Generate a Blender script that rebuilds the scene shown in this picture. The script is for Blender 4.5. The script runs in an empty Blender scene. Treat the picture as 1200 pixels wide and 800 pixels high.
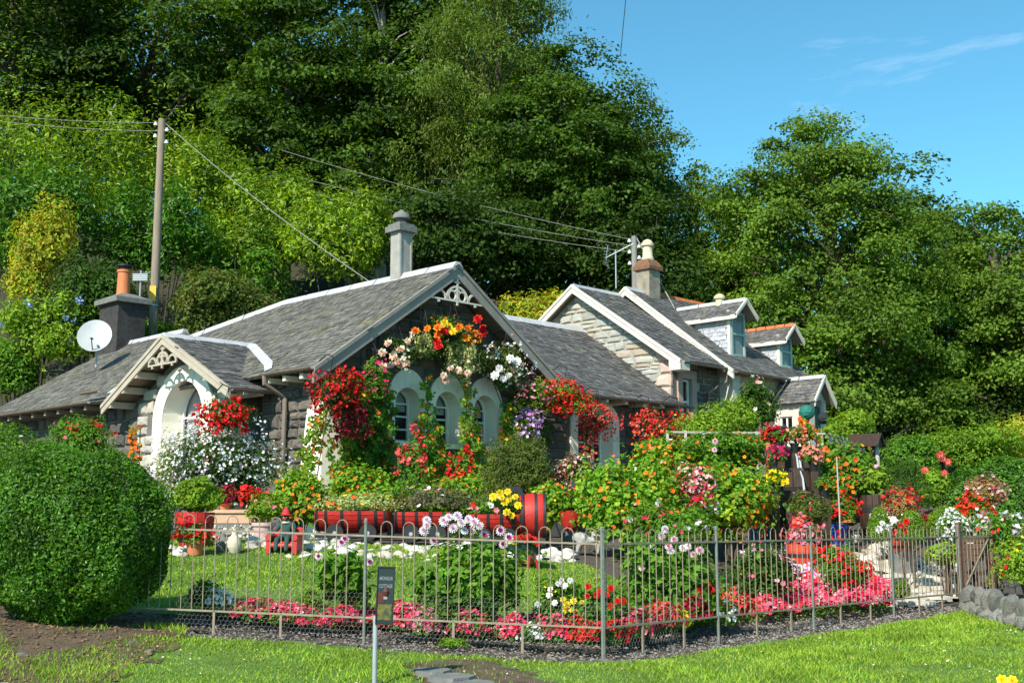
import bpy, math, random
import numpy as np
from mathutils import Vector
from mathutils.geometry import tessellate_polygon

# ------------------------------------------------------------------ camera, sky, sun, exposure
scene = bpy.context.scene
COL = scene.collection
FPX = 1400.0                                   # focal length in pixels of a 1200 px wide picture
PITCH = math.atan(210 / 1400.0)
CZ = 1.15
cam_d = bpy.data.cameras.new('camera')
cam = bpy.data.objects.new('camera', cam_d)
COL.objects.link(cam)
cam_d.sensor_width = 36.0
cam_d.lens = 36.0 * FPX / 1200.0
cam_d.clip_start = 0.1
cam_d.clip_end = 3000
cam.location = (0, 0, CZ)
cam.rotation_euler = (math.pi / 2 + PITCH, 0, 0)
scene.camera = cam

SUN_AZ = math.radians(-150)                    # where the sun stands, measured from +Y towards +X
SUN_EL = math.radians(39)
world = bpy.data.worlds.new('World')
scene.world = world
world.use_nodes = True
wn = world.node_tree
wn.nodes.clear()
w_out = wn.nodes.new('ShaderNodeOutputWorld')
w_bg = wn.nodes.new('ShaderNodeBackground')
w_sky = wn.nodes.new('ShaderNodeTexSky')
w_sky.sky_type = 'NISHITA'
w_sky.sun_disc = False
w_sky.sun_elevation = SUN_EL
w_sky.sun_rotation = SUN_AZ
w_sky.air_density = 1.0
w_sky.dust_density = 0.25
w_sky.ozone_density = 1.0
w_bg.inputs['Strength'].default_value = 0.100
# thin high cirrus, the same everywhere in the sky
w_tc = wn.nodes.new('ShaderNodeTexCoord')
w_map = wn.nodes.new('ShaderNodeMapping')
w_map.inputs['Scale'].default_value = (2.2, 3.0, 11.0)
w_map.inputs['Location'].default_value = (-0.069, 1.508, 0.383)
w_map.inputs['Rotation'].default_value = (0.0, 0.16, 0.0)
w_noise = wn.nodes.new('ShaderNodeTexNoise')
w_noise.inputs['Scale'].default_value = 1.6
w_noise.inputs['Detail'].default_value = 7
w_noise.inputs['Roughness'].default_value = 0.62
w_noise.inputs['Distortion'].default_value = 0.5
w_ramp = wn.nodes.new('ShaderNodeValToRGB')
w_ramp.color_ramp.elements[0].position = 0.59
w_ramp.color_ramp.elements[0].color = (0, 0, 0, 1)
w_ramp.color_ramp.elements[1].position = 0.85
w_ramp.color_ramp.elements[1].color = (0.42, 0.42, 0.42, 1)
w_tint = wn.nodes.new('ShaderNodeMix')
w_tint.data_type = 'RGBA'
w_tint.blend_type = 'MULTIPLY'
w_tint.inputs[0].default_value = 1.0
w_tint.inputs[7].default_value = (0.45, 0.94, 0.97, 1)
w_mix = wn.nodes.new('ShaderNodeMix')
w_mix.data_type = 'RGBA'
w_mix.inputs[7].default_value = (7.0, 7.4, 7.8, 1)
wn.links.new(w_tc.outputs['Generated'], w_map.inputs['Vector'])
wn.links.new(w_map.outputs['Vector'], w_noise.inputs['Vector'])
wn.links.new(w_noise.outputs['Fac'], w_ramp.inputs['Fac'])
wn.links.new(w_sky.outputs['Color'], w_tint.inputs[6])
wn.links.new(w_ramp.outputs['Color'], w_mix.inputs[0])
wn.links.new(w_tint.outputs[2], w_mix.inputs[6])
wn.links.new(w_mix.outputs[2], w_bg.inputs['Color'])
wn.links.new(w_bg.outputs['Background'], w_out.inputs['Surface'])

sun_d = bpy.data.lights.new('sun', 'SUN')
sun_d.energy = 3.7
sun_d.angle = math.radians(0.53)
sun_d.color = (1.0, 0.94, 0.84)
sun = bpy.data.objects.new('sun', sun_d)
COL.objects.link(sun)
sun_dir = Vector((math.sin(SUN_AZ) * math.cos(SUN_EL), math.cos(SUN_AZ) * math.cos(SUN_EL), math.sin(SUN_EL)))
sun.rotation_euler = sun_dir.to_track_quat('Z', 'Y').to_euler()
sun.location = (-20, -20, 40)

scene.view_settings.view_transform = 'Standard'
scene.view_settings.look = 'None'
scene.view_settings.exposure = 1.0
scene.view_settings.gamma = 1.0
scene.view_settings.use_curve_mapping = False
scene.render.engine = 'CYCLES'
scene.cycles.use_denoising = True
scene.cycles.denoiser = 'OPENIMAGEDENOISE'
scene.cycles.max_bounces = 6
scene.cycles.diffuse_bounces = 4
scene.cycles.transmission_bounces = 4
scene.cycles.sample_clamp_indirect = 10.0
scene.cycles.use_adaptive_sampling = False

# ------------------------------------------------------------------ measuring helpers
_cp, _sp = math.cos(PITCH), math.sin(PITCH)
def ray(px, py):
    x = (px - 600) / FPX
    u = (400 - py) / FPX
    return np.array([x, _cp - u * _sp, _sp + u * _cp])
def at(px, py, Y):
    r = ray(px, py)
    r = r / r[1] * Y
    return np.array([r[0], r[1], r[2] + CZ])
def S01(v):
    v = np.clip(v, 0, 1)
    return v * v * (3 - 2 * v)
_r0 = ray(386, 430)
P0 = np.array([_r0[0] / _r0[1] * 22.0, 22.0])          # front eave corner of the cottage
AX = np.array([math.sqrt(.5), math.sqrt(.5)])           # along the front of the houses
BX = np.array([-math.sqrt(.5), math.sqrt(.5)])          # from the front towards the back
def H(s, t, z):
    q = P0 + s * AX + t * BX
    return np.array([q[0], q[1], z])
def on_t(px, py, t):
    r = ray(px, py)
    k = (t + P0 @ BX) / (r[:2] @ BX)
    return r * k + np.array([0, 0, CZ])

def gz(x, y):
    """height of the ground"""
    x = np.asarray(x, float)
    y = np.asarray(y, float)
    b = -.07 + .056 * np.clip(.8 - x, 0, 7) + .02 * np.clip(x - .8, 0, 8)
    ql = y - 11.2
    qr = ((y - 11) - (x - .82)) * .7071
    k = .8
    q = -np.logaddexp(-ql / k, -qr / k) * k + .0
    rise = S01(q / 6.5)
    z = b * (1 - .8 * rise) + .82 * rise
    front = np.clip(q + .35, -3.5, 0)
    z = z + front * (.015 + .15 * np.clip((.8 - x) / 5, 0, 1))
    z = z - .12 * S01((9.6 - y) / 1.5)
    mound = 1.25 * S01((y - 18.6 - .25 * (x - 3)) / 4.2) * S01((x - 1.6) / 1.8)
    z = z + mound
    hill = .56 * np.clip(y - 32.5 + .1 * np.clip(-x - 4, 0, 30), 0, 24) * S01((9 - x) / 15)
    bank = .12 * np.clip(-x - 10.5, 0, 12) * S01((y - 22) / 8)
    far = 9.0 * S01((y - 44) / 40)
    return z + hill + bank + far * S01((x + 6) / 14)

def hit(px, py):
    """where a line of sight meets the ground"""
    ys = np.arange(8, 30, .02); r = ray(px, py); r = r / r[1]
    zz = CZ + r[2] * ys; g = gz(r[0] * ys, ys); k = np.argmax(g >= zz)
    return r[0] * ys[k], ys[k]
# ------------------------------------------------------------------ scene helpers
def tag(o, label=None, cat=None, group=None, kind=None):
    if label: o['label'] = label
    if cat: o['category'] = cat
    if group: o['group'] = group
    if kind: o['kind'] = kind
    return o
def thing(name, label, cat, loc=(0, 0, 0), rotz=0.0, group=None):
    o = bpy.data.objects.new(name, None)
    o.empty_display_size = 0.2
    COL.objects.link(o)
    o.location = [float(v) for v in loc]
    o.rotation_euler = (0, 0, rotz)
    return tag(o, label, cat, group)
def mesh_np(name, V, Fs, mats=None, midx=None, smooth=False):
    """V (n,3); Fs list of (m,k) index arrays"""
    me = bpy.data.meshes.new(name)
    V = np.ascontiguousarray(V, np.float32)
    Fs = [np.asarray(F, np.int32) for F in Fs if len(F)]
    me.vertices.add(len(V))
    me.vertices.foreach_set('co', V.ravel())
    nl = sum(F.size for F in Fs)
    npoly = sum(len(F) for F in Fs)
    me.loops.add(nl)
    me.polygons.add(npoly)
    me.loops.foreach_set('vertex_index', np.concatenate([F.ravel() for F in Fs]))
    tot = np.concatenate([np.full(len(F), F.shape[1], np.int32) for F in Fs])
    start = np.concatenate([[0], np.cumsum(tot)[:-1]]).astype(np.int32)
    me.polygons.foreach_set('loop_start', start)
    me.polygons.foreach_set('loop_total', tot)
    if midx is not None:
        me.polygons.foreach_set('material_index', np.asarray(midx, np.int32))
    me.polygons.foreach_set('use_smooth', np.full(npoly, smooth, bool))
    for m in (mats or []):
        me.materials.append(m)
    me.update(calc_edges=True)
    if smooth: me.set_sharp_from_angle(angle=.75)
    return me
def obj(name, me, parent=None, kind=None, label=None):
    o = bpy.data.objects.new(name, me)
    COL.objects.link(o)
    if parent is not None:
        o.parent = parent
    if kind: o['kind'] = kind
    if label: o['label'] = label
    return o

class MB:
    """collects shapes; build() links them as one mesh object"""
    def __init__(self, f=None):
        self.v = []; self.fs = []; self.f = f or (lambda p: p)
    def add(self, V, F):
        b = len(self.v)
        self.v += [tuple(self.f(p)) for p in V]
        self.fs += [tuple(i + b for i in q) for q in F]
        return self
    def box(self, x0, x1, y0, y1, z0, z1):
        V = [(x, y, z) for z in (z0, z1) for y in (y0, y1) for x in (x0, x1)]
        return self.add(V, [(0, 2, 3, 1), (4, 5, 7, 6), (0, 1, 5, 4), (2, 6, 7, 3), (0, 4, 6, 2), (1, 3, 7, 5)])
    def beam(self, a, b, w, h, up=(0, 0, 1)):
        a = Vector(a); b = Vector(b); d = (b - a).normalized(); up = Vector(up)
        sd = d.cross(up).normalized() * (w / 2); u = sd.cross(d).normalized() * (h / 2)
        V = [p + i * sd + j * u for p in (a, b) for i, j in ((-1, -1), (1, -1), (1, 1), (-1, 1))]
        return self.add(V, [(0, 1, 2, 3), (7, 6, 5, 4), (0, 4, 5, 1), (1, 5, 6, 2), (2, 6, 7, 3), (3, 7, 4, 0)])
    def tube(self, path, r, n=6, cap=True):
        P = [Vector(p) for p in path]
        if not hasattr(r, '__len__'): r = [r] * len(P)
        V = []; F = []
        ref = Vector((0.13, 0.21, 1)).normalized()
        for i, p in enumerate(P):
            d = (P[min(i + 1, len(P) - 1)] - P[max(i - 1, 0)])
            d = d.normalized() if d.length > 1e-9 else Vector((0, 0, 1))
            q = ref if abs(d.dot(ref)) < .95 else Vector((1, 0, 0))
            a = d.cross(q).normalized(); b = d.cross(a).normalized()
            for k in range(n):
                t = 2 * math.pi * k / n
                V.append(p + (a * math.cos(t) + b * math.sin(t)) * r[i])
        for i in range(len(P) - 1):
            for k in range(n):
                k2 = (k + 1) % n
                F.append((i * n + k, i * n + k2, (i + 1) * n + k2, (i + 1) * n + k))
        if cap:
            F.append(tuple(range(n - 1, -1, -1)))
            F.append(tuple(range((len(P) - 1) * n, len(P) * n)))
        return self.add(V, F)
    def lathe(self, prof, n=16, c=(0, 0, 0), axis='z'):
        V = []; F = []
        for r, z in prof:
            for k in range(n):
                t = 2 * math.pi * k / n
                p = (r * math.cos(t), r * math.sin(t), z)
                if axis == 'x': p = (p[2], p[0], p[1])
                if axis == 'y': p = (p[0], p[2], p[1])
                V.append((p[0] + c[0], p[1] + c[1], p[2] + c[2]))
        m = len(prof)
        for i in range(m - 1):
            for k in range(n):
                k2 = (k + 1) % n
                F.append((i * n + k, i * n + k2, (i + 1) * n + k2, (i + 1) * n + k))
        F.append(tuple(range(n - 1, -1, -1)))
        F.append(tuple(range((m - 1) * n, m * n)))
        return self.add(V, F)
    def slab(self, loops, thick, f3):
        """plane polygon with holes, given thickness; f3(u, v, w) maps to 3-D, w runs backwards"""
        pts = [p for l in loops for p in l]
        tri = tessellate_polygon([[Vector((p[0], p[1], 0)) for p in l] for l in loops])
        n = len(pts)
        V = [f3(p[0], p[1], 0) for p in pts] + [f3(p[0], p[1], thick) for p in pts]
        F = [tuple(t) for t in tri] + [tuple(i + n for i in reversed(t)) for t in tri]
        b = 0
        for l in loops:
            m = len(l)
            for i in range(m):
                j = (i + 1) % m
                F.append((b + i, b + j, b + j + n, b + i + n))
            b += m
        return self.add(V, F)
    def mesh(self, name, mat, smooth=False, off=(0, 0, 0)):
        V = np.array([(p[0], p[1], p[2]) for p in self.v], float) - np.array(off)
        byk = {}
        for q in self.fs: byk.setdefault(len(q), []).append(q)
        return mesh_np(name, V, [np.array(v) for v in byk.values()], [mat], smooth=smooth)
    def build(self, name, mat, parent=None, smooth=False, off=(0, 0, 0), kind=None, label=None):
        return obj(name, self.mesh(name, mat, smooth, off), parent, kind, label)

# ------------------------------------------------------------------ materials
MATS = {}
def nt(name):
    m = bpy.data.materials.new(name)
    m.use_nodes = True
    m.node_tree.nodes.clear()
    return m, m.node_tree
def N(t, kind, **kw):
    n = t.nodes.new(kind)
    for k, v in kw.items():
        if k in n.inputs: n.inputs[k].default_value = v
        else: setattr(n, k, v)
    return n
def c4(c): return (c[0], c[1], c[2], 1)
def ramp(t, stops, interp='LINEAR'):
    r = t.nodes.new('ShaderNodeValToRGB')
    cr = r.color_ramp
    cr.interpolation = interp
    while len(cr.elements) < len(stops): cr.elements.new(0.5)
    for e, (p, c) in zip(cr.elements, stops):
        e.position = p; e.color = c4(c)
    return r
def finish(t, sh):
    o = t.nodes.new('ShaderNodeOutputMaterial')
    t.links.new(sh, o.inputs['Surface'])
def leaf_mat(name, cols, trans=.4, rough=.55, spec=.2, nscale=1.2, var=.35):
    cols = [(c[0] * 1.75, c[1] * 1.6, c[2] * 1.0) for c in cols]
    m, t = nt(name)
    g = N(t, 'ShaderNodeNewGeometry')
    n = len(cols)
    r = ramp(t, [(i / max(1, n - 1), c) for i, c in enumerate(cols)])
    t.links.new(g.outputs['Random Per Island'], r.inputs['Fac'])
    tc = N(t, 'ShaderNodeTexCoord')
    nz = N(t, 'ShaderNodeTexNoise', Scale=nscale, Detail=2.0)
    t.links.new(tc.outputs['Object'], nz.inputs['Vector'])
    mr = N(t, 'ShaderNodeMapRange')
    mr.inputs[1].default_value = .3; mr.inputs[2].default_value = .7
    mr.inputs[3].default_value = 1 - var; mr.inputs[4].default_value = 1 + var
    t.links.new(nz.outputs['Fac'], mr.inputs[0])
    hs = N(t, 'ShaderNodeHueSaturation')
    t.links.new(mr.outputs[0], hs.inputs['Value'])
    t.links.new(r.outputs['Color'], hs.inputs['Color'])
    p = N(t, 'ShaderNodeBsdfPrincipled', Roughness=rough)
    p.inputs['Specular IOR Level'].default_value = spec
    t.links.new(hs.outputs['Color'], p.inputs['Base Color'])
    tr = N(t, 'ShaderNodeBsdfTranslucent')
    h2 = N(t, 'ShaderNodeHueSaturation', Hue=.485, Saturation=1.1, Value=1.35)
    t.links.new(hs.outputs['Color'], h2.inputs['Color'])
    t.links.new(h2.outputs['Color'], tr.inputs['Color'])
    mx = N(t, 'ShaderNodeMixShader')
    mx.inputs[0].default_value = trans
    t.links.new(p.outputs[0], mx.inputs[1]); t.links.new(tr.outputs[0], mx.inputs[2])
    finish(t, mx.outputs[0])
    MATS[name] = m
    return m
def petal_mat(name, cols, trans=.25):
    """cols: list of (share, colour)"""
    m, t = nt(name)
    g = N(t, 'ShaderNodeNewGeometry')
    tot = sum(c[0] for c in cols); pos = 0; st = []
    for sh, c in cols:
        st.append((pos, c)); pos += sh / tot
    r = ramp(t, st, 'CONSTANT')
    t.links.new(g.outputs['Random Per Island'], r.inputs['Fac'])
    oi = N(t, 'ShaderNodeObjectInfo')
    hs = N(t, 'ShaderNodeHueSaturation')
    mr = N(t, 'ShaderNodeMapRange'); mr.inputs[3].default_value = .8; mr.inputs[4].default_value = 1.12
    t.links.new(oi.outputs['Random'], mr.inputs[0]); t.links.new(mr.outputs[0], hs.inputs['Value'])
    t.links.new(r.outputs['Color'], hs.inputs['Color'])
    p = N(t, 'ShaderNodeBsdfPrincipled', Roughness=.6)
    p.inputs['Specular IOR Level'].default_value = .25
    t.links.new(hs.outputs['Color'], p.inputs['Base Color'])
    tr = N(t, 'ShaderNodeBsdfTranslucent')
    t.links.new(hs.outputs['Color'], tr.inputs['Color'])
    mx = N(t, 'ShaderNodeMixShader'); mx.inputs[0].default_value = trans
    t.links.new(p.outputs[0], mx.inputs[1]); t.links.new(tr.outputs[0], mx.inputs[2])
    finish(t, mx.outputs[0])
    MATS[name] = m
    return m
def plain(name, c1, c2=None, scale=6.0, rough=.6, bump=.0, bscale=30.0, metal=0.0, spec=.4, island=0.0, objrand=0.0, c3=None, s3=2.0, t3=.6, coat=0.0, stretch=None):
    m, t = nt(name)
    c2 = c2 or tuple(v * .8 for v in c1)
    tc = N(t, 'ShaderNodeTexCoord')
    vec = tc.outputs['Object']
    if stretch:
        mp = N(t, 'ShaderNodeMapping'); mp.inputs['Scale'].default_value = stretch
        t.links.new(vec, mp.inputs['Vector']); vec = mp.outputs['Vector']
    nz = N(t, 'ShaderNodeTexNoise', Scale=scale, Detail=6.0, Roughness=.65)
    t.links.new(vec, nz.inputs['Vector'])
    r = ramp(t, [(.32, c2), (.68, c1)])
    t.links.new(nz.outputs['Fac'], r.inputs['Fac'])
    col = r.outputs['Color']
    if c3:
        n3 = N(t, 'ShaderNodeTexNoise', Scale=s3, Detail=8.0, Roughness=.7)
        t.links.new(vec, n3.inputs['Vector'])
        r3 = ramp(t, [(t3, (0, 0, 0)), (min(.99, t3 + .1), (1, 1, 1))])
        t.links.new(n3.outputs['Fac'], r3.inputs['Fac'])
        mx = N(t, 'ShaderNodeMix', data_type='RGBA')
        mx.inputs[7].default_value = c4(c3)
        t.links.new(r3.outputs['Color'], mx.inputs[0]); t.links.new(col, mx.inputs[6])
        col = mx.outputs[2]
    if island or objrand:
        hs = N(t, 'ShaderNodeHueSaturation')
        mr = N(t, 'ShaderNodeMapRange')
        a = island or objrand
        mr.inputs[3].default_value = 1 - a; mr.inputs[4].default_value = 1 + a
        if island:
            t.links.new(N(t, 'ShaderNodeNewGeometry').outputs['Random Per Island'], mr.inputs[0])
        else:
            t.links.new(N(t, 'ShaderNodeObjectInfo').outputs['Random'], mr.inputs[0])
        t.links.new(mr.outputs[0], hs.inputs['Value']); t.links.new(col, hs.inputs['Color'])
        col = hs.outputs['Color']
    p = N(t, 'ShaderNodeBsdfPrincipled', Roughness=rough, Metallic=metal)
    p.inputs['Specular IOR Level'].default_value = spec
    if coat: p.inputs['Coat Weight'].default_value = coat
    t.links.new(col, p.inputs['Base Color'])
    if bump:
        b = N(t, 'ShaderNodeBump', Strength=bump, Distance=.02)
        bn = N(t, 'ShaderNodeTexNoise', Scale=bscale, Detail=5.0)
        t.links.new(vec, bn.inputs['Vector']); t.links.new(bn.outputs['Fac'], b.inputs['Height'])
        t.links.new(b.outputs['Normal'], p.inputs['Normal'])
    finish(t, p.outputs[0])
    MATS[name] = m
    return m
def stone_mat(name, cols, bump=.5):
    """a different colour for each stone"""
    m, t = nt(name)
    oi = N(t, 'ShaderNodeObjectInfo')
    n = len(cols)
    r = ramp(t, [(i / (n - 1), c) for i, c in enumerate(cols)])
    t.links.new(oi.outputs['Random'], r.inputs['Fac'])
    tc = N(t, 'ShaderNodeTexCoord')
    ad = N(t, 'ShaderNodeVectorMath', operation='ADD')
    t.links.new(tc.outputs['Object'], ad.inputs[0])
    t.links.new(oi.outputs['Location'], ad.inputs[1])
    nz = N(t, 'ShaderNodeTexNoise', Scale=9.0, Detail=7.0, Roughness=.7)
    t.links.new(ad.outputs[0], nz.inputs['Vector'])
    mr = N(t, 'ShaderNodeMapRange'); mr.inputs[1].default_value = .3; mr.inputs[2].default_value = .7
    mr.inputs[3].default_value = .68; mr.inputs[4].default_value = 1.2
    t.links.new(nz.outputs['Fac'], mr.inputs[0])
    hs = N(t, 'ShaderNodeHueSaturation')
    t.links.new(mr.outputs[0], hs.inputs['Value']); t.links.new(r.outputs['Color'], hs.inputs['Color'])
    p = N(t, 'ShaderNodeBsdfPrincipled', Roughness=.85)
    p.inputs['Specular IOR Level'].default_value = .25
    t.links.new(hs.outputs['Color'], p.inputs['Base Color'])
    b = N(t, 'ShaderNodeBump', Strength=bump, Distance=.02)
    bn = N(t, 'ShaderNodeTexNoise', Scale=24.0, Detail=6.0)
    t.links.new(ad.outputs[0], bn.inputs['Vector']); t.links.new(bn.outputs['Fac'], b.inputs['Height'])
    t.links.new(b.outputs['Normal'], p.inputs['Normal'])
    finish(t, p.outputs[0])
    MATS[name] = m
    return m

M = MATS
# foliage
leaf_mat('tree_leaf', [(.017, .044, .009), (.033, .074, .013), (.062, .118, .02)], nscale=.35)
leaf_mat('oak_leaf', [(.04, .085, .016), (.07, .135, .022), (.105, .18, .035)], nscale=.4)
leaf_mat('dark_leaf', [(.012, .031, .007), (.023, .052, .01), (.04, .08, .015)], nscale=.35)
leaf_mat('larch_leaf', [(.042, .08, .018), (.07, .118, .026), (.105, .16, .042)], nscale=.5)
leaf_mat('rhodo_leaf', [(.035, .085, .012), (.075, .155, .016), (.145, .235, .02), (.21, .29, .03)], nscale=.5, rough=.42, spec=.3)
leaf_mat('hedge_leaf', [(.022, .075, .012), (.045, .125, .016), (.075, .18, .022)], rough=.4, spec=.3, nscale=3)
leaf_mat('lime_leaf', [(.075, .165, .02), (.12, .22, .028), (.18, .27, .04)], nscale=3)
leaf_mat('nast_leaf', [(.05, .145, .02), (.085, .20, .025), (.13, .25, .03), (.20, .29, .04)], nscale=2.5, trans=.42)
leaf_mat('mid_leaf', [(.035, .095, .016), (.06, .15, .022), (.10, .21, .03)], nscale=3)
leaf_mat('deep_leaf', [(.015, .045, .010), (.03, .075, .014), (.05, .11, .02)], nscale=3)
leaf_mat('olive_leaf', [(.03, .06, .016), (.05, .095, .022), (.08, .12, .03), (.10, .085, .04)], nscale=3)
leaf_mat('silver_leaf', [(.10, .15, .07), (.22, .28, .15), (.40, .44, .30)], nscale=4)
leaf_mat('grey_leaf', [(.05, .08, .05), (.09, .11, .07), (.13, .10, .10)], nscale=4)
leaf_mat('gold_leaf', [(.11, .20, .02), (.18, .26, .03), (.28, .30, .045), (.33, .22, .05)], nscale=2)
leaf_mat('conifer_leaf', [(.05, .12, .015), (.09, .18, .02), (.14, .24, .03)], nscale=4, rough=.6)
leaf_mat('heather_leaf', [(.18, .13, .07), (.24, .17, .10), (.12, .13, .05)], nscale=4)
leaf_mat('grass_blade', [(.06, .14, .016), (.10, .20, .022), (.16, .26, .035), (.22, .27, .07)], nscale=1.6, var=.3, trans=.3)
leaf_mat('fern_leaf', [(.04, .11, .015), (.08, .18, .02)], nscale=2)
# petals
petal_mat('red_petal', [(3, (.62, .012, .012)), (2, (.75, .03, .015)), (1, (.5, .005, .02))])
petal_mat('crimson_petal', [(2, (.25, .005, .025)), (2, (.36, .01, .04)), (1, (.16, .004, .02))])
petal_mat('coral_petal', [(3, (.75, .06, .05)), (2, (.8, .12, .08)), (1, (.8, .25, .18)), (1, (.6, .02, .03))])
petal_mat('scarlet_petal', [(3, (.78, .05, .015)), (2, (.8, .1, .02))])
petal_mat('orange_petal', [(4, (.85, .16, .01)), (2, (.85, .28, .015)), (2, (.78, .09, .012)), (1, (.85, .42, .02))])
petal_mat('yellow_petal', [(3, (.85, .62, .01)), (1, (.85, .7, .08))])
petal_mat('cream_petal', [(2, (.8, .68, .42)), (2, (.85, .8, .65)), (2, (.8, .5, .36)), (1, (.78, .35, .3))])
petal_mat('white_petal', [(4, (.82, .82, .78)), (1, (.8, .72, .76))])
petal_mat('blush_petal', [(4, (.78, .74, .74)), (2, (.72, .55, .60)), (1, (.6, .4, .5))])
petal_mat('pink_petal', [(3, (.8, .22, .32)), (2, (.8, .38, .46)), (1, (.75, .08, .2))])
petal_mat('rose_petal', [(3, (.7, .04, .12)), (2, (.75, .14, .22)), (2, (.6, .01, .04)), (1, (.8, .4, .45))])
petal_mat('lilac_petal', [(3, (.72, .38, .6)), (2, (.8, .55, .7)), (1, (.6, .15, .4)), (1, (.82, .74, .78))])
petal_mat('violet_petal', [(2, (.55, .22, .62)), (2, (.68, .4, .72)), (1, (.8, .7, .85))])
petal_mat('purple_petal', [(1, (.32, .02, .16)), (1, (.42, .04, .24))])
petal_mat('salmon_petal', [(3, (.82, .26, .17)), (2, (.84, .4, .28))])
petal_mat('fuchsia_petal', [(3, (.45, .08, .1)), (3, (.72, .42, .40)), (2, (.8, .62, .58))])
petal_mat('blue_petal', [(2, (.3, .42, .75)), (1, (.5, .6, .85))])
petal_mat('magenta_petal', [(3, (.75, .02, .16)), (1, (.8, .1, .25))])
# hard materials
plain('slate', (.165, .155, .145), (.08, .078, .076), 5, .7, .5, 45, island=.33, c3=(.24, .25, .17), s3=3.2, t3=.57)
plain('slate_moss', (.185, .175, .15), (.095, .092, .08), 4, .75, .6, 45, island=.33, c3=(.19, .18, .075), s3=2.2, t3=.57)
plain('slate_white', (.47, .48, .50), (.30, .31, .33), 9, .7, .4, 45, island=.25)
plain('zinc', (.52, .52, .53), (.38, .38, .39), 3, .45, .15, 12)
plain('white_paint', (.93, .855, .72), (.87, .795, .66), 3, .6, .2, 25, c3=(.66, .60, .48), s3=7, t3=.68)
plain('cream_trim', (.47, .405, .315), (.38, .325, .25), 5, .55, .1, 30)
plain('grey_trim', (.30, .265, .225), (.22, .195, .165), 5, .5, .1, 30)
plain('pale_trim', (.70, .64, .54), (.58, .52, .43), 4, .6, .15, 30)
plain('soffit', (.26, .21, .15), (.20, .16, .12), 8, .7)
plain('gutter_metal', (.21, .17, .13), (.15, .12, .10), 6, .45)
plain('mortar', (.40, .375, .32), (.27, .25, .22), 12, .9, .6, 40)
plain('dark_mortar', (.17, .15, .125), (.10, .09, .078), 8, .9, .6, 30)
stone_mat('schist', [(.29, .29, .25), (.43, .42, .36), (.36, .37, .34), (.52, .48, .39), (.40, .32, .23), (.46, .46, .42)])
stone_mat('whin', [(.075, .068, .06), (.115, .10, .088), (.16, .138, .115), (.095, .083, .07), (.21, .175, .14)])
stone_mat('quoin', [(.46, .40, .33), (.52, .47, .38), (.40, .37, .33)])
stone_mat('pink_quoin', [(.50, .36, .31), (.56, .42, .35)], .3)
stone_mat('white_rock', [(.58, .55, .49), (.68, .65, .60), (.46, .40, .32), (.62, .57, .48), (.36, .33, .29)])
stone_mat('wall_rock', [(.13, .13, .11), (.20, .19, .165), (.28, .27, .24), (.16, .17, .125)], .9)
stone_mat('paving', [(.50, .45, .36), (.58, .53, .43), (.46, .42, .35)], .4)
plain('render_wall', (.62, .56, .47), (.52, .47, .39), 3, .85, .3, 30, c3=(.42, .38, .31), s3=3, t3=.62)
plain('pink_wall', (.44, .30, .25), (.36, .25, .21), 4, .85, .3, 30)
plain('brick_dark', (.055, .05, .047), (.025, .023, .022), 5, .85, .5, 25, c3=(.26, .25, .23), s3=6, t3=.68)
plain('chimney_grey', (.36, .34, .30), (.26, .245, .22), 4, .8, .3, 30, c3=(.15, .14, .12), s3=5, t3=.68)
plain('chimney_stone', (.34, .29, .21), (.16, .145, .12), 5, .9, .5, 25)
plain('rust_brick', (.22, .10, .05), (.12, .07, .045), 6, .9, .5, 25)
plain('terracotta', (.58, .19, .07), (.48, .15, .055), 6, .75, .2, 30)
plain('terracotta_pale', (.60, .38, .25), (.50, .30, .19), 4, .8, .3, 30, c3=(.66, .56, .47), s3=6, t3=.6)
plain('pink_pot', (.62, .42, .40), (.52, .34, .32), 4, .7, .2, 30)
plain('cream_pot', (.60, .52, .34), (.48, .41, .27), 4, .7, .2, 30)
plain('pot_black', (.018, .019, .021), (.012, .012, .013), 8, .4)
plain('barrel_red', (.50, .024, .016), (.34, .018, .013), 5, .55, .3, 25, c3=(.20, .05, .035), s3=12, t3=.66)
plain('band_black', (.015, .015, .016), (.03, .028, .027), 9, .5)
plain('tub_red', (.60, .07, .03), (.46, .05, .022), 5, .55, .2, 25)
plain('barrel_brown', (.065, .035, .022), (.028, .017, .012), 5, .5, .4, 14, stretch=(6, 6, 1))
plain('blue_glaze', (.015, .07, .40), (.012, .05, .30), 4, .15, coat=.6)
plain('teal_glaze', (.03, .22, .34), (.02, .15, .26), 4, .18, coat=.6)
plain('fence_metal', (.30, .25, .175), (.20, .16, .11), 14, .55, .2, 60, c3=(.25, .11, .05), s3=9, t3=.6)
plain('post_metal', (.19, .21, .18), (.13, .145, .12), 10, .5, .15, 50, c3=(.24, .13, .07), s3=7, t3=.62)
plain('wire', (.30, .29, .27), (.18, .17, .15), 9, .45)
plain('galvanised', (.42, .44, .46), (.34, .36, .38), 9, .45, metal=.3)
plain('pole_wood', (.30, .24, .17), (.19, .15, .11), 4, .85, .4, 20, stretch=(6, 6, .5))
plain('grey_wood', (.26, .25, .23), (.18, .17, .16), 4, .85, .4, 20, stretch=(6, 6, .5))
plain('fence_wood', (.46, .42, .36), (.34, .31, .27), 4, .8, .3, 20)
plain('chair_wood', (.15, .085, .055), (.09, .05, .034), 5, .6, .3, 20, stretch=(1, 1, 5))
plain('dish_white', (.40, .42, .42), (.33, .35, .35), 3, .4)
plain('aluminium', (.55, .56, .57), (.45, .46, .47), 5, .4, metal=.6)
plain('porcelain', (.75, .75, .72), (.62, .62, .6), 5, .3)
plain('bark', (.115, .09, .065), (.06, .048, .036), 3, .95, .8, 14, stretch=(3, 3, .7))
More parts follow.
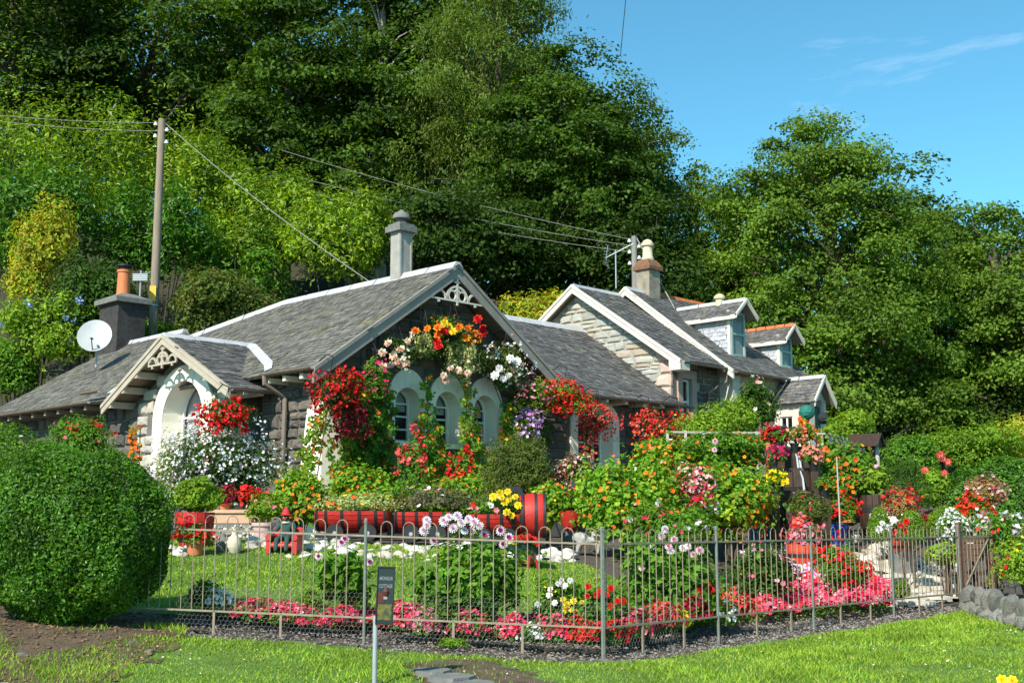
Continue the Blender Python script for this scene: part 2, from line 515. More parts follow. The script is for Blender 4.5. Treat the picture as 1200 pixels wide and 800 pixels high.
plain('birch_bark', (.48, .45, .40), (.24, .22, .19), 4, .9, .5, 14)
plain('stem_green', (.07, .12, .03), (.05, .07, .025), 8, .7)
plain('soil', (.105, .085, .066), (.045, .036, .028), 9, .95, .9, 50, c3=(.24, .21, .18), s3=38, t3=.56)
plain('lawn_base', (.085, .16, .022), (.06, .11, .018), 3, .95, .5, 60)
plain('verge_base', (.10, .18, .026), (.07, .13, .02), 2.2, .95, .5, 60, c3=(.16, .14, .06), s3=1.3, t3=.66)
plain('bank_soil', (.13, .088, .052), (.055, .038, .024), 5, .95, .9, 40, c3=(.22, .18, .12), s3=26, t3=.6)
plain('gravel', (.42, .40, .38), (.24, .23, .22), 40, .95, .9, 60)
plain('path_paving', (.50, .45, .36), (.40, .35, .27), 6, .9, .4, 40)
plain('wood_floor', (.03, .04, .015), (.05, .04, .025), 2, .95, .5, 20)
plain('glass_pot', (.1, .12, .1))
plain('bench_red', (.50, .035, .025), (.38, .03, .02), 6, .5)
plain('coat_green', (.03, .07, .06), (.02, .05, .045), 9, .9)
plain('scarf_red', (.5, .03, .03), (.36, .02, .02), 9, .8)
plain('face_dark', (.09, .06, .045), (.06, .04, .03), 9, .8)
plain('stone_grey', (.20, .20, .185), (.12, .12, .11), 9, .9, .4, 40)
plain('stone_cream', (.58, .52, .40), (.46, .41, .30), 9, .9, .4, 40)
plain('iron_black', (.016, .016, .018), (.028, .026, .025), 9, .45)
plain('barrow_green', (.02, .07, .045), (.015, .05, .032), 6, .5)
plain('barrow_red', (.42, .035, .025), (.3, .025, .02), 6, .5)
plain('sign_dark', (.03, .045, .045), (.02, .03, .03), 3, .35)
plain('sign_text', (.30, .34, .34), (.26, .30, .30), 3, .5)
plain('sign_yellow', (.22, .17, .03), (.08, .09, .03), 14, .5, c3=(.04, .06, .03), s3=22, t3=.46)
plain('sign_red', (.11, .028, .025), (.06, .02, .018), 12, .5)
plain('sign_white', (.36, .28, .24))
plain('yellow_plate', (.75, .45, .03), (.6, .35, .03), 9, .5)
plain('green_ball', (.02, .17, .13), (.015, .11, .085), 30, .8)
plain('dark_ball', (.012, .022, .025), (.01, .016, .018), 30, .8)
plain('window_paint', (.86, .84, .78), (.78, .76, .70), 5, .4)
plain('window_green', (.34, .43, .40), (.28, .36, .33), 5, .5)
plain('curtain', (.75, .75, .75), (.6, .6, .6), 12, .9, stretch=(8, 8, .4))
plain('orange_tile', (.55, .16, .05), (.42, .12, .04), 9, .7, .2, 30)
plain('statue_dog', (.50, .49, .45), (.16, .15, .14), 14, .8, .3, 40)
def glass_mat():
    m, t = nt('glass')
    p = N(t, 'ShaderNodeBsdfPrincipled', Roughness=.04)
    p.inputs['Base Color'].default_value = (.012, .014, .016, 1)
    p.inputs['Specular IOR Level'].default_value = .7
    tr = N(t, 'ShaderNodeBsdfTransparent')
    mx = N(t, 'ShaderNodeMixShader'); mx.inputs[0].default_value = .72
    t.links.new(p.outputs[0], mx.inputs[1]); t.links.new(tr.outputs[0], mx.inputs[2])
    finish(t, mx.outputs[0]); M['glass'] = m
glass_mat()
def water_mat():
    m, t = nt('water')
    p = N(t, 'ShaderNodeBsdfPrincipled', Roughness=.1)
    p.inputs['Base Color'].default_value = (.55, .6, .62, 1)
    p.inputs['Specular IOR Level'].default_value = .8
    tr = N(t, 'ShaderNodeBsdfTransparent')
    mx = N(t, 'ShaderNodeMixShader'); mx.inputs[0].default_value = .3
    t.links.new(p.outputs[0], mx.inputs[1]); t.links.new(tr.outputs[0], mx.inputs[2])
    finish(t, mx.outputs[0]); M['water'] = m
water_mat()

# ------------------------------------------------------------------ foliage helpers (numpy)
def unit(a):
    return a / np.maximum(1e-9, np.linalg.norm(a, axis=-1, keepdims=True))
def rdir(rng, n):
    return unit(rng.normal(size=(n, 3)))
def lumpy(rng, D, amp=.14, k=7, freq=4.0):
    """bumpy radius over directions"""
    r = np.ones(len(D))
    for _ in range(k):
        w = rng.normal(size=3) * freq
        r += amp / math.sqrt(k) * 1.4 * np.cos(D @ w + rng.uniform(0, 6.28))
    return r
def leaves(rng, P, Nn, L, W, fold=.18, droop=0.0):
    """one folded rhombic leaf for each point: V, F"""
    n = len(P)
    T = rng.normal(size=(n, 3))
    if droop: T[:, 2] -= droop
    T = unit(T - (T * Nn).sum(1, keepdims=True) * Nn)
    Bn = np.cross(Nn, T)
    l = (L * rng.uniform(.7, 1.25, n))[:, None]
    w = (W * rng.uniform(.75, 1.2, n))[:, None]
    V = np.empty((n, 4, 3))
    V[:, 0] = P - T * l * .5
    V[:, 1] = P - T * l * .05 + Bn * w * .5 + Nn * w * fold
    V[:, 2] = P + T * l * .5 - Nn * w * fold * .6
    V[:, 3] = P - T * l * .05 - Bn * w * .5 + Nn * w * fold
    F = np.arange(n * 4).reshape(n, 4)
    return V.reshape(-1, 3), F
def discs(rng, P, Nn, R, k=5, cup=.35):
    """small cupped flowers"""
    n = len(P)
    T = rng.normal(size=(n, 3))
    T = unit(T - (T * Nn).sum(1, keepdims=True) * Nn)
    Bn = np.cross(Nn, T)
    r = (R * rng.uniform(.75, 1.2, n))[:, None]
    V = np.empty((n, k + 1, 3))
    V[:, 0] = P - Nn * r * cup
    for i in range(k):
        a = 2 * math.pi * i / k
        rr = r * (1.0 if i % 2 == 0 else .86)
        V[:, i + 1] = P + (T * math.cos(a) + Bn * math.sin(a)) * rr
    b = (np.arange(n) * (k + 1))[:, None]
    F = np.concatenate([np.concatenate([b, b + 1 + i, b + 1 + (i + 1) % k], 1) for i in range(k)])
    return V.reshape(-1, 3), F
def cloud(rng, n, c, r, shell=.35, zmin=-.5, amp=.14, up=.35, rnd=.55, freq=4.0, front=False):
    """points and normals in the outer shell of a lumpy ellipsoid"""
    D = rdir(rng, int(n * 2.6))
    D = D[D[:, 2] > zmin]
    if front: D = D[D[:, 1] < .45]
    D = D[:n]
    rad = lumpy(rng, D, amp, 7, freq) * (1 - shell * rng.uniform(0, 1, len(D)) ** 1.6) * np.where(rng.uniform(0, 1, len(D)) < .05, rng.uniform(1.0, 1.09, len(D)), 1.0)
    P = D * rad[:, None] * np.asarray(r) + np.asarray(c)
    Nn = unit(D / np.asarray(r) * np.mean(r) + np.array([0, 0, up]) + rng.normal(size=D.shape) * rnd)
    return P, Nn
# ------------------------------------------------------------------ ground
def strip_points(a, b, step):
    return np.unique(np.concatenate([np.arange(a, b, step), [b]]))
gxs = np.unique(np.round(np.concatenate([-np.geomspace(14, 500, 26), np.arange(-14, 16, .3), np.geomspace(16, 500, 26)]), 3))
gys = np.unique(np.round(np.concatenate([-np.geomspace(1, 400, 14), np.arange(0, 34, .3), np.geomspace(34, 900, 40)]), 3))
GX, GY = np.meshgrid(gxs, gys)
rng = np.random.default_rng(3)
GZ = gz(GX, GY) + rng.normal(size=GX.shape) * .012 - .03
nx, ny = len(gxs), len(gys)
idx = np.arange(nx * ny).reshape(ny, nx)
GF = np.stack([idx[:-1, :-1], idx[:-1, 1:], idx[1:, 1:], idx[1:, :-1]], -1).reshape(-1, 4)
cx = GX[:-1, :-1].ravel() + .15; cy = GY[:-1, :-1].ravel() + .15
mi = np.where(cy > 30, 1, 0)
ground = obj('ground', mesh_np('ground', np.stack([GX, GY, GZ], -1).reshape(-1, 3), [GF], [M['soil'], M['wood_floor']], mi, True))
tag(ground, 'dark gravelly soil and woodland floor under the garden', kind='structure')

# fence line: straight run in front, then away to the gate
FL0 = np.array([-4.6, 11.52]); FC = np.array([.82, 11.0]); FR1 = np.array([6.15, 16.4]); FR2 = np.array([9.2, 19.5])
def in_poly(x, y, poly):
    c = np.zeros(np.shape(x), bool)
    n = len(poly)
    for i in range(n):
        x0, y0 = poly[i]; x1, y1 = poly[(i + 1) % n]
        k = ((y0 > y) != (y1 > y)) & (x < (x1 - x0) * (y - y0) / (y1 - y0 + 1e-12) + x0)
        c ^= k
    return c
def sheet(name, poly, mat, dz, step=.12, label=None, wob=.06, seed=1):
    """a ground sheet that follows the terrain inside a polygon with a slightly uneven edge"""
    P = np.array(poly)
    xs = np.arange(P[:, 0].min() - .2, P[:, 0].max() + .2, step); ys = np.arange(P[:, 1].min() - .2, P[:, 1].max() + .2, step)
    X, Y = np.meshgrid(xs, ys)
    r = np.random.default_rng(seed)
    X = X + r.normal(size=X.shape) * step * .15; Y = Y + r.normal(size=Y.shape) * step * .15
    i = np.arange(X.size).reshape(X.shape)
    F = np.stack([i[:-1, :-1], i[:-1, 1:], i[1:, 1:], i[1:, :-1]], -1).reshape(-1, 4)
    xc = X.ravel()[F].mean(1); yc = Y.ravel()[F].mean(1)
    xw = xc + wob * np.sin(yc * 5.3 + xc * 2) + wob * np.sin(yc * 13 + 1); yw = yc + wob * np.sin(xc * 4.7) + wob * np.sin(xc * 11.3 + 2)
    F = F[in_poly(xw, yw, poly)]
    V = np.stack([X.ravel(), Y.ravel(), gz(X.ravel(), Y.ravel()) + dz], -1)
    o = obj(name, mesh_np(name, V, [F], [M[mat]], None, True))
    return tag(o, label, kind='structure')
VERGE = [(-3.6, 6.0), (12, 6.0), (12, 16.0), (7.2, 15.9), (6.0, 15.65), (4.6, 14.1), (2.6, 12.15), (1.05, 10.72), (.3, 10.55), (-.9, 10.72), (-2.0, 10.85), (-3.3, 10.75), (-3.9, 9.9), (-3.2, 8.6)]
sheet('verge', VERGE, 'verge_base', .006, .12, 'mown grass verge outside the metal fence', .07, 2)
BANK = [(-9, 8.4), (-4.8, 8.9), (-3.0, 9.2), (-2.9, 10.9), (-3.2, 12.2), (-9, 12.6)]
sheet('soil_bank', BANK, 'bank_soil', .012, .12, 'bare earth bank below the clipped hedge', .1, 3)
ROAD = [(-12, 3), (-2.9, 3), (-3.3, 8.4), (-3.9, 9.35), (-5.0, 9.9), (-12, 10.4)]
sheet('road', ROAD, 'gravel', .02, .15, 'pale gravel road edge below the bank', .06, 4)
LAWN = [(-4.7, 12.3), (-3.2, 12.35), (-1.9, 12.25), (-.6, 12.35), (.35, 12.3), (1.3, 13.0), (1.9, 14.2), (1.75, 15.6), (1.2, 16.8), (.55, 17.6), (-.6, 17.5), (-2.0, 17.3), (-3.6, 17.9), (-5.2, 18.6), (-6.2, 17.5), (-5.6, 14.5)]
sheet('garden_lawn', LAWN, 'lawn_base', .006, .12, 'mown garden lawn inside the fence', .05, 5)
def path_pt(px, py, Y):
    p = at(px, py, Y); return (p[0], p[1])
PATH = [(5.9, 16.9), (6.6, 17.4), (7.3, 19.0), (6.9, 20.2), (5.6, 20.4), (4.6, 19.6), (4.2, 18.0), (4.75, 16.4), (5.3, 15.9)]
path_o = sheet('garden_path', PATH, 'path_paving', .02, .12, 'pale paved path behind the gate', .02, 6)

PATCHP = [(-.75, 9.1), (-.1, 9.0), (.35, 9.3), (.2, 9.9), (-.15, 10.35), (-.6, 10.5), (-.85, 10.1)]
sheet('bare_patch', PATCHP, 'bank_soil', .012, .06, 'bare earth patch in the verge by the stepping stones', .05, 9)
# mown grass: single blades
def grass(name, poly, n, h, label, seed, ymax=99, keep=None):
    r = np.random.default_rng(seed)
    P = np.array(poly)
    lo = P.min(0); hi = np.minimum(P.max(0), [99, ymax])
    x = r.uniform(lo[0], hi[0], n * 3); y = lo[1] + (hi[1] - lo[1]) * r.uniform(0, 1, n * 3)
    k = in_poly(x, y, poly) & (np.abs(x) < y * .56 + .6)
    if keep is not None: k &= keep(x, y, r)
    x = x[k][:n]; y = y[k][:n]
    m = len(x)
    z = gz(x, y)
    hh = h * r.uniform(.5, 1.3, m) * (1 + .5 * np.sin(x * 2.1 + y) * np.sin(y * 2.7))
    a = r.uniform(0, 6.283, m); w = .006 * r.uniform(.7, 1.5, m) * (y / 10)
    lean = r.normal(size=(m, 2)) * hh[:, None] * .55
    V = np.empty((m, 3, 3))
    V[:, 0] = np.stack([x - np.cos(a) * w, y - np.sin(a) * w, z], 1)
    V[:, 1] = np.stack([x + np.cos(a) * w, y + np.sin(a) * w, z], 1)
    V[:, 2] = np.stack([x + lean[:, 0], y + lean[:, 1], z + hh], 1)
    o = obj(name, mesh_np(name, V.reshape(-1, 3), [np.arange(m * 3).reshape(-1, 3)], [M['grass_blade']]))
    return tag(o, label, 'grass', kind='stuff')
def bare(x, y, r):
    v = np.sin(x * 1.9 + 1) * np.sin(y * 2.3) + .6 * np.sin(x * 5 + y * 3)
    patch = in_poly(x + .05 * np.sin(y * 9), y + .05 * np.sin(x * 11), PATCHP)
    return (r.uniform(0, 1, len(x)) > np.clip(v - .75, 0, .7)) & ~(patch & (r.uniform(0, 1, len(x)) > .12))
grass('verge_grass', VERGE, 150000, .034, 'short green grass blades on the verge outside the fence', 7, 16.2, bare)
grass('lawn_grass', LAWN, 60000, .032, 'short green grass blades on the lawn inside the fence', 8)

# ------------------------------------------------------------------ slates, stones, windows
def slates(mb, org, eu, ev, poly, w=.19, h=.125, seed=0):
    """overlapping slates over a roof plane; poly in (u along the eave, v up the slope)"""
    r = np.random.default_rng(seed)
    org = np.array(org, float); eu = np.array(eu, float); ev = np.array(ev, float)
    nn = np.cross(eu, ev); nn /= np.linalg.norm(nn)
    if nn[2] < 0: nn = -nn
    P = np.array(poly)
    v = P[:, 1].min() - .04; row = 0
    while v < P[:, 1].max():
        u = P[:, 0].min() - w * (row % 2) * .5 - r.uniform(0, .04)
        while u < P[:, 0].max():
            ww = w * r.uniform(.78, 1.2)
            uc, vc = u + ww / 2, v + h * .5
            if in_poly(np.array([uc]), np.array([vc]), poly)[0]:
                lift = .016 + r.uniform(0, .016); j = r.uniform(-.012, .012); k = r.uniform(-.008, .008)
                a = org + eu * (u + .004) + ev * (v + j) ; b = org + eu * (u + ww - .004) + ev * (v + j + k)
                c = org + eu * (u + ww - .004) + ev * (v + h * 1.25); d = org + eu * (u + .004) + ev * (v + h * 1.25)
                mb.add([a + nn * lift, b + nn * (lift + r.uniform(-.006, .006)), c + nn * .006, d + nn * .006, a, b], [(0, 1, 2, 3), (0, 4, 5, 1)])
            u += ww
        v += h * r.uniform(.95, 1.05); row += 1
STONE_ME = {}
def stone_meshes(mat, n=7):
    """unit stones (1 x 1 x 1, face outwards -y) with knocked-off corners"""
    if mat in STONE_ME: return STONE_ME[mat]
    r = np.random.default_rng(hash(mat) % 1000 if False else len(mat))
    out = []
    for i in range(n):
        j = lambda s: r.uniform(-s, s)
        V = []; F = []
        back = [(-.5, .5, -.5), (.5, .5, -.5), (.5, .5, .5), (-.5, .5, .5)]
        rim = []
        for (x, z) in ((-.5, -.5), (0, -.5), (.5, -.5), (.5, 0), (.5, .5), (0, .5), (-.5, .5), (-.5, 0)):
            rim.append((x * (1 - abs(j(.12))), -.1 + j(.1), z * (1 - abs(j(.16)))))
        face = [(p[0] * .8 + j(.03), -.42 + j(.12), p[2] * .74 + j(.04)) for p in rim]
        bk = [(p[0], .5, p[2]) for p in rim]
        V = bk + rim + face + [(0, -.5 + j(.06), 0)]
        for k in range(8):
            k2 = (k + 1) % 8
            F += [(k, k2, 8 + k2, 8 + k), (8 + k, 8 + k2, 16 + k2, 16 + k), (16 + k, 16 + k2, 24)]
        out.append(MB().add(V, F).mesh('stone', M[mat]))
    STONE_ME[mat] = out
    return out
def stone_courses(parent, f3, rot, span, z0, z1, mat, hmin, hmax, wmin, wmax, seed, off, inside=None, depth=.09, name='stone'):
    """random courses of rubble; span(z) -> (u0, u1); f3(u, v, w) -> local position (w outwards)"""
    r = random.Random(seed)
    ms = stone_meshes(mat)
    z = z0; cnt = 0
    while z < z1 - .04:
        h = min(r.uniform(hmin, hmax), z1 - z)
        a, b = span(z + h * .5)
        u = a
        while u < b - .05:
            w = min(r.uniform(wmin, wmax), b - u)
            if b - (u + w) < wmin * .6: w = b - u
            parts = [(z, h)]
            if h > hmin * 1.5 and r.random() < .4:
                k = r.uniform(.4, .6); parts = [(z, h * k), (z + h * k, h * (1 - k))]
            for zz, hh in parts:
                uc, vc = u + w / 2, zz + hh / 2
                if inside is None or inside(uc, vc):
                    o = obj(name, r.choice(ms), parent)
                    p = f3(uc, vc, 0)
                    o.location = (p[0] - off[0], p[1] - off[1], p[2] - off[2])
                    o.rotation_euler = (0, r.uniform(-.04, .04), rot)
                    o.scale = (w * .95, depth * r.uniform(1.0, 1.9), hh * .93)
                    cnt += 1
            u += w
        z += h
    return cnt
def arch_pts(u0, w, sill, spring, n=12, rise=None):
    rise = rise or w
    return [(u0 - w, sill)] + [(u0 - w * math.cos(math.pi * i / n), spring + rise * math.sin(math.pi * i / n)) for i in range(n + 1)] + [(u0 + w, sill)]
def arched_window(root, f3, off, u0, w, wo, sill, spring, depth=.3, rise=None, rise_o=None, nv=9, lites=3, mull=1, mat='white_paint', curtain=False, jamb_low=None, pale_head=False):
    """surround of painted blocks, splayed reveal, frame, panes; f3(u, v, w): w outwards. One part 'window' with sub-parts"""
    rise = rise or w; rise_o = rise_o or wo
    hole = arch_pts(u0, w, sill, spring, 14, rise)
    jl = sill - .12 if jamb_low is None else jamb_low
    B = lambda: MB(lambda p: f3(*p))
    # reveal
    rv = B()
    n = len(hole); V = [(p[0], p[1], .03) for p in hole] + [(u0 + (p[0] - u0) * .93, p[1] if i not in (0, n - 1) else p[1], -depth) for i, p in enumerate(hole)]
    F = [(i, i + 1, i + 1 + n, i + n) for i in range(n - 1)]
    rv.add(V, F)
    win = rv.build('window', M[mat], root, off=off)
    # voussoirs and jamb blocks
    for i in range(nv):
        a0 = math.pi * i / nv + .006; a1 = math.pi * (i + 1) / nv - .006
        v = B(); pts = []
        for a in (a0, (a0 + a1) / 2, a1): pts.append((u0 - wo * math.cos(a), spring + rise_o * math.sin(a)))
        for a in (a1, (a0 + a1) / 2, a0): pts.append((u0 - w * math.cos(a), spring + rise * math.sin(a)))
        V = [(p[0], p[1], .05) for p in pts] + [(p[0], p[1], -.05) for p in pts]
        F = [(0, 1, 4, 5), (1, 2, 3, 4)] + [(k, (k + 1) % 6, (k + 1) % 6 + 6, k + 6) for k in range(6)]
        v.add(V, F).build('voussoir', M[mat], win, off=off)
    nb = max(1, round((spring - jl) / .42))
    for sgn in (-1, 1):
        for k in range(nb):
            a = jl + (spring - jl) * k / nb + .004; b = jl + (spring - jl) * (k + 1) / nb - .004
            x0, x1 = sorted((u0 + sgn * w, u0 + sgn * wo))
            B().box(x0, x1, a, b, -.05, .05).build('jamb_block', M[mat], win, off=off)
    B().box(u0 - w - .06, u0 + w + .06, sill - .1, sill, -depth, .1).build('sill', M[mat], win, off=off)
    # frame
    fr = B()
    wi = w * .93
    inner = arch_pts(u0, wi - .05, sill + .05, spring, 14, rise - .05)
    fr.slab([arch_pts(u0, wi, sill, spring, 14, rise), inner], .05, lambda a, b, c: (a, b, -depth + .03 - c))
    for k in range(1, mull + 1):
        x = u0 - wi + 2 * wi * k / (mull + 1)
        fr.box(x - .018, x + .018, sill + .04, spring + rise * .93, -depth - .01, -depth + .025)
    for k in range(1, lites):
        z = sill + (spring + .1 * rise - sill) * k / (lites - 1)
        fr.box(u0 - wi + .03, u0 + wi - .03, z - .018, z + .018, -depth - .012, -depth + .022)
    fr.build('frame', M['window_paint'], win, off=off)
    gl = B(); pts = arch_pts(u0, wi - .03, sill + .03, spring, 14, rise - .03)
    gl.add([(p[0], p[1], -depth - .003) for p in pts], [tuple(range(len(pts)))])
    gl.build('pane', M['glass'], win, off=off)
    if curtain:
        cu = B()
        m = 24
        for sgn in (-1, 1):
            V = []
            for k in range(m + 1):
                x = u0 + sgn * (wi - .03 - (wi * .92) * k / m)
                for z in (sill + .02, spring + rise * .8): V.append((x, z, -depth - .08 - .02 * math.sin(k * 1.9)))
            cu.add(V, [(2 * k, 2 * k + 1, 2 * k + 3, 2 * k + 2) for k in range(m)])
        cu.build('curtain', M['curtain'], win, off=off)
    if pale_head:  # pale sheet filling the arched top just behind the pane
        pts = [p for p in arch_pts(u0, wi - .05, spring - .12, spring, 14, rise - .05)]
        bl = B(); bl.add([(p[0], p[1], -depth - .06) for p in pts], [tuple(range(len(pts)))]); bl.build('pale_head', M['curtain'], win, off=off)
    return win
def fretwork(root, f3, off, u0, ztop, zbot, half, mat):
    """pierced board of small arches hung under the gable point"""
    mb = MB(lambda p: f3(*p))
    def ringseg(cu, cv, r, a0, a1, t=.022, n=10):
        for i in range(n):
            b0 = a0 + (a1 - a0) * i / n; b1 = a0 + (a1 - a0) * (i + 1) / n
            q = [(cu + (r + s) * math.cos(b), cv + (r + s) * math.sin(b)) for b, s in ((b0, -t), (b0, t), (b1, t), (b1, -t))]
            mb.add([(x, y, .015) for x, y in q] + [(x, y, -.015) for x, y in q], [(0, 1, 2, 3), (7, 6, 5, 4), (0, 4, 5, 1), (1, 5, 6, 2), (2, 6, 7, 3), (3, 7, 4, 0)])
    mb.box(u0 - half, u0 + half, zbot - .02, zbot + .015, -.014, .016)
    r = half * .42
    ringseg(u0, zbot, r, 0, math.pi)
    for s in (-1, 1):
        ringseg(u0 + s * half * .7, zbot, half * .27, 0, math.pi)
        ringseg(u0 + s * r * .45, zbot + r * .35, r * .34, 0, 2 * math.pi, .016)
        mb.box(u0 + s * half * .7 - .03, u0 + s * half * .7 + .03, zbot - .07, zbot, -.013, .014)
    mb.box(u0 - .022, u0 + .022, zbot - .09, ztop, -.016, .018)
    mb.box(u0 - .08, u0 + .08, zbot + r * 1.25, zbot + r * 1.25 + .035, -.012, .013)
    ringseg(u0, zbot + r * .62, r * .2, 0, 2 * math.pi, .016)
    return mb.build('fretwork', M[mat], root, off=off)

# ------------------------------------------------------------------ the cottage (local axes: s along the front, t to the back)
ROT = math.pi / 4
COFF = (0, 0, 1.2)
cq = H(0, 0, 0)
cottage = thing('cottage', 'low stone cottage with slate roofs, white arched windows and flower-hung gable', 'cottage', (cq[0], cq[1], 1.2), ROT)
SLOPE = (6.39 - 3.95) / (3.17 + .3)
def FA(T): return lambda u, v, w: (u, T - w, v)                 # on the front wall, w outwards
def SA(Sx): return lambda u, v, w: (Sx - w, -u, v)               # on a wall that faces the sunny side, u = -t
part = lambda name, mat, mb, root=cottage, off=COFF, **k: mb.build(name, M[mat], root, off=off, **k)
# walls
wf = MB()
winA = [(2.29, .33), (3.36, .33), (4.44, .33)]
holes = [arch_pts(u, .33, 2.72, 3.47, 14) for u, w in winA]
DOORU = 8.02
hole_d = arch_pts(DOORU, .62, 2.0, 3.42, 16, .45)
wf.slab([[(.15, .8), (11.2, .8), (11.2, 4.25), (6.0, 4.22), (3.17, 6.2), (.15, 4.1)]] + holes + [hole_d], .25, lambda a, b, c: (a, .5 + c, b))
part('wall', 'dark_mortar', wf)
wl = MB()
wl.slab([[(-2.4, .8), (-.55, .8), (-.55, 4.1), (-2.4, 4.1)]], .2, lambda a, b, c: (.15 + c, -a, b))
part('wall', 'dark_mortar', wl)
wl = MB()
PT0, PT1, PTC = 2.75, 6.45, 4.52
parch = arch_pts(-4.5, .82, 1.9, 3.25, 18, .82)
wl.slab([[(-PT1, .8), (-PT0, .8), (-PT0, 3.75), (-PTC, 4.75), (-PT1, 3.75)], parch], .3, lambda a, b, c: (-.4 + c, -a, b))
wl.box(-.4 + .3, .4, PT0, PT0 + .2, .8, 3.8)
wl.box(-.4 + .3, .4, PT1 - .2, PT1, .8, 3.8)
part('porch_wall', 'dark_mortar', wl)
wl = MB()
wl.box(-.35, -.1, 6.45, 13.6, .8, 3.85)
wl.box(-.35, 3.5, 13.6, 13.85, .8, 3.85)
part('wall', 'dark_mortar', wl)
# dark rooms behind the openings
rm = MB()
rm.box(1.4, 5.4, 1.6, 1.7, 1.0, 4.4)
rm.box(6.9, 9.2, 1.6, 1.7, 1.0, 4.4)
rm.box(.9, 1.0, 3.0, 6.2, 1.0, 4.6)
part('inner_wall', 'dark_mortar', rm)
# windows in the front
for u, w in winA:
    arched_window(cottage, FA(.5), COFF, u, .33, .53, 2.72, 3.47, .3, .33, .71, nv=7, lites=4, mull=0, pale_head=True)
arched_window(cottage, FA(.5), COFF, DOORU, .62, .86, 2.0, 3.42, .32, .45, .60, nv=9, lites=4, mull=3)
arched_window(cottage, SA(-.4), COFF, -4.5, .82, 1.22, 1.9, 3.25, .42, .80, 1.13, nv=11, lites=3, mull=1, curtain=True)
# rubble on the walls
SL = SLOPE
gspan = lambda z: (max(.25, 3.17 - (6.15 - z) / SL), min(6.1, 3.17 + (6.15 - z) / SL))
def gins(u, v):
    for c, w in winA:
        if abs(u - c) < .62 and v < 3.7: return False
        if ((u - c) / .62) ** 2 + ((v - 3.47) / .8) ** 2 < 1: return False
    return True
stone_courses(cottage, lambda u, v, w: (u, .5, v), 0, gspan, 2.6, 6.05, 'whin', .22, .42, .22, .6, 11, COFF, gins)
stone_courses(cottage, lambda u, v, w: (u, .5, v), 0, lambda z: (6.15, 11.0), 2.3, 4.1, 'whin', .16, .3, .2, .55, 12, COFF, lambda u, v: (abs(u - DOORU) > .95 or v > 4.1))
stone_courses(cottage, lambda u, v, w: (.15, -u, v), -math.pi / 2, lambda z: (-2.4, -.6), 2.0, 4.0, 'whin', .18, .32, .22, .5, 13, COFF)
def pins(u, v): return (abs(u + 4.5) > 1.3 or v > 3.3) and not ((u + 4.5) ** 2 + (v - 3.25) ** 2 < 1.3 ** 2 and v > 3.25)
stone_courses(cottage, lambda u, v, w: (-.4, -u, v), -math.pi / 2, lambda z: (max(-PT1 + .02, -PTC - (4.7 - z) / .5), min(-PT0 - .02, -PTC + (4.7 - z) / .5)), 1.6, 4.6, 'quoin', .26, .46, .22, .5, 14, COFF, pins)
stone_courses(cottage, lambda u, v, w: (-.35, -u, v), -math.pi / 2, lambda z: (-13.6, -6.5), 2.0, 3.7, 'whin', .25, .4, .3, .6, 15, COFF)
# sloping white buttress at the corner
bt = MB()
bt.add([(-.12, .05, .7), (.62, .05, .7), (.62, .9, .7), (-.12, .9, .7), (.12, .32, 3.5), (.46, .32, 3.5), (.46, .8, 3.5), (.12, .8, 3.5)],
       [(0, 1, 5, 4), (1, 2, 6, 5), (2, 3, 7, 6), (3, 0, 4, 7), (4, 5, 6, 7)])
part('buttress', 'white_paint', bt)
# ---- roofs
roof = MB()
T = .07
def plane(mb, pts, th=T):
    P = [np.array(p, float) for p in pts]
    n = np.cross(P[1] - P[0], P[2] - P[0]); n /= np.linalg.norm(n)
    if n[2] < 0: n = -n
    k = len(P)
    mb.add([p for p in P] + [p - n * th for p in P], [tuple(range(k)), tuple(range(2 * k - 1, k - 1, -1))] + [(i, (i + 1) % k, (i + 1) % k + k, i + k) for i in range(k)])
plane(roof, [(-.3, -.02, 3.95), (3.17, -.02, 6.39), (3.17, 6.1, 6.39), (1.9, 9.8, 5.497), (-.3, 9.8, 3.95)])
plane(roof, [(6.64, -.02, 3.95), (3.17, -.02, 6.39), (3.17, 6.1, 6.39), (6.64, 6.1, 3.95)])
plane(roof, [(3.6, 3.5, 6.30), (10.98, 3.5, 6.30), (10.98, .02, 3.98), (6.35, .02, 3.98), (6.35, .6, 4.367), (3.6, 2.45, 5.6)])
plane(roof, [(3.6, 3.5, 6.30), (10.98, 3.5, 6.30), (10.98, 7.0, 3.98), (3.6, 7.0, 3.98)])
plane(roof, [(-.92, 6.9, 3.79), (-.92, 14.1, 3.79), (2.05, 12.4, 5.87), (2.05, 8.9, 5.87), (1.0, 6.9, 5.13)])
plane(roof, [(5.0, 8.9, 3.79), (5.0, 14.1, 3.79), (2.05, 12.4, 5.87), (2.05, 8.9, 5.87)])
plane(roof, [(-.92, 14.1, 3.79), (5.0, 14.1, 3.79), (2.05, 12.4, 5.87)])
plane(roof, [(3.17, 6.1, 6.39), (1.9, 9.8, 5.497), (5.5, 9.8, 4.5), (6.64, 6.1, 3.95)])
PS0 = -.92
plane(roof, [(PS0, PTC, 4.96), (1.25, PTC, 4.96), (.15, 1.95, 3.68), (PS0, 1.95, 3.68)])
plane(roof, [(PS0, PTC, 4.96), (1.25, PTC, 4.96), (1.25, 7.05, 3.68), (PS0, 7.05, 3.68)])
part('roof', 'soffit', roof)
roof_o = [o for o in cottage.children if o.name.startswith('roof')][0]
def roof_slates(root, off, org, a, b, poly, mat, seed, w=.19, h=.125):
    mb = MB()
    slates(mb, org, a, b, poly, w, h, seed)
    return mb.build('slates', M[mat], root, off=off, kind='stuff')
up = lambda ds, dt, dz: np.array([ds, dt, dz]) / np.linalg.norm([ds, dt, dz])
ul = up(3.47, 0, 2.44); LS = np.linalg.norm([3.47, 2.44])
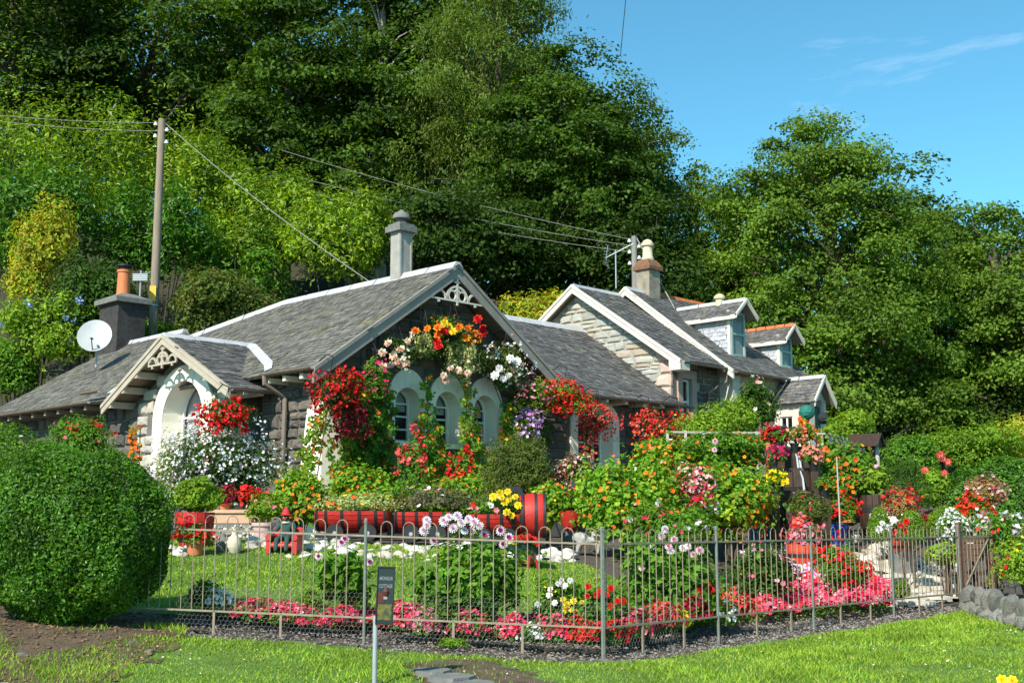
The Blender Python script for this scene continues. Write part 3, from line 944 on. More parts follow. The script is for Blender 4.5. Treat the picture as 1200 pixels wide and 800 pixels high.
roof_slates(roof_o, COFF, (-.3, -.02, 3.952), (0, 1, 0), ul, [(0, 0), (0, LS), (6.12, LS), (9.8, LS * .634), (9.8, 0)], 'slate_moss', 21)
uf = up(0, 3.48, 2.32); LF = np.linalg.norm([3.48, 2.32])
roof_slates(roof_o, COFF, (4.0, .02, 3.982), (1, 0, 0), uf, [(2.35, 0), (6.98, 0), (6.98, LF), (-.3, LF), (.2, LF * .8)], 'slate', 22)
ue = up(2.97, 0, 2.08); LE = np.linalg.norm([2.97, 2.08])
roof_slates(roof_o, COFF, (-.92, 6.9, 3.792), (0, 1, 0), ue, [(0, 0), (7.2, 0), (5.5, LE), (2.0, LE), (0, LE * .65)], 'slate_moss', 23)
upz = up(0, 2.57, 1.28); LP = np.linalg.norm([2.57, 1.28])
roof_slates(roof_o, COFF, (PS0, 1.95, 3.682), (1, 0, 0), upz, [(0, 0), (1.05, 0), (2.15, LP), (0, LP)], 'slate', 24)
upz2 = up(0, -2.53, 1.28); LP2 = np.linalg.norm([2.53, 1.28])
roof_slates(roof_o, COFF, (PS0, 7.05, 3.682), (1, 0, 0), upz2, [(0, 0), (2.1, 0), (2.1, LP2), (0, LP2)], 'slate', 25)
# ridge caps in pieces
def ridge(root, off, a, b, mat='zinc', w=.17, drop=.12, piece=.85, lift=.03, name='ridge_cap'):
    a = np.array(a, float); b = np.array(b, float)
    L = np.linalg.norm(b - a); d = (b - a) / L; n = max(1, int(round(L / piece)))
    side = np.cross(d, [0, 0, 1]); side /= np.linalg.norm(side)
    for i in range(n):
        p = a + d * (L * i / n); q = a + d * (L * (i + 1) / n - .035)
        e = .004 * (i % 2)
        V = []
        for c in (p, q):
            V += [c + side * w - np.array([0, 0, drop - e]), c + side * .05 + np.array([0, 0, lift + e]), c - side * .05 + np.array([0, 0, lift + e]), c - side * w - np.array([0, 0, drop - e])]
        MB().add(V, [(0, 1, 5, 4), (1, 2, 6, 5), (2, 3, 7, 6), (0, 3, 2, 1), (4, 5, 6, 7), (0, 4, 7, 3)]).build(name, M[mat], root, off=off)
ridge(roof_o, COFF, (3.17, -.05, 6.42), (3.17, 6.1, 6.42))
ridge(roof_o, COFF, (3.17, 6.1, 6.42), (1.95, 9.6, 5.58), piece=1.2)
ridge(roof_o, COFF, (4.4, 3.5, 6.33), (11.0, 3.5, 6.33))
ridge(roof_o, COFF, (PS0 - .02, PTC, 4.985), (1.2, PTC, 4.985), piece=.62)
ridge(roof_o, COFF, (2.05, 8.9, 5.9), (2.05, 12.4, 5.9), w=.12)
# lead flashing where the porch roof meets the main slope
fl = MB()
def onmain(s, t, dz=.05): return (s, t, 3.95 + SLOPE * (s + .3) + dz)
fl.add([onmain(1.02, 4.55, .05), onmain(.92, 4.2, .045), onmain(-.02, 2.15, .05), onmain(-.26, 1.75, .05), onmain(-.18, 1.62, .05), onmain(.1, 2.02, .05), onmain(1.04, 4.1, .05), onmain(1.16, 4.55, .05)], [(0, 1, 6, 7), (1, 2, 5, 6), (2, 3, 4, 5)])
part('flashing', 'zinc', fl, roof_o)
fl = MB()
fl.add([(PS0 + .2, 7.02, 3.98), (PS0 + .2, 7.35, 3.98), (.65, 7.35, 5.06), (.65, 7.02, 5.06)], [(0, 1, 2, 3)])
part('flashing', 'zinc', fl, roof_o)
# bargeboards and fretwork
def barge(root, off, a, b, mat, h=.24, t=.05, name='bargeboard', axis=None):
    a = np.array(a, float); b = np.array(b, float)
    V = []
    ax = np.array(axis, float) * t
    for p in (a, b): V += [p, p + ax, p + ax - np.array([0, 0, h]), p - np.array([0, 0, h])]
    mb = MB().add(V, [(0, 1, 2, 3), (4, 7, 6, 5), (0, 4, 5, 1), (1, 5, 6, 2), (2, 6, 7, 3), (3, 7, 4, 0)])
    c = ax * 1.55
    V = []
    for p in (a, b): V += [p + (0, 0, .035), p + c + (0, 0, .035), p + c - (0, 0, .045), p - (0, 0, .045)]
    mb.add([tuple(v) for v in V], [(0, 1, 2, 3), (4, 7, 6, 5), (0, 4, 5, 1), (1, 5, 6, 2), (2, 6, 7, 3), (3, 7, 4, 0)])
    return mb.build(name, M[mat], root, off=off)
barge(cottage, COFF, (-.38, 0, 3.9), (3.17, 0, 6.37), 'grey_trim', axis=(0, -1, 0), h=.26)
barge(cottage, COFF, (6.66, 0, 3.93), (3.17, 0, 6.37), 'grey_trim', axis=(0, -1, 0), h=.26)
fretwork(cottage, FA(-.02), COFF, 3.17, 6.15, 5.62, .72, 'pale_trim')
barge(cottage, COFF, (PS0, 1.88, 3.64), (PS0, PTC, 4.95), 'cream_trim', axis=(-1, 0, 0), h=.18, t=.04)
barge(cottage, COFF, (PS0, 7.1, 3.64), (PS0, PTC, 4.95), 'cream_trim', axis=(-1, 0, 0), h=.18, t=.04)
fretwork(cottage, SA(PS0 - .01), COFF, -PTC, 4.72, 4.36, .58, 'cream_trim')
for t0, dirn in ((1.95, 1), (7.05, -1)):
    for k in range(4):
        f = (.12 + .22 * k)
        t = t0 + dirn * f * 2.55; z = 3.68 + f * 1.28 - .17
        part('purlin', 'cream_trim', MB().box(PS0 - .02, -.36, t - .06, t + .06, z - .07, z + .07))
# gutters on brackets
def gutter(root, off, a, b, r=.065, mat='gutter_metal', name='gutter'):
    a = np.array(a, float); b = np.array(b, float)
    d = (b - a); d /= np.linalg.norm(d); side = np.cross(d, [0, 0, 1]); V = []; n = 8
    for p in (a, b):
        for k in range(n + 1):
            t = math.pi * k / n
            V.append(p + side * r * math.cos(t) - np.array([0, 0, 1]) * r * math.sin(t))
        for k in range(n, -1, -1):
            t = math.pi * k / n
            V.append(p + side * (r - .012) * math.cos(t) - np.array([0, 0, 1]) * (r - .012) * math.sin(t))
    m = 2 * (n + 1)
    F = [(k, (k + 1) % m, (k + 1) % m + m, k + m) for k in range(m)] + [tuple(range(m)), tuple(range(2 * m - 1, m - 1, -1))]
    return MB().add(V, F).build(name, M[mat], root, off=off)
gutter(cottage, COFF, (-.42, -.05, 3.95), (-.42, 1.6, 3.95))
gutter(cottage, COFF, (6.7, -.08, 3.99), (11.15, -.08, 3.99))
gutter(cottage, COFF, (PS0, 1.84, 3.66), (.12, 1.84, 3.66))
gutter(cottage, COFF, (-1.02, 7.6, 3.8), (-1.02, 14.15, 3.8))
gutter(cottage, COFF, (-1.08, 7.0, 4.0), (-1.08, 7.8, 4.0))
for s in (7.2, 7.9, 8.6, 9.3, 10.0, 10.7):
    part('rafter_end', 'pale_trim', MB().box(s - .05, s + .05, -.02, .5, 3.86, 3.95))
for t in (.4, .95, 1.5):
    part('rafter_end', 'pale_trim', MB().box(-.35, .15, t - .05, t + .05, 3.76, 3.86))
for s in (-.55, -.2):
    part('rafter_end', 'pale_trim', MB().box(s - .05, s + .05, 1.92, 2.75, 3.56, 3.64))
for t in (7.9, 8.6, 9.3, 10.0, 10.7, 11.4, 12.1, 12.8):
    part('rafter_end', 'soffit', MB().box(-.95, -.35, t - .05, t + .05, 3.62, 3.72))
part('downpipe', 'gutter_metal', MB().tube([(-.42, 1.5, 3.9), (-.42, 1.5, 3.75), (.02, 1.45, 3.5), (.02, 1.45, 1.2)], .05, 8), smooth=True)
part('downpipe', 'gutter_metal', MB().tube([(11.0, -.08, 3.93), (11.0, -.08, 3.8), (10.85, .38, 3.6), (10.85, .38, 1.4)], .05, 8), smooth=True)
# tall chimney flue and dark brick chimney stack
ch = MB()
ch.box(3.02, 3.34, 1.66, 1.98, 5.9, 7.38)
part('chimney', 'chimney_grey', ch)
cho = [o for o in cottage.children if o.name.startswith('chimney')][0]
part('corner_rib', 'chimney_grey', MB().box(3.01, 3.05, 1.64, 1.67, 6.2, 7.38).box(3.31, 3.35, 1.64, 1.67, 6.2, 7.38).box(3.0, 3.025, 1.66, 1.71, 6.2, 7.38), cho)
part('cap', 'stone_grey', MB().box(2.93, 3.43, 1.57, 2.07, 7.38, 7.5).box(2.97, 3.39, 1.61, 2.03, 7.5, 7.56), cho)
part('cowl', 'stone_grey', MB().lathe([(.15, 7.56), (.15, 7.6), (.1, 7.61), (.1, 7.68), (.2, 7.69), (.2, 7.73), (.16, 7.81), (.07, 7.86), (.03, 7.9)], 14, (3.18, 1.82, 0)), cho, smooth=True)
cs = MB().box(1.62, 2.42, 11.7, 12.75, 5.3, 6.95)
chb = cs.build('chimney', M['brick_dark'], cottage, off=COFF)
part('cap', 'stone_grey', MB().box(1.5, 2.54, 11.58, 12.87, 6.95, 7.08).add([(1.5, 11.58, 7.08), (2.54, 11.58, 7.08), (2.54, 12.87, 7.08), (1.5, 12.87, 7.08), (1.85, 12.0, 7.25), (2.2, 12.0, 7.25), (2.2, 12.5, 7.25), (1.85, 12.5, 7.25)], [(0, 1, 5, 4), (1, 2, 6, 5), (2, 3, 7, 6), (3, 0, 4, 7), (4, 5, 6, 7)]), chb)
part('chimney_pot', 'terracotta', MB().lathe([(.2, 7.2), (.18, 7.3), (.165, 7.85), (.19, 7.87), (.19, 7.93), (.15, 7.93)], 16, (2.02, 12.25, 0)), chb, smooth=True)
part('cowl', 'iron_black', MB().lathe([(.13, 7.93), (.13, 8.02), (.22, 8.03), (.22, 8.07), (.03, 8.12)], 12, (2.02, 12.25, 0)), chb)

# coarse grit and small stones lying on the soil of the beds
def pebbles(name, poly, n, smin, smax, mat, label, seed, dz=0.0):
    r = np.random.default_rng(seed); P = np.array(poly)
    x = r.uniform(P[:, 0].min(), P[:, 0].max(), n * 6); y = r.uniform(P[:, 1].min(), P[:, 1].max(), n * 6)
    k = in_poly(x, y, poly); x = x[k][:n]; y = y[k][:n]; m = len(x)
    z = gz(x, y) + dz
    base = np.array([(1, 0, 0), (-.2, .9, .1), (-.9, -.3, 0), (.1, -.9, .1), (.1, .1, .7), (0, 0, -.6)])
    a = r.uniform(0, 6.28, m); s = (smin + (smax - smin) * r.power(.5, m))[:, None]
    V = base[None] * (1 + r.normal(size=(m, 6, 3)) * .2)
    c, sn = np.cos(a)[:, None], np.sin(a)[:, None]
    V = np.stack([V[..., 0] * c - V[..., 1] * sn, V[..., 0] * sn + V[..., 1] * c, V[..., 2]], -1) * s[:, None]
    V = V + np.stack([x, y, z], -1)[:, None]
    T_ = np.array([(0, 1, 4), (1, 2, 4), (2, 3, 4), (3, 0, 4), (1, 0, 5), (2, 1, 5), (3, 2, 5), (0, 3, 5)])
    F = (np.arange(m) * 6)[:, None, None] + T_[None]
    tag(obj(name, mesh_np(name, V.reshape(-1, 3), [F.reshape(-1, 3)], [M[mat]])), label, 'gravel', kind='stuff')
plain('grit', (.24, .21, .18), (.14, .12, .10), 20, .9, island=.5)
plain('litter', (.16, .10, .05), (.09, .06, .03), 20, .9, island=.5)
BED_L = [(-4.6, 10.85), (-2.0, 10.75), (-.9, 10.65), (.3, 10.5), (1.1, 10.7), (1.3, 13.0), (.35, 12.4), (-4.6, 12.4)]
BED_R = [(1.0, 10.7), (2.6, 12.1), (4.6, 14.05), (6.0, 15.6), (5.4, 16.4), (4.5, 16.4), (3.0, 15.0), (1.3, 13.2)]
pebbles('bed_grit', BED_L, 6500, .004, .02, 'grit', 'coarse grit on the soil under the front fence', 71)
pebbles('bed_grit', BED_R, 6500, .004, .022, 'grit', 'coarse grit on the soil between corner post and gate', 72)
pebbles('bank_litter', BANK, 6500, .006, .03, 'litter', 'brown leaf litter on the earth bank', 73, .015)
pebbles('road_gravel', ROAD, 3500, .005, .016, 'grit', 'loose gravel on the road edge', 74, .02)
def bank_grass(x, y, r):
    v = np.sin(x * 2.3) * np.sin(y * 3.1 + 1) + .5 * np.sin(x * 6 + y * 4)
    return (r.uniform(0, 1, len(x)) < np.clip(v * .8 + .25 - (y - 10.2) * .5, 0, .8))
grass('bank_tufts', BANK, 16000, .045, 'sparse grass tufts on the earth bank', 75, 99, bank_grass)

def clover(poly, n, seed):
    r = np.random.default_rng(seed); P = np.array(poly)
    x = r.uniform(-4, 8, n * 4); y = r.uniform(8.3, 14, n * 4); k = in_poly(x, y, poly) & (np.abs(x) < y * .45); x, y = x[k][:n], y[k][:n]
    V, F = discs(r, np.stack([x, y, gz(x, y) + .03], 1), unit(np.array([0, -.4, .9]) + r.normal(size=(len(x), 3)) * .2), .011)
    tag(obj('clover', mesh_np('clover', V, [F], [M['cream_petal']])), 'tiny pale clover heads in the mown verge', 'clover', kind='stuff')
clover(VERGE, 80, 81)
# ------------------------------------------------------------------ the stone house beyond
SOFF = (11.0, 0, 2.2)
sq = H(11.0, 0, 0)
house = thing('stone_house', 'taller stone house with slate dormers joined behind the cottage', 'house', (sq[0], sq[1], 2.2), ROT)
hp = lambda name, mat, mb, root=house, **k: mb.build(name, M[mat], root, off=SOFF, **k)
G_AT, G_AZ, G_ET, G_EZ = 3.57, 7.5, .06, 5.16
KS = (G_AZ - G_EZ) / (G_AT - G_ET)
w = MB()
w.slab([[(-6.7, 1.5), (-.5, 1.5), (-.5, 5.35), (-3.57, 7.38), (-6.7, 5.3)]], .3, lambda a, b, c: (11.0 + c, -a, b))
hp('gable_wall', 'mortar', w)
gw = [o for o in house.children if o.name.startswith('gable_wall')][0]
stone_courses(gw, lambda u, v, w: (11.0, -u, v), -math.pi / 2, lambda z: (max(-6.6, -3.57 - (7.3 - z) / KS), min(-.85, -3.57 + (7.3 - z) / KS)), 3.9, 7.25, 'schist', .1, .26, .22, .75, 31, SOFF, None, .07)
# corner blocks of pink sandstone
for i, z in enumerate(np.arange(3.2, 5.2, .33)):
    o = obj('corner_stone', stone_meshes('pink_quoin')[i % 5], gw)
    d = .34 if i % 2 else .5
    o.location = (11.0 - SOFF[0], .5 + d / 2 - .02, z + .16 - SOFF[2]); o.rotation_euler = (0, 0, -math.pi / 2); o.scale = (d, .12, .31)
w = MB()
w.slab([[(11.02, 1.5), (13.1, 1.5), (13.1, 5.3), (11.02, 5.3)], [(11.42, 3.6), (11.82, 3.6), (11.82, 4.75), (11.42, 4.75)]], .25, lambda a, b, c: (a, .5 + c, b))
hp('wall', 'mortar', w)
stone_courses(house, lambda u, v, w: (u, .5, v), 0, lambda z: (11.1, 13.0), 3.3, 5.2, 'whin', .12, .24, .2, .5, 32, SOFF, lambda u, v: abs(u - 11.62) > .42, .06)
for x in (11.33, 11.91):
    hp('window_jamb', 'pink_wall', MB().box(x - .09, x + .09, .44, .6, 3.5, 4.9))
hp('window_lintel', 'pink_wall', MB().box(11.24, 12.0, .43, .6, 4.76, 4.98))
wo = hp('window', 'window_paint', MB().slab([[(11.42, 3.6), (11.82, 3.6), (11.82, 4.75), (11.42, 4.75)], [(11.47, 3.65), (11.77, 3.65), (11.77, 4.15), (11.47, 4.15)], [(11.47, 4.2), (11.77, 4.2), (11.77, 4.7), (11.47, 4.7)]], .06, lambda a, b, c: (a, .56 + c, b)))
hp('pane', 'glass', MB().add([(11.45, .6, 3.62), (11.8, .6, 3.62), (11.8, .6, 4.73), (11.45, .6, 4.73)], [(0, 1, 2, 3)]), wo)
# second block
S2 = 13.1; B_AT, B_AZ, B_ET, B_EZ = 3.35, 7.68, -.12, 5.06
KB = (B_AZ - B_EZ) / (B_AT - B_ET)
w = MB()
w.slab([[(-6.6, 1.5), (-.1, 1.5), (-.1, 5.0), (-3.35, 7.45), (-6.6, 5.0)]], .3, lambda a, b, c: (S2 + c, -a, b))
hp('gable_wall', 'render_wall', w)
w = MB()
w.slab([[(S2 + .02, 1.5), (16.8, 1.5), (16.8, 5.1), (S2 + .02, 5.1)]], .3, lambda a, b, c: (a, .1 + c, b))
w.box(16.8, 17.0, .1, 6.5, 1.5, 5.1)
hp('wall', 'pink_wall', w)
hp('corner_pillar', 'render_wall', MB().box(S2 - .06, S2 + .3, .04, .45, 1.5, 4.95))
hr = MB()
def yline(t, at_, az, et, ez): return ez + (t - et) * (az - ez) / (at_ - et)
plane(hr, [(10.72, G_ET, G_EZ), (13.1, G_ET, G_EZ), (13.1, G_AT, G_AZ), (10.72, G_AT, G_AZ)])
plane(hr, [(10.72, 7.08, G_EZ), (13.1, 7.08, G_EZ), (13.1, G_AT, G_AZ), (10.72, G_AT, G_AZ)])
plane(hr, [(12.72, B_ET, B_EZ), (17.1, B_ET, B_EZ), (17.1, B_AT, B_AZ), (12.72, B_AT, B_AZ)])
plane(hr, [(12.72, 6.82, B_EZ), (17.1, 6.82, B_EZ), (17.1, B_AT, B_AZ), (12.72, B_AT, B_AZ)])
hp('roof', 'soffit', hr)
hro = [o for o in house.children if o.name.startswith('roof')][0]
u1 = up(0, G_AT - G_ET, G_AZ - G_EZ); L1 = np.linalg.norm([G_AT - G_ET, G_AZ - G_EZ])
roof_slates(hro, SOFF, (10.72, G_ET, G_EZ + .002), (1, 0, 0), u1, [(0, 0), (2.3, 0), (2.3, L1), (0, L1)], 'slate', 33)
u2 = up(0, B_AT - B_ET, B_AZ - B_EZ); L2 = np.linalg.norm([B_AT - B_ET, B_AZ - B_EZ])
roof_slates(hro, SOFF, (12.72, B_ET, B_EZ + .002), (1, 0, 0), u2, [(0, 0), (4.3, 0), (4.3, L2), (0, L2)], 'slate', 34)
ridge(hro, SOFF, (10.7, G_AT, G_AZ + .02), (13.0, G_AT, G_AZ + .02), piece=1.1, w=.12)
ridge(hro, SOFF, (12.7, B_AT, B_AZ + .02), (13.6, B_AT, B_AZ + .02), piece=.9, w=.12)
ridge(hro, SOFF, (13.6, B_AT, B_AZ + .02), (17.05, B_AT, B_AZ + .02), 'orange_tile', piece=.45, w=.12)
for (sa, at_, az, et, ez) in ((10.72, G_AT, G_AZ, G_ET, G_EZ), (12.72, B_AT, B_AZ, B_ET, B_EZ)):
    barge(house, SOFF, (sa, et - .12, ez - .06), (sa, at_, az), 'pale_trim', axis=(-1, 0, 0), h=.2)
    barge(house, SOFF, (sa, 2 * at_ - et + .1, ez - .06), (sa, at_, az), 'pale_trim', axis=(-1, 0, 0), h=.2)
hp('kneeler', 'pale_trim', MB().box(10.66, 11.05, -.06, .3, 4.88, 5.12))
gutter(house, SOFF, (10.8, -.05, 5.1), (12.8, -.05, 5.1), .06)
gutter(house, SOFF, (12.8, -.25, 5.02), (17.1, -.25, 5.02), .06)
hp('downpipe', 'gutter_metal', MB().tube([(12.7, -.05, 5.05), (12.7, .0, 4.75), (12.4, .36, 4.45), (12.4, .4, 2.4)], .045, 8), smooth=True)
hp('downpipe', 'gutter_metal', MB().tube([(13.5, -.25, 4.97), (13.5, -.2, 4.8), (13.55, .02, 4.6), (13.55, .02, 2.4)], .045, 8), smooth=True)
# dormers
def dormer(s0, s1, ztop, tf, zr, rmat, pipe=False):
    zb = yline(tf, B_AT, B_AZ, B_ET, B_EZ) - .1
    tb = B_ET + (ztop - B_EZ) / KB
    sm = (s0 + s1) / 2
    d = MB()
    d.add([(s0, tf, zb), (s0, tf, ztop), (s0, tb, ztop)], [(0, 1, 2)])
    d.add([(s1, tf, zb), (s1, tf, ztop), (s1, tb, ztop)], [(0, 1, 2)])
    d.add([(s0, tf, zb), (s1, tf, zb), (s1, tf, ztop), (sm, tf, zr - .05), (s0, tf, ztop)], [(0, 1, 2, 3, 4)])
    D = hp('dormer', 'window_green', d)
    mb = MB()
    slates(mb, (s0 - .012, tf, zb), (0, 1, 0), (0, 0, 1), [(0.02, 0), (.02, ztop - zb - .12), (tb - tf - .12, ztop - zb - .12)], .17, .115, int(s0 * 7))
    mb2 = MB()
    # the cheek slates lie on a wall: face them outwards
    for i, p in enumerate(mb.v): mb2.v.append((s0 - .006 - abs(p[0] - (s0 - .012)), p[1], p[2]))
    mb2.fs = mb.fs
    mb2.build('slates', M['slate_white'], D, off=SOFF, kind='stuff')
    trb = B_ET + (zr - B_EZ) / KB
    r = MB()
    e0 = ztop - .02
    o = .16; tf2 = tf - .32
    zeo = e0 - (zr - e0) / (sm - s0) * o
    plane(r, [(s0 - o, tf2, zeo), (sm, tf2, zr), (sm, trb, zr), (s0 - o, B_ET + (zeo - B_EZ) / KB, zeo)], .05)
    plane(r, [(s1 + o, tf2, zeo), (sm, tf2, zr), (sm, trb, zr), (s1 + o, B_ET + (zeo - B_EZ) / KB, zeo)], .05)
    hp('dormer_roof', 'soffit', r, D)
    mb = MB()
    a = np.array([sm - (s0 - o), 0, zr - zeo]); La = np.linalg.norm(a)
    slates(mb, (s0 - o, tf2, zeo + .002), (0, 1, 0), a / La, [(0, 0), (B_ET + (zeo - B_EZ) / KB - tf2, 0), (trb - tf2, La), (0, La)], .18, .11, int(s0 * 3))
    mb.build('slates', M['slate'], D, off=SOFF, kind='stuff')
    ridge(D, SOFF, (sm, tf2 - .03, zr + .02), (sm, trb, zr + .02), rmat, piece=.7 if rmat == 'zinc' else .3, w=.1, drop=.07)
    V0 = (s0 - o, tf2, zeo)
    barge(D, SOFF, (s0 - o, tf2, zeo), (sm, tf2, zr), 'pale_trim', h=.1, t=.03, axis=(0, -1, 0), name='verge_board')
    barge(D, SOFF, (s1 + o, tf2, zeo), (sm, tf2, zr), 'pale_trim', h=.1, t=.03, axis=(0, -1, 0), name='verge_board')
    hp('fascia', 'pale_trim', MB().box(s0 - o - .03, s0 - o, tf2, B_ET + (zeo - B_EZ) / KB, zeo - .12, zeo - .005), D)
    hp('window_frame', 'window_green', MB().slab([[(s0 + .03, zb + .08), (s1 - .03, zb + .08), (s1 - .03, ztop - .03), (s0 + .03, ztop - .03)], [(s0 + .1, zb + .14), (s1 - .1, zb + .14), (s1 - .1, (zb + ztop) / 2), (s0 + .1, (zb + ztop) / 2)], [(s0 + .1, (zb + ztop) / 2 + .06), (s1 - .1, (zb + ztop) / 2 + .06), (s1 - .1, ztop - .1), (s0 + .1, ztop - .1)]], .04, lambda a, b, c: (a, tf - .045 + c, b)), D)
    hp('pane', 'glass', MB().add([(s0 + .08, tf - .012, zb + .12), (s1 - .08, tf - .012, zb + .12), (s1 - .08, tf - .012, ztop - .08), (s0 + .08, tf - .012, ztop - .08)], [(0, 1, 2, 3)]), D)
    hp('corner_board', 'pale_trim', MB().box(s0 - .03, s0 + .02, tf - .03, tf + .06, zb, ztop), D)
    if pipe:
        hp('vent', 'cream_pot', MB().lathe([(.12, zr - .1), (.12, zr + .12), (.16, zr + .13), (.16, zr + .2), (.08, zr + .26), (.02, zr + .28)], 12, (sm, 1.15, 0)), D, smooth=True)
dormer(13.78, 14.5, 6.84, .6, 7.14, 'zinc', True)
dormer(15.98, 16.62, 6.38, .45, 6.67, 'orange_tile')
# entrance porch with its own little roof
pw = MB()
PX0, PX1, PTF = 15.02, 15.84, -1.05
pw.slab([[(-.1, 1.5), (1.05, 1.5), (1.05, 4.38), (-.1, 4.38)], [(.1, 3.15), (.5, 3.15), (.5, 3.95), (.1, 3.95)]], .15, lambda a, b, c: (PX0 + c, -a, b))
pw.box(PX1 - .15, PX1, PTF, .1, 1.5, 4.38)
pw.add([(PX0, PTF + .02, 4.38), (PX1, PTF + .02, 4.38), ((PX0 + PX1) / 2, PTF + .02, 4.9)], [(0, 1, 2)])
pw.box(PX0, PX0 + .22, PTF - .002, PTF + .15, 1.5, 4.38).box(PX1 - .22, PX1, PTF - .002, PTF + .15, 1.5, 4.38)
po = hp('entrance_porch', 'render_wall', pw)
hp('door', 'barrow_green', MB().box(PX0 + .2, PX1 - .2, PTF + .06, PTF + .1, 1.5, 4.2), po)
hp('window_frame', 'window_paint', MB().slab([[(.1, 3.15), (.5, 3.15), (.5, 3.95), (.1, 3.95)], [(.14, 3.19), (.28, 3.19), (.28, 3.52), (.14, 3.52)], [(.32, 3.19), (.46, 3.19), (.46, 3.52), (.32, 3.52)], [(.14, 3.57), (.28, 3.57), (.28, 3.91), (.14, 3.91)], [(.32, 3.57), (.46, 3.57), (.46, 3.91), (.32, 3.91)]], .04, lambda a, b, c: (PX0 + .05 + c, -a, b)), po)
hp('pane', 'glass', MB().add([(PX0 + .08, -.1, 3.15), (PX0 + .08, -.5, 3.15), (PX0 + .08, -.5, 3.95), (PX0 + .08, -.1, 3.95)], [(0, 1, 2, 3)]), po)
pr = MB(); pm = (PX0 + PX1) / 2
plane(pr, [(PX0 - .14, PTF - .22, 4.3), (pm, PTF - .22, 5.0), (pm, .25, 5.0), (PX0 - .14, .25, 4.3)], .05)
plane(pr, [(PX1 + .14, PTF - .22, 4.3), (pm, PTF - .22, 5.0), (pm, .25, 5.0), (PX1 + .14, .25, 4.3)], .05)
hp('porch_roof', 'soffit', pr, po)
a = np.array([pm - PX0 + .14, 0, .7]); La = np.linalg.norm(a); mb = MB()
slates(mb, (PX0 - .14, PTF - .22, 4.302), (0, 1, 0), a / La, [(0, 0), (1.5, 0), (1.5, La), (0, La)], .18, .11, 5)
mb.build('slates', M['slate'], po, off=SOFF, kind='stuff')
ridge(po, SOFF, (pm, PTF - .25, 5.02), (pm, .25, 5.02), piece=.8, w=.1, drop=.07)
barge(po, SOFF, (PX0 - .14, PTF - .22, 4.3), (pm, PTF - .22, 5.0), 'pale_trim', h=.14, t=.03, axis=(0, -1, 0), name='verge_board')
barge(po, SOFF, (PX1 + .14, PTF - .22, 4.3), (pm, PTF - .22, 5.0), 'pale_trim', h=.14, t=.03, axis=(0, -1, 0), name='verge_board')
# chimney of the stone house
cc = MB().box(13.45, 13.95, 3.08, 3.56, 6.9, 8.32)
cco = hp('chimney', 'chimney_stone', cc)
hp('cap', 'rust_brick', MB().box(13.38, 14.02, 3.01, 3.63, 8.32, 8.42).add([(13.38, 3.01, 8.42), (14.02, 3.01, 8.42), (14.02, 3.63, 8.42), (13.38, 3.63, 8.42), (13.5, 3.15, 8.64), (13.9, 3.15, 8.64), (13.9, 3.5, 8.64), (13.5, 3.5, 8.64)], [(0, 1, 5, 4), (1, 2, 6, 5), (2, 3, 7, 6), (3, 0, 4, 7), (4, 5, 6, 7)]), cco)
hp('chimney_pot', 'cream_pot', MB().lathe([(.19, 8.6), (.19, 8.7), (.15, 8.74), (.14, 9.02), (.19, 9.06), (.19, 9.14), (.15, 9.16), (.12, 9.22), (.04, 9.26)], 14, (13.7, 3.32, 0)), cco, smooth=True)

# ------------------------------------------------------------------ poles, cables, aerials, dish
def pole_thing(name, label, x, y, ztop, r0, r1, mat, plate=False, nins=4):
    zb = float(gz(x, y)) - .3
    o = thing(name, label, 'pole', (x, y, zb))
    MB().tube([(0, 0, 0), (.01, 0, (ztop - zb) * .5), (0, 0, ztop - zb)], [r0, (r0 + r1) / 2, r1], 12).build('shaft', M[mat], o, True)
    for k in range(nins):
        z = ztop - zb - .15 - .18 * k; sx = 1 if k % 2 else -1
        MB().lathe([(.03, -.05), (.06, -.04), (.06, 0), (.04, .02), (.05, .05), (.02, .07)], 8, (sx * (r1 + .06), -.03, z)).build('insulator', M['porcelain'], o, True)
    if plate:
        MB().box(-.09, .09, -r0 - .01, -r0 + .02, 1.9 + 4.3 - 4.6 + .0, 2.55 + 4.3 - 4.6).build('warning_plate', M['yellow_plate'], o)
        MB().lathe([(r0 + .012, 1.45), (r0 + .012, 1.5)], 12).build('band', M['galvanised'], o)
    return o
pp = at(190, 140, 33.0)
pole1 = pole_thing('utility_pole', 'tall brown wooden utility pole behind the sunny porch', pp[0], pp[1], pp[2], .15, .105, 'pole_wood')
# its yellow plate and band sit at the height the photograph shows
zb1 = float(gz(pp[0], pp[1])) - .3
zpl = at(179, 345, 33.0)[2] - zb1
MB().box(-.09, .09, -.155, -.13, zpl - .22, zpl + .22).build('warning_plate', M['yellow_plate'], pole1)
MB().lathe([(.15, zpl - .34), (.15, zpl - .30)], 12).build('band', M['galvanised'], pole1)
pq = at(743, 277, 36.5)
pole2 = pole_thing('grey_pole', 'weathered grey timber pole behind the stone house chimney', pq[0], pq[1], pq[2], .11, .09, 'grey_wood', nins=6)
def cable(label, pts, r=.009, name='overhead_cable', sag=.0):
    P = [np.array(p, float) for p in pts]
    out = []
    for a, b in zip(P[:-1], P[1:]):
        L = np.linalg.norm(b - a)
        for k in range(13):
            f = k / 12
            q = a + (b - a) * f; q = q - np.array([0, 0, sag * L * 4 * f * (1 - f)])
            if out and np.linalg.norm(out[-1] - q) < 1e-4: continue
            out.append(q)
    c = out[0]
    o = MB().tube([p - c for p in out], r, 5).build(name, M['wire'])
    o.location = c
    tag(o, label, 'cable', 'overhead cables')
top1 = pp - np.array([-.1, 0, .12]); top2 = pq
cable('pale cable from the tall brown pole down to the cottage ridge', [top1, H(3.17, 2.9, 6.45)], .011, sag=.012)
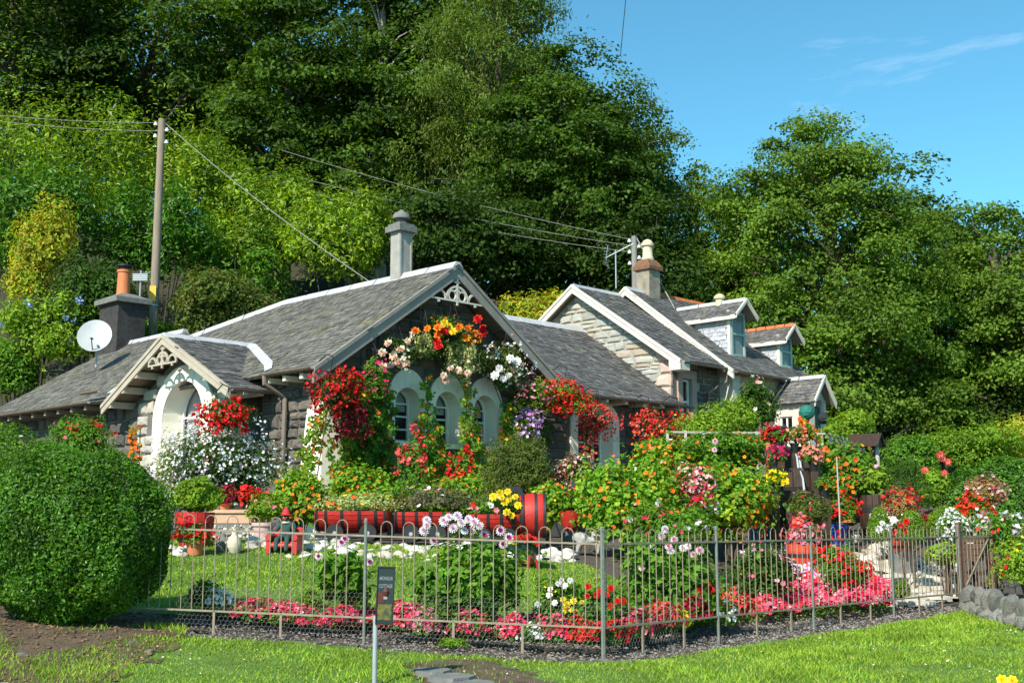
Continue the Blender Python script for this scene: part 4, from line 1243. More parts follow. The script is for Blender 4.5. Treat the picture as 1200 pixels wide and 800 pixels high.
cable('upper cable running left from the tall brown pole', [pp - np.array([.1, 0, .1]), at(-60, 128, 38)], .008, sag=.012)
cable('lower cable running left from the tall brown pole', [pp - np.array([.1, 0, .35]), at(-60, 134, 38)], .008, sag=.012)
cable('topmost cable from the wood to the grey pole', [at(330, 176, 40), top2 - np.array([.1, 0, .1])], .008, sag=.012)
cable('middle cable from the wood to the grey pole', [at(340, 205, 40), top2 - np.array([.1, 0, .3])], .008, sag=.015)
cable('lowest cable from the wood to the grey pole', [at(360, 225, 40), top2 - np.array([.1, 0, .5])], .008, sag=.015)
cable('taut stay from the grey pole down to the dormer roof', [top2 - np.array([-.08, 0, .05]), H(14.0, 2.6, 7.15)], .02)
cable('thin dark cable crossing the open sky', [at(737, -40, 40), at(727, 66, 44)], .016)

def yagi(label, base, ztop, d, n, span, loc_up, grid=True):
    """rooftop aerial: mast, boom, elements, reflector grid"""
    o = thing('tv_aerial', label, 'aerial', base)
    h = ztop - base[2]
    MB().tube([(0, 0, 0), (0, 0, h)], .022, 6).build('mast', M['galvanised'], o)
    d = np.array(d, float); d /= np.linalg.norm(d); sd = np.array([-d[1], d[0], 0])
    c = np.array([0, 0, h - .08])
    MB().beam(c - d * span * .35, c + d * span * .65, .02, .02).build('boom', M['aluminium'], o)
    for k in range(n):
        q = c + d * span * (-.25 + .88 * k / (n - 1)) + np.array([0, 0, .02]); e = .16 - .05 * k / n
        MB().beam(q - sd * e, q + sd * e, .009, .009).build('element', M['aluminium'], o)
    q = c - d * span * .35
    for k in range(8):
        z = (k - 3.5) * .09
        q2 = q - d * abs(z) * -.25 + np.array([0, 0, z])
        MB().beam(q2 - sd * .28, q2 + sd * .28, .012, .012).build('reflector_rod', M['aluminium'], o)
    for sgn in (-1, 1):
        MB().beam(q, q + d * .08 + np.array([0, 0, sgn * .36]), .014, .014, (1, 0, 0)).build('reflector_arm', M['aluminium'], o)
    return o
ab = at(722, 338, 35.0)
yagi('aluminium television aerial on a mast beside the stone chimney', ab, at(718, 293, 35)[2], (.75, -.25, .35), 9, .95, 0)
al = at(163, 368, 33.3)
la = thing('tv_aerial', 'small white panel aerial on a mast beside the utility pole', 'aerial', (al[0], al[1], at(163, 400, 33.3)[2] - .3))
hz = at(163, 317, 33.3)[2] - (at(163, 400, 33.3)[2] - .3)
MB().tube([(0, 0, 0), (0, 0, hz)], .025, 6).build('mast', M['galvanised'], la)
MB().box(-.2, .2, -.06, -.03, hz - .28, hz - .1).build('panel', M['dish_white'], la)
for k in range(4):
    MB().box(-.22, .22, -.075, -.062, hz - .3 + k * .06, hz - .285 + k * .06).build('element', M['aluminium'], la)
MB().beam((0, 0, hz - .1), (.35, .25, hz + .05), .02, .02).build('boom', M['aluminium'], la)

dp = at(111, 394, 29.5)
rz = 3.95 + SLOPE * .8
dish = thing('satellite_dish', 'round pale satellite dish on the slate roof by the brick chimney', 'satellite dish', (dp[0], dp[1], dp[2] - .7))
mbd = MB(); n = 28; ring = [(0, .0)] + [(r, r * r * .28) for r in (.1, .2, .3, .38, .42)]
dn = unit(np.array([[.12, -.93, .34]]))[0]; du = unit(np.cross(dn, [0, 0, 1])[None])[0]; dv = np.cross(du, dn)
V = []; F = []
for off_ in (0, -.015):
    for r, z in ring[1:]:
        for k in range(n):
            t = 2 * math.pi * k / n
            V.append(np.array([0, 0, .7]) + du * r * math.cos(t) + dv * r * 1.06 * math.sin(t) + dn * (z + off_))
m = 5
for g in range(2):
    b = g * m * n
    for i in range(m - 1):
        for k in range(n):
            k2 = (k + 1) % n; F.append((b + i * n + k, b + i * n + k2, b + (i + 1) * n + k2, b + (i + 1) * n + k))
    V.append(np.array([0, 0, .7]) + dn * (-.015 * g)); F += [(len(V) - 1, b + k, b + (k + 1) % n) for k in range(n)]
F += [((m - 1) * n + k, (m - 1) * n + (k + 1) % n, m * n + (m - 1) * n + (k + 1) % n, m * n + (m - 1) * n + k) for k in range(n)]
mbd.add(V, F).build('reflector', M['dish_white'], dish, True)
fp = np.array([0, 0, .7]) + dn * .3 - dv * .22
MB().tube([np.array([0, 0, .7]) - dv * .43, fp], .014, 6).build('feed_arm', M['iron_black'], dish)
MB().tube([fp, fp - dn * .1 + dv * .04], .03, 8).build('feed_horn', M['iron_black'], dish)
MB().tube([np.array([0, 0, .7]) - dn * .05, np.array([0, .2, .25]), np.array([0, .2, -.05])], .03, 8).build('bracket', M['galvanised'], dish)

# ------------------------------------------------------------------ hoop-topped fence, gate
def seg_fence(name, label, a, b, posts, legs, za, zb):
    """a, b ends in plan; posts: fractions"""
    a = np.array(a); b = np.array(b); L = np.linalg.norm(b - a); d = (b - a) / L
    ang = math.atan2(d[1], d[0])
    o = thing(name, label, 'fence', (a[0], a[1], za))
    zat = lambda f: (zb - za) * f
    P = lambda f, z: np.array([(b - a)[0] * f, (b - a)[1] * f, zat(f) + z])
    for z, nm in ((.93, 'top_rail'), (.19, 'bottom_rail')):
        MB().beam(P(0, z), P(1, z), .016, .017).build(nm, M['fence_metal'], o)
    pitch = .2065; w = .052
    hp_ = []
    for k in range(13):
        if k == 0: continue
    path = [(-w, 0, 0), (-w, 0, .78)] + [(-w * math.cos(math.pi * i / 8), 0, .83 + w * 1.1 * math.sin(math.pi * i / 8)) for i in range(9)] + [(w, 0, .78), (w, 0, 0)]
    me = MB().tube(path, .0052, 5).mesh('hoop', M['fence_metal'], True)
    n = int(L / pitch)
    for k in range(n):
        f = (k + .5) / n
        if any(abs(f - q) * L < .05 for q in posts): continue
        h = obj('hoop', me, o); h.location = P(f, .18); h.rotation_euler = (0, -math.atan2(zb - za, L) * 0, ang)
    pm_ = MB().lathe([(.015, -.25), (.015, 1.05), (.018, 1.05), (.018, 1.08), (.008, 1.09)], 8).mesh('post', M['post_metal'])
    for q in posts:
        h = obj('post', pm_, o); h.location = P(q, 0)
    lm = MB().box(-.011, .011, -.008, .008, -.2, .19).mesh('leg', M['fence_metal'])
    for q in legs:
        h = obj('leg', lm, o); h.location = P(q, 0); h.rotation_euler = (0, 0, ang)
    return o, P, L, d
def frac_at(px, a, b):
    r = ray(px, 660)[:2]; a = np.array(a); b = np.array(b); e = b - a
    # a + f e parallel to r
    return float((r[0] * a[1] - r[1] * a[0]) / (r[1] * e[0] - r[0] * e[1]))
fl_o, PL, LL, dL = seg_fence('hoop_fence', 'rusty hoop-topped metal fence in front of the garden lawn', FL0, FC, [frac_at(428, FL0, FC), .999], [frac_at(x, FL0, FC) for x in (253, 331, 532, 612)], .195, .01)
G0 = FC + (FR1 - FC) * frac_at(1124, FC, FR1)
fr_o, PR, LR, dR = seg_fence('hoop_fence', 'rusty hoop-topped metal fence running from the corner post to the gate', FC, G0, [.001, frac_at(840, FC, G0), frac_at(951, FC, G0), frac_at(1045, FC, G0), 1.0], [frac_at(x, FC, G0) for x in (752, 800, 885, 925, 983, 1018, 1075, 1102)], .01, .01)
G1 = FC + (FR1 - FC) * (frac_at(1164, FC, FR1))
seg_fence('hoop_fence', 'short hoop-topped metal fence beyond the gate above the rubble wall', G1, FR2, [0.0, .45, .98], [.2, .7], .01, .12)
# gate
gate = thing('garden_gate', 'hoop-topped metal garden gate between brown posts', 'gate', (G0[0], G0[1], .01))
gl_ = G1 - G0; gL = np.linalg.norm(gl_); gd = gl_ / gL; gang = math.atan2(gd[1], gd[0])
for z, nm in ((.93, 'top_rail'), (.16, 'bottom_rail')):
    MB().beam((gd[0] * .05, gd[1] * .05, z), (gl_[0] - gd[0] * .05, gl_[1] - gd[1] * .05, z), .02, .026).build(nm, M['fence_metal'], gate)
path = [(-.052, 0, 0), (-.052, 0, .78)] + [(-.052 * math.cos(math.pi * i / 8), 0, .83 + .057 * math.sin(math.pi * i / 8)) for i in range(9)] + [(.052, 0, .78), (.052, 0, 0)]
me = MB().tube(path, .0052, 5).mesh('hoop', M['fence_metal'], True)
for k in range(int(gL / .2)):
    f = (k + .5) / int(gL / .2)
    h = obj('hoop', me, gate); h.location = (gl_[0] * f, gl_[1] * f, .16); h.rotation_euler = (0, 0, gang)
for q in (0.02, .98):
    h = MB().box(-.03, .03, -.03, .03, -.2, 1.12).build('gate_post', M['chair_wood'], gate); h.location = (gl_[0] * q, gl_[1] * q, 0); h.rotation_euler = (0, 0, gang)
MB().beam((gd[0] * .08, gd[1] * .08, .2), (gl_[0] * .9, gl_[1] * .9, .9), .014, .02).build('brace', M['fence_metal'], gate)
for (pa, pb, lab) in ((1045, 1120, 'rusty diagonal stay bracing the fence next to the gate'),):
    qa = FC + (G0 - FC) * frac_at(pa + 10, FC, G0); qb = FC + (G0 - FC) * frac_at(pb, FC, G0)
    za, zb2 = .0, .0
    MB().beam(np.array([qa[0] - FC[0], qa[1] - FC[1] + .03, za + .25 - .01]), np.array([qb[0] - FC[0], qb[1] - FC[1] + .03, zb2 + .9 - .01]), .012, .016).build('brace', M['fence_metal'], fr_o)
# chicken wire along the foot of the fence
def chicken(parent, P, L, f0, f1, h, seed):
    mb_v = []; mb_f = []
    c = .05; r = .0009
    nxx = int((f1 - f0) * L / (c * .866)); nzz = int(h / (c * .75))
    rng_ = np.random.default_rng(seed)
    def seg(p, q):
        b = len(mb_v)
        d = unit((q - p)[None])[0]; s1_ = np.array([-d[2] * dd[0], -d[2] * dd[1], d[0] * dd[0] + d[1] * dd[1]]); 
        s1_ = s1_ / max(1e-6, np.linalg.norm(s1_)) * r
        y_ = np.array([-dd[1], dd[0], 0]) * r
        mb_v.extend([p + s1_, p - s1_ * .5 + y_, p - s1_ * .5 - y_, q + s1_, q - s1_ * .5 + y_, q - s1_ * .5 - y_])
        mb_f.extend([(b, b + 1, b + 4, b + 3), (b + 1, b + 2, b + 5, b + 4), (b + 2, b, b + 3, b + 5)])
    dd = (P(1, 0) - P(0, 0)); dd = dd / np.linalg.norm(dd)
    def pt(u, z):
        q = P(f0 + u / L, max(-.02, z)) ; return q + np.array([dd[1], -dd[0], 0]) * -.02
    for j in range(nzz):
        for i in range(nxx):
            u = (i + .5 * (j % 2)) * c * .866; z = j * c * .75
            seg(pt(u, z), pt(u, z + c * .5))
            seg(pt(u, z + c * .5), pt(u + c * .433, z + c * .75))
            seg(pt(u, z + c * .5), pt(u - c * .433, z + c * .75))
    o = obj('chicken_wire', mesh_np('chicken_wire', np.array(mb_v), [np.array(mb_f)], [M['wire']]), parent, 'stuff')
chicken(fl_o, PL, LL, .27, .995, .42, 1)
chicken(fr_o, PR, LR, .0, .16, .4, 2)

# ------------------------------------------------------------------ sign on a post
sg = at(440, 800, 9.3)
sgx, sgy = at(440, 730, 9.3)[0], 9.3
sgz = float(gz(sgx, sgy))
sign = thing('name_sign', 'small dark upright name sign on a grey metal post at the verge', 'sign', (sgx, sgy, sgz))
zt = at(446, 665, 9.3)[2] - sgz; zm = at(446, 729, 9.3)[2] - sgz
MB().lathe([(.019, -.1), (.019, zm + .05)], 12).build('post', M['galvanised'], sign, True)
swd = 18.0 / FPX * 9.3 / 2
plate = MB().box(-swd, swd, -.03, -.02, zm, zt).build('panel', M['sign_dark'], sign)
plate.location = (.05, 0, 0); plate.rotation_euler = (0, .03, .12)
fb = MB()
for (x0, x1, z0, z1) in ((-swd - .008, swd + .008, zt, zt + .012), (-swd - .008, swd + .008, zm - .012, zm), (-swd - .008, -swd, zm, zt), (swd, swd + .008, zm, zt)):
    fb.box(x0, x1, -.036, -.018, z0, z1)
fb.build('frame', M['iron_black'], plate)
def text_part(txt, size, z, mat, parent):
    cu = bpy.data.curves.new('t', 'FONT'); cu.body = txt; cu.size = size; cu.align_x = 'CENTER'; cu.extrude = .0006
    to = bpy.data.objects.new('t', cu); COL.objects.link(to)
    bpy.context.view_layer.update()
    me = bpy.data.meshes.new_from_object(to.evaluated_get(bpy.context.evaluated_depsgraph_get()))
    bpy.data.objects.remove(to)
    me.materials.clear(); me.materials.append(M[mat])
    t = obj('lettering', me, parent); t.location = (0, -.0315, z); t.rotation_euler = (math.pi / 2, 0, 0)
    wd = max(v.co.x for v in me.vertices) - min(v.co.x for v in me.vertices)
    t.scale = (swd * 1.72 / wd, 1.25, 1)
hh = zt - zm
text_part('ARDNOUR', .03, zt - hh * .22, 'sign_text', plate)
text_part('COTTAGE', .03, zt - hh * .36, 'sign_text', plate)
pb_ = MB(); rr = np.random.default_rng(5)
pb_.box(-swd * .9, swd * .9, -.0325, -.031, zm + hh * .05, zm + hh * .34)
pb_.build('picture', M['sign_yellow'], plate)
MB().box(-swd * .9, -swd * .1, -.0325, -.031, zm + hh * .36, zm + hh * .56).build('picture', M['sign_red'], plate)
MB().box(-.012, .016, -.0335, -.0327, zm + hh * .43, zm + hh * .48).build('picture', M['sign_white'], plate)
MB().lathe([(.02, 0), (.026, .03), (.012, .06)], 10, (.004, -.024, zm + hh * .5)).build('picture', M['sign_red'], plate)

# ------------------------------------------------------------------ rubble wall by the gate, stepping stones
def boulder(r, mat):
    D = rdir(r, 60)
    import bmesh
    bm = bmesh.new()
    bmesh.ops.create_icosphere(bm, subdivisions=2, radius=.5)
    ws = [(r.normal(size=3) * 2.2, r.uniform(0, 6)) for _ in range(5)]
    for v in bm.verts:
        d = np.array(v.co); f = 1 + sum(.09 * math.cos(d @ w * 2 + p) for w, p in ws)
        c = np.array(v.co) * f
        for w, p in ws[:4]:                                       # broken flat faces
            nn = w / np.linalg.norm(w); e = c @ nn - .3
            if e > 0: c = c - nn * e * .85
        v.co = c
    me = bpy.data.meshes.new('stone'); bm.to_mesh(me); bm.free(); me.materials.append(M[mat])
    return me
rk = np.random.default_rng(17)
WB = [boulder(rk, 'wall_rock') for _ in range(6)]
WW = [boulder(rk, 'white_rock') for _ in range(6)]
ws0 = at(1136, 700, 15.3); ws1 = at(1225, 740, 12.6)
swall = thing('rubble_wall', 'low rubble stone wall with upright coping stones beside the gate', 'wall', (ws0[0], ws0[1], float(gz(ws0[0], ws0[1]))))
rp = random.Random(4)
for row in range(2):
    n = 13
    for k in range(n):
        f = (k + .5 * (row % 2)) / n
        x = ws0[0] + (ws1[0] - ws0[0]) * f; y = ws0[1] + (ws1[1] - ws0[1]) * f
        o = obj('stone' if row < 1 else 'coping_stone', rp.choice(WB), swall)
        z = float(gz(x, y)) + (.05 if row == 0 else .2)
        o.location = (x - ws0[0] + rp.uniform(-.03, .03), y - ws0[1] + rp.uniform(-.05, .05), z - float(gz(ws0[0], ws0[1])))
        o.rotation_euler = (rp.uniform(-.3, .3), rp.uniform(-.3, .3), rp.uniform(-.5, .5))
        o.scale = (rp.uniform(.25, .36), rp.uniform(.3, .42), rp.uniform(.16, .22)) if row < 1 else (rp.uniform(.13, .2), rp.uniform(.22, .32), rp.uniform(.22, .34))
for i, (px, py, w_, l_, lab) in enumerate(((505, 787, .3, .2, 'dark slate stepping stone at the edge of the bare patch'), (528, 795, .34, .2, 'middle dark slate stepping stone in the verge'), (552, 802, .34, .2, 'nearest dark slate stepping stone, cut by the picture edge'))):
    Y = 9.75 - .22 * i
    p = at(px, py, Y); z = float(gz(p[0], Y))
    r2 = np.random.default_rng(40 + i); k = 9
    pts = [(w_ / 2 * math.cos(2 * math.pi * q / k) * r2.uniform(.85, 1.15), l_ * .9 * math.sin(2 * math.pi * q / k) * r2.uniform(.85, 1.15)) for q in range(k)]
    o = MB().add([(x, y, .045) for x, y in pts] + [(x * 1.04, y * 1.04, -.04) for x, y in pts], [tuple(range(k)), tuple(range(2 * k - 1, k - 1, -1))] + [(q, (q + 1) % k, (q + 1) % k + k, q + k) for q in range(k)]).build('stepping_stone', M['stone_grey'])
    o.location = (p[0], Y, z); tag(o, lab, 'stepping stone', 'slate stepping stones')
# loose rocks
def rocks(name, label, spots, smin, smax, ms, seed, spread=.0):
    r = random.Random(seed)
    c = spots[0]
    root = thing(name, label, 'rocks', (c[0], c[1], float(gz(c[0], c[1]))))
    for (x, y) in spots:
        o = obj('rock', r.choice(ms), root)
        s = r.uniform(smin, smax)
        o.location = (x - c[0], y - c[1], float(gz(x, y)) - float(gz(c[0], c[1])) + s * .08)
        o.scale = (s * r.uniform(.9, 1.5), s * r.uniform(.8, 1.2), s * r.uniform(.6, .9)); o.rotation_euler = (r.uniform(-.3, .3), r.uniform(-.3, .3), r.uniform(0, 6))
    return root
def hit_spots(p0, p1, n, jx, jy, seed):
    r = random.Random(seed)
    return [hit(p0[0] + (p1[0] - p0[0]) * k / n + r.uniform(-jx, jx), p0[1] + (p1[1] - p0[1]) * k / n + r.uniform(-jy, jy)) for k in range(n + 1)]
def row_spots(px0, Y0, px1, Y1, n, jit, seed, py=640):
    r = random.Random(seed); a = at(px0, py, Y0); b = at(px1, py, Y1)
    return [(a[0] + (b[0] - a[0]) * k / n + r.uniform(-jit, jit), a[1] + (b[1] - a[1]) * k / n + r.uniform(-jit, jit)) for k in range(n + 1)]
rocks('rock_border', 'row of white rocks along the back edge of the lawn', hit_spots((345, 650), (505, 652), 40, 8, 5, 1), .06, .19, WW, 1)
rocks('rock_border', 'pale flat stones behind the white rock row under the red barrels', hit_spots((350, 641), (560, 642), 40, 8, 4, 2), .06, .2, WW, 2)
rocks('rock_heap', 'small heap of white rocks right of the wheelbarrow planter', hit_spots((632, 652), (668, 654), 24, 8, 6, 3), .1, .22, WW, 3)
rocks('rock_heap', 'white rocks beside the steps of the barrel waterfall', hit_spots((905, 640), (1000, 640), 24, 8, 8, 4), .14, .34, WW, 4)
rocks('rock_heap', 'white rocks edging the pale path', hit_spots((1012, 665), (1036, 640), 16, 10, 8, 5), .15, .34, WW, 5)
rocks('rock_border', 'white rocks along the upper edge of the path', hit_spots((1052, 655), (1122, 668), 18, 6, 3, 6), .12, .26, WW, 6)
rocks('rock_heap', 'white rocks by the red tub at the hedge', hit_spots((196, 646), (216, 648), 10, 8, 5, 7), .1, .22, WW, 7)
rocks('rock_border', 'white rock edging behind the seated figure', hit_spots((300, 638), (348, 640), 18, 8, 5, 8), .12, .28, WW, 8)
# crazy paving pieces on the path
rp = random.Random(12)
pm_s = []
for i in range(5):
    r2 = np.random.default_rng(60 + i); k = 7
    pts = [(.5 * math.cos(2 * math.pi * q / k + .2) * r2.uniform(.8, 1.1), .5 * math.sin(2 * math.pi * q / k + .2) * r2.uniform(.8, 1.1)) for q in range(k)]
    pm_s.append(MB().add([(x * .96, y * .96, .03) for x, y in pts] + [(x, y, -.03) for x, y in pts], [tuple(range(k))] + [(q, (q + 1) % k, (q + 1) % k + k, q + k) for q in range(k)]).mesh('paving_slab', M['paving']))
for yy in np.arange(15.9, 20.4, .42):
    for xx in np.arange(4.2, 7.4, .44):
        x = xx + rp.uniform(-.07, .07); y = yy + rp.uniform(-.07, .07)
        if in_poly(np.array([x]), np.array([y]), PATH)[0]:
            o = obj('paving_slab', rp.choice(pm_s), path_o); o.location = (x, y, float(gz(x, y)) + .02)
            e = .3
            o.rotation_euler = (math.atan((float(gz(x, y + e)) - float(gz(x, y - e))) / (2 * e)), -math.atan((float(gz(x + e, y)) - float(gz(x - e, y))) / (2 * e)), rp.uniform(0, 6)); o.scale = (.47, .47, 1)
# ------------------------------------------------------------------ trees and woodland shrubs
def bark_tubes(rng, mb, h, r0, targets, lean=(0, 0), n=9, limb_r=.3):
    pts = []; rad = []
    bend = rng.normal(size=(3, 2)) * .25
    for i in range(n):
        f = i / (n - 1)
        pts.append((lean[0] * f * h + bend[0, 0] * math.sin(f * 4) , lean[1] * f * h + bend[0, 1] * math.sin(f * 3.3), f * h))
        rad.append(r0 * (1.25 - .25 * min(1, f * 8)) * (1 - .82 * f) + .02)
    mb.tube(pts, rad, 8)
    for c in targets:
        f = np.clip((c[2] - .35 * math.hypot(c[0], c[1])) / h, .12, .92)
        k = int(f * (n - 1)); a = np.array(pts[k])
        c = np.asarray(c); mid = (a + c) / 2 + np.array([0, 0, .12 * np.linalg.norm(c - a)]) + rng.normal(size=3) * .25
        q = (mid + c) / 2 + rng.normal(size=3) * .2
        rr = rad[k] * limb_r + .02
        mb.tube([a, (a + mid) / 2 + (0, 0, .1), mid, q, c], [rr, rr * .8, rr * .6, rr * .4, .015], 5)
def tree(name, label, x, y, lobes, seed, nclump=90, per=260, leaf=.2, lw=.62, mat='tree_leaf', bark='bark', r0=.35, clump=1.15, flat=.65, group=None, fill=.18, trunk_h=None, droop=0., base_dz=0., shell=.3, jit=.6):
    """tapered trunk, limbs to the leaf clumps, a crown of single leaves; lobes (dx, dy, dz, rx, ry, rz) above the foot"""
    rng = np.random.default_rng(seed)
    z0 = float(gz(x, y)) - .15 + base_dz
    o = thing(name, label, 'tree', (x, y, z0), group=group)
    L = np.array(lobes, float)
    wt = (L[:, 3] * L[:, 5]); wt = wt / wt.sum()
    C = []; Nc = []
    pick = rng.choice(len(L), nclump * 3, p=wt)
    for k in pick:
        D = rdir(rng, 1)[0]
        if D[2] < -.8: continue
        rad = rng.uniform(1 - shell * 1.5, 1.0) * (1 + .12 * math.sin(D[0] * 5 + seed) * math.cos(D[2] * 6 + k))
        p = L[k, :3] + D * L[k, 3:] * rad
        inside = False
        for j in range(len(L)):
            if j != k and (((p - L[j, :3]) / L[j, 3:]) ** 2).sum() < .45: inside = True
        if inside and rng.random() < .8: continue
        C.append(p); Nc.append(D)
        if len(C) >= nclump: break
    C = np.array(C); nC = len(C)
    PP = []; NN = []
    for i in range(nC):
        m = int(per * rng.uniform(.6, 1.4)); rc = clump * rng.uniform(.65, 1.3)
        D = rdir(rng, m); D[:, 2] = np.where(D[:, 2] < -.3, -D[:, 2], D[:, 2])
        r = rng.uniform(.35, 1.0, m) ** .7 * lumpy(rng, D, .2, 5, 3.0)
        sq = np.array([1, 1, flat])
        PP.append(C[i] + D * sq * (r * rc)[:, None])
        NN.append(unit(D * .7 + Nc[i] * .35 + np.array([0, 0, .55]) + rng.normal(size=(m, 3)) * jit))
    if fill:
        m = int(nC * per * fill)
        k = rng.choice(len(L), m, p=wt)
        D = rdir(rng, m)
        PP.append(L[k, :3] + D * L[k, 3:] * (rng.uniform(0, 1, m) ** .5 * .82)[:, None]); NN.append(unit(rng.normal(size=(m, 3)) + np.array([0, 0, .6])))
    P = np.concatenate(PP); Nn = np.concatenate(NN)
    V, F = leaves(rng, P, Nn, leaf, leaf * lw, .15, droop)
    mb = MB()
    th = trunk_h or float((L[:, 2] + L[:, 5] * .55).max())
    bark_tubes(rng, mb, th, r0, C[rng.permutation(nC)[:int(nC * .4)]])
    mb.build('trunk', M[bark], o, True)
    obj('crown', mesh_np('crown', V, [F], [M[mat]]), o, 'stuff')
    return o
def pxtree(name, label, Y, px, ytop, ybot, wpx, seed, shape='round', **kw):
    """crown extents read from the photograph, at depth Y"""
    t = at(px, ytop, Y); b = at(px, ybot, Y)
    x = t[0]; y = Y
    z0 = float(gz(x, y)) - .15
    h = t[2] - z0; cb = b[2] - z0; rw = wpx / FPX * Y / 2
    H_ = h - cb; zc = cb + H_ / 2
    r = np.random.default_rng(seed + 500)
    if shape == 'round':
        lobes = [(0, 0, zc, rw * .8, rw * .75, H_ * .5)]
        for k in range(5):
            a = 2 * math.pi * k / 5 + r.uniform(-.3, .3)
            lobes.append((rw * .5 * math.cos(a), rw * .45 * math.sin(a), cb + H_ * r.uniform(.25, .62), rw * .5, rw * .5, H_ * r.uniform(.26, .36)))
    elif shape == 'tall':
        lobes = []
        for k in range(6):
            f = k / 5
            lobes.append((r.uniform(-.35, .35) * rw, r.uniform(-.3, .3) * rw, cb + H_ * (.1 + .78 * f), rw * (.95 - .5 * f), rw * (.9 - .45 * f), H_ * .17))
    else:
        lobes = [tuple(l) for l in shape(rw, cb, H_)]
    return tree(name, label, x, y, lobes, seed, **kw)
WG = 'trees of the wood behind the houses'
pxtree('broadleaf_tree', 'dark tall tree at the far left top of the wooded hill', 50, 20, -80, 150, 330, 101, 'round', mat='dark_leaf', nclump=85, per=230, leaf=.26, clump=1.5, group=WG)
pxtree('broadleaf_tree', 'dark leafy tree on the hill above the tall brown pole', 52, 190, -90, 210, 300, 102, 'round', mat='tree_leaf', nclump=85, per=230, leaf=.26, clump=1.5, group=WG)
pxtree('broadleaf_tree', 'slender dark tree beside the small gap of sky', 46, 345, -70, 285, 190, 103, 'tall', mat='tree_leaf', nclump=130, per=240, leaf=.22, clump=1.1, r0=.3, group=WG, fill=.12)
pxtree('broadleaf_tree', 'tall tree with bare pale upper limbs rising above the grey chimney', 48, 450, -70, 300, 230, 104, 'tall', mat='tree_leaf', bark='birch_bark', nclump=150, per=220, leaf=.22, clump=1.15, r0=.32, group=WG, fill=.12)
pxtree('larch_tree', 'feathery yellow-green larch reaching the top of the picture', 45, 585, -70, 240, 260, 105, 'tall', mat='larch_leaf', nclump=170, per=260, leaf=.19, lw=.3, clump=1.05, droop=2.2, r0=.28, group=WG, flat=1.1, fill=.1)
pxtree('broadleaf_tree', 'broad spreading tree right behind the stone gable', 44, 655, 50, 345, 270, 106, 'round', mat='tree_leaf', nclump=150, per=290, leaf=.165, lw=.7, clump=1.0, group=WG)
pxtree('birch_tree', 'light olive birch at the right edge of the wood against the sky', 47, 735, 110, 330, 150, 107, 'round', mat='larch_leaf', bark='birch_bark', nclump=85, per=220, leaf=.15, lw=.55, clump=1.0, droop=.8, r0=.22, group=WG, jit=.8)
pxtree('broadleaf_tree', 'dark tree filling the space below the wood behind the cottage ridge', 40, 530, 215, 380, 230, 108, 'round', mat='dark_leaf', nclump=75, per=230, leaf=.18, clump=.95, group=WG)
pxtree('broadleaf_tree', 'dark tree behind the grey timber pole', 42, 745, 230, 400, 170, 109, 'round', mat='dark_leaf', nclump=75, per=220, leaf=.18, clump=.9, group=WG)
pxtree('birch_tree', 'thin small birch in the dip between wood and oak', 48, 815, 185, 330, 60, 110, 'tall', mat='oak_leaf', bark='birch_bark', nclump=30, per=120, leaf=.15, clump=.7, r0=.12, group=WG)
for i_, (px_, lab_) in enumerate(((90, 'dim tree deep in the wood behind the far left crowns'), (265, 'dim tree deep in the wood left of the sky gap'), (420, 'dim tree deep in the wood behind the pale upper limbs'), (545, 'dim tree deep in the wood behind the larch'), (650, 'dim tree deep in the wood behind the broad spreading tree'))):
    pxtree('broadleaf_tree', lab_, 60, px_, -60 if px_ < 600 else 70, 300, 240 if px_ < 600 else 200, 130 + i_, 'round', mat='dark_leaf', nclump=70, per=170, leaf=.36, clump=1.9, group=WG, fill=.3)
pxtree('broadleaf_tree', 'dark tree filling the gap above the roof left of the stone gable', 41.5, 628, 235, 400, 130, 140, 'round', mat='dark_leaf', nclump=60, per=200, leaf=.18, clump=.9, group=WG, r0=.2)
def oak(rw, cb, H_):
    z = lambda f: cb + H_ * f
    return [(0, 0, z(.5), rw * .75, rw * .7, H_ * .42), (-.05 * rw, -.1 * rw, z(.82), rw * .48, rw * .5, H_ * .18), (-.55 * rw, -.15 * rw, z(.6), rw * .45, rw * .5, H_ * .22),
            (.55 * rw, .1 * rw, z(.5), rw * .45, rw * .5, H_ * .25), (-.5 * rw, -.2 * rw, z(.28), rw * .48, rw * .5, H_ * .2), (.15 * rw, -.5 * rw, z(.35), rw * .45, rw * .45, H_ * .22), (.5 * rw, 0, z(.22), rw * .5, rw * .5, H_ * .18), (-.45 * rw, -.35 * rw, z(.1), rw * .45, rw * .4, H_ * .14), (.05 * rw, -.45 * rw, z(.08), rw * .45, rw * .4, H_ * .13), (.55 * rw, -.25 * rw, z(.06), rw * .45, rw * .4, H_ * .13)]
OG = 'big trees on the open side behind the dormers'
pxtree('oak_tree', 'large rounded oak standing against the blue sky', 43, 965, 142, 500, 290, 111, oak, mat='oak_leaf', nclump=310, per=280, leaf=.145, lw=.7, clump=.95, r0=.6, group=OG)
pxtree('oak_tree', 'dark leafy tree between the stone house chimney and the oak', 46, 845, 205, 470, 160, 112, 'round', mat='tree_leaf', nclump=110, per=220, leaf=.2, clump=1.0, group=OG)
pxtree('oak_tree', 'tree with airy crown at the far right edge of the picture', 46, 1165, 228, 510, 220, 113, 'round', mat='oak_leaf', nclump=150, per=240, leaf=.165, lw=.7, clump=1.0, group=OG, fill=.1)
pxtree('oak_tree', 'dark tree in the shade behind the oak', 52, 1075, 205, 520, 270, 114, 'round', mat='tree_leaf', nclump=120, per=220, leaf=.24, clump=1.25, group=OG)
pxtree('oak_tree', 'shaded tree whose crown is cut by the right picture edge', 50, 1265, 245, 510, 230, 115, 'round', mat='tree_leaf', nclump=90, per=200, leaf=.24, clump=1.2, group=OG)
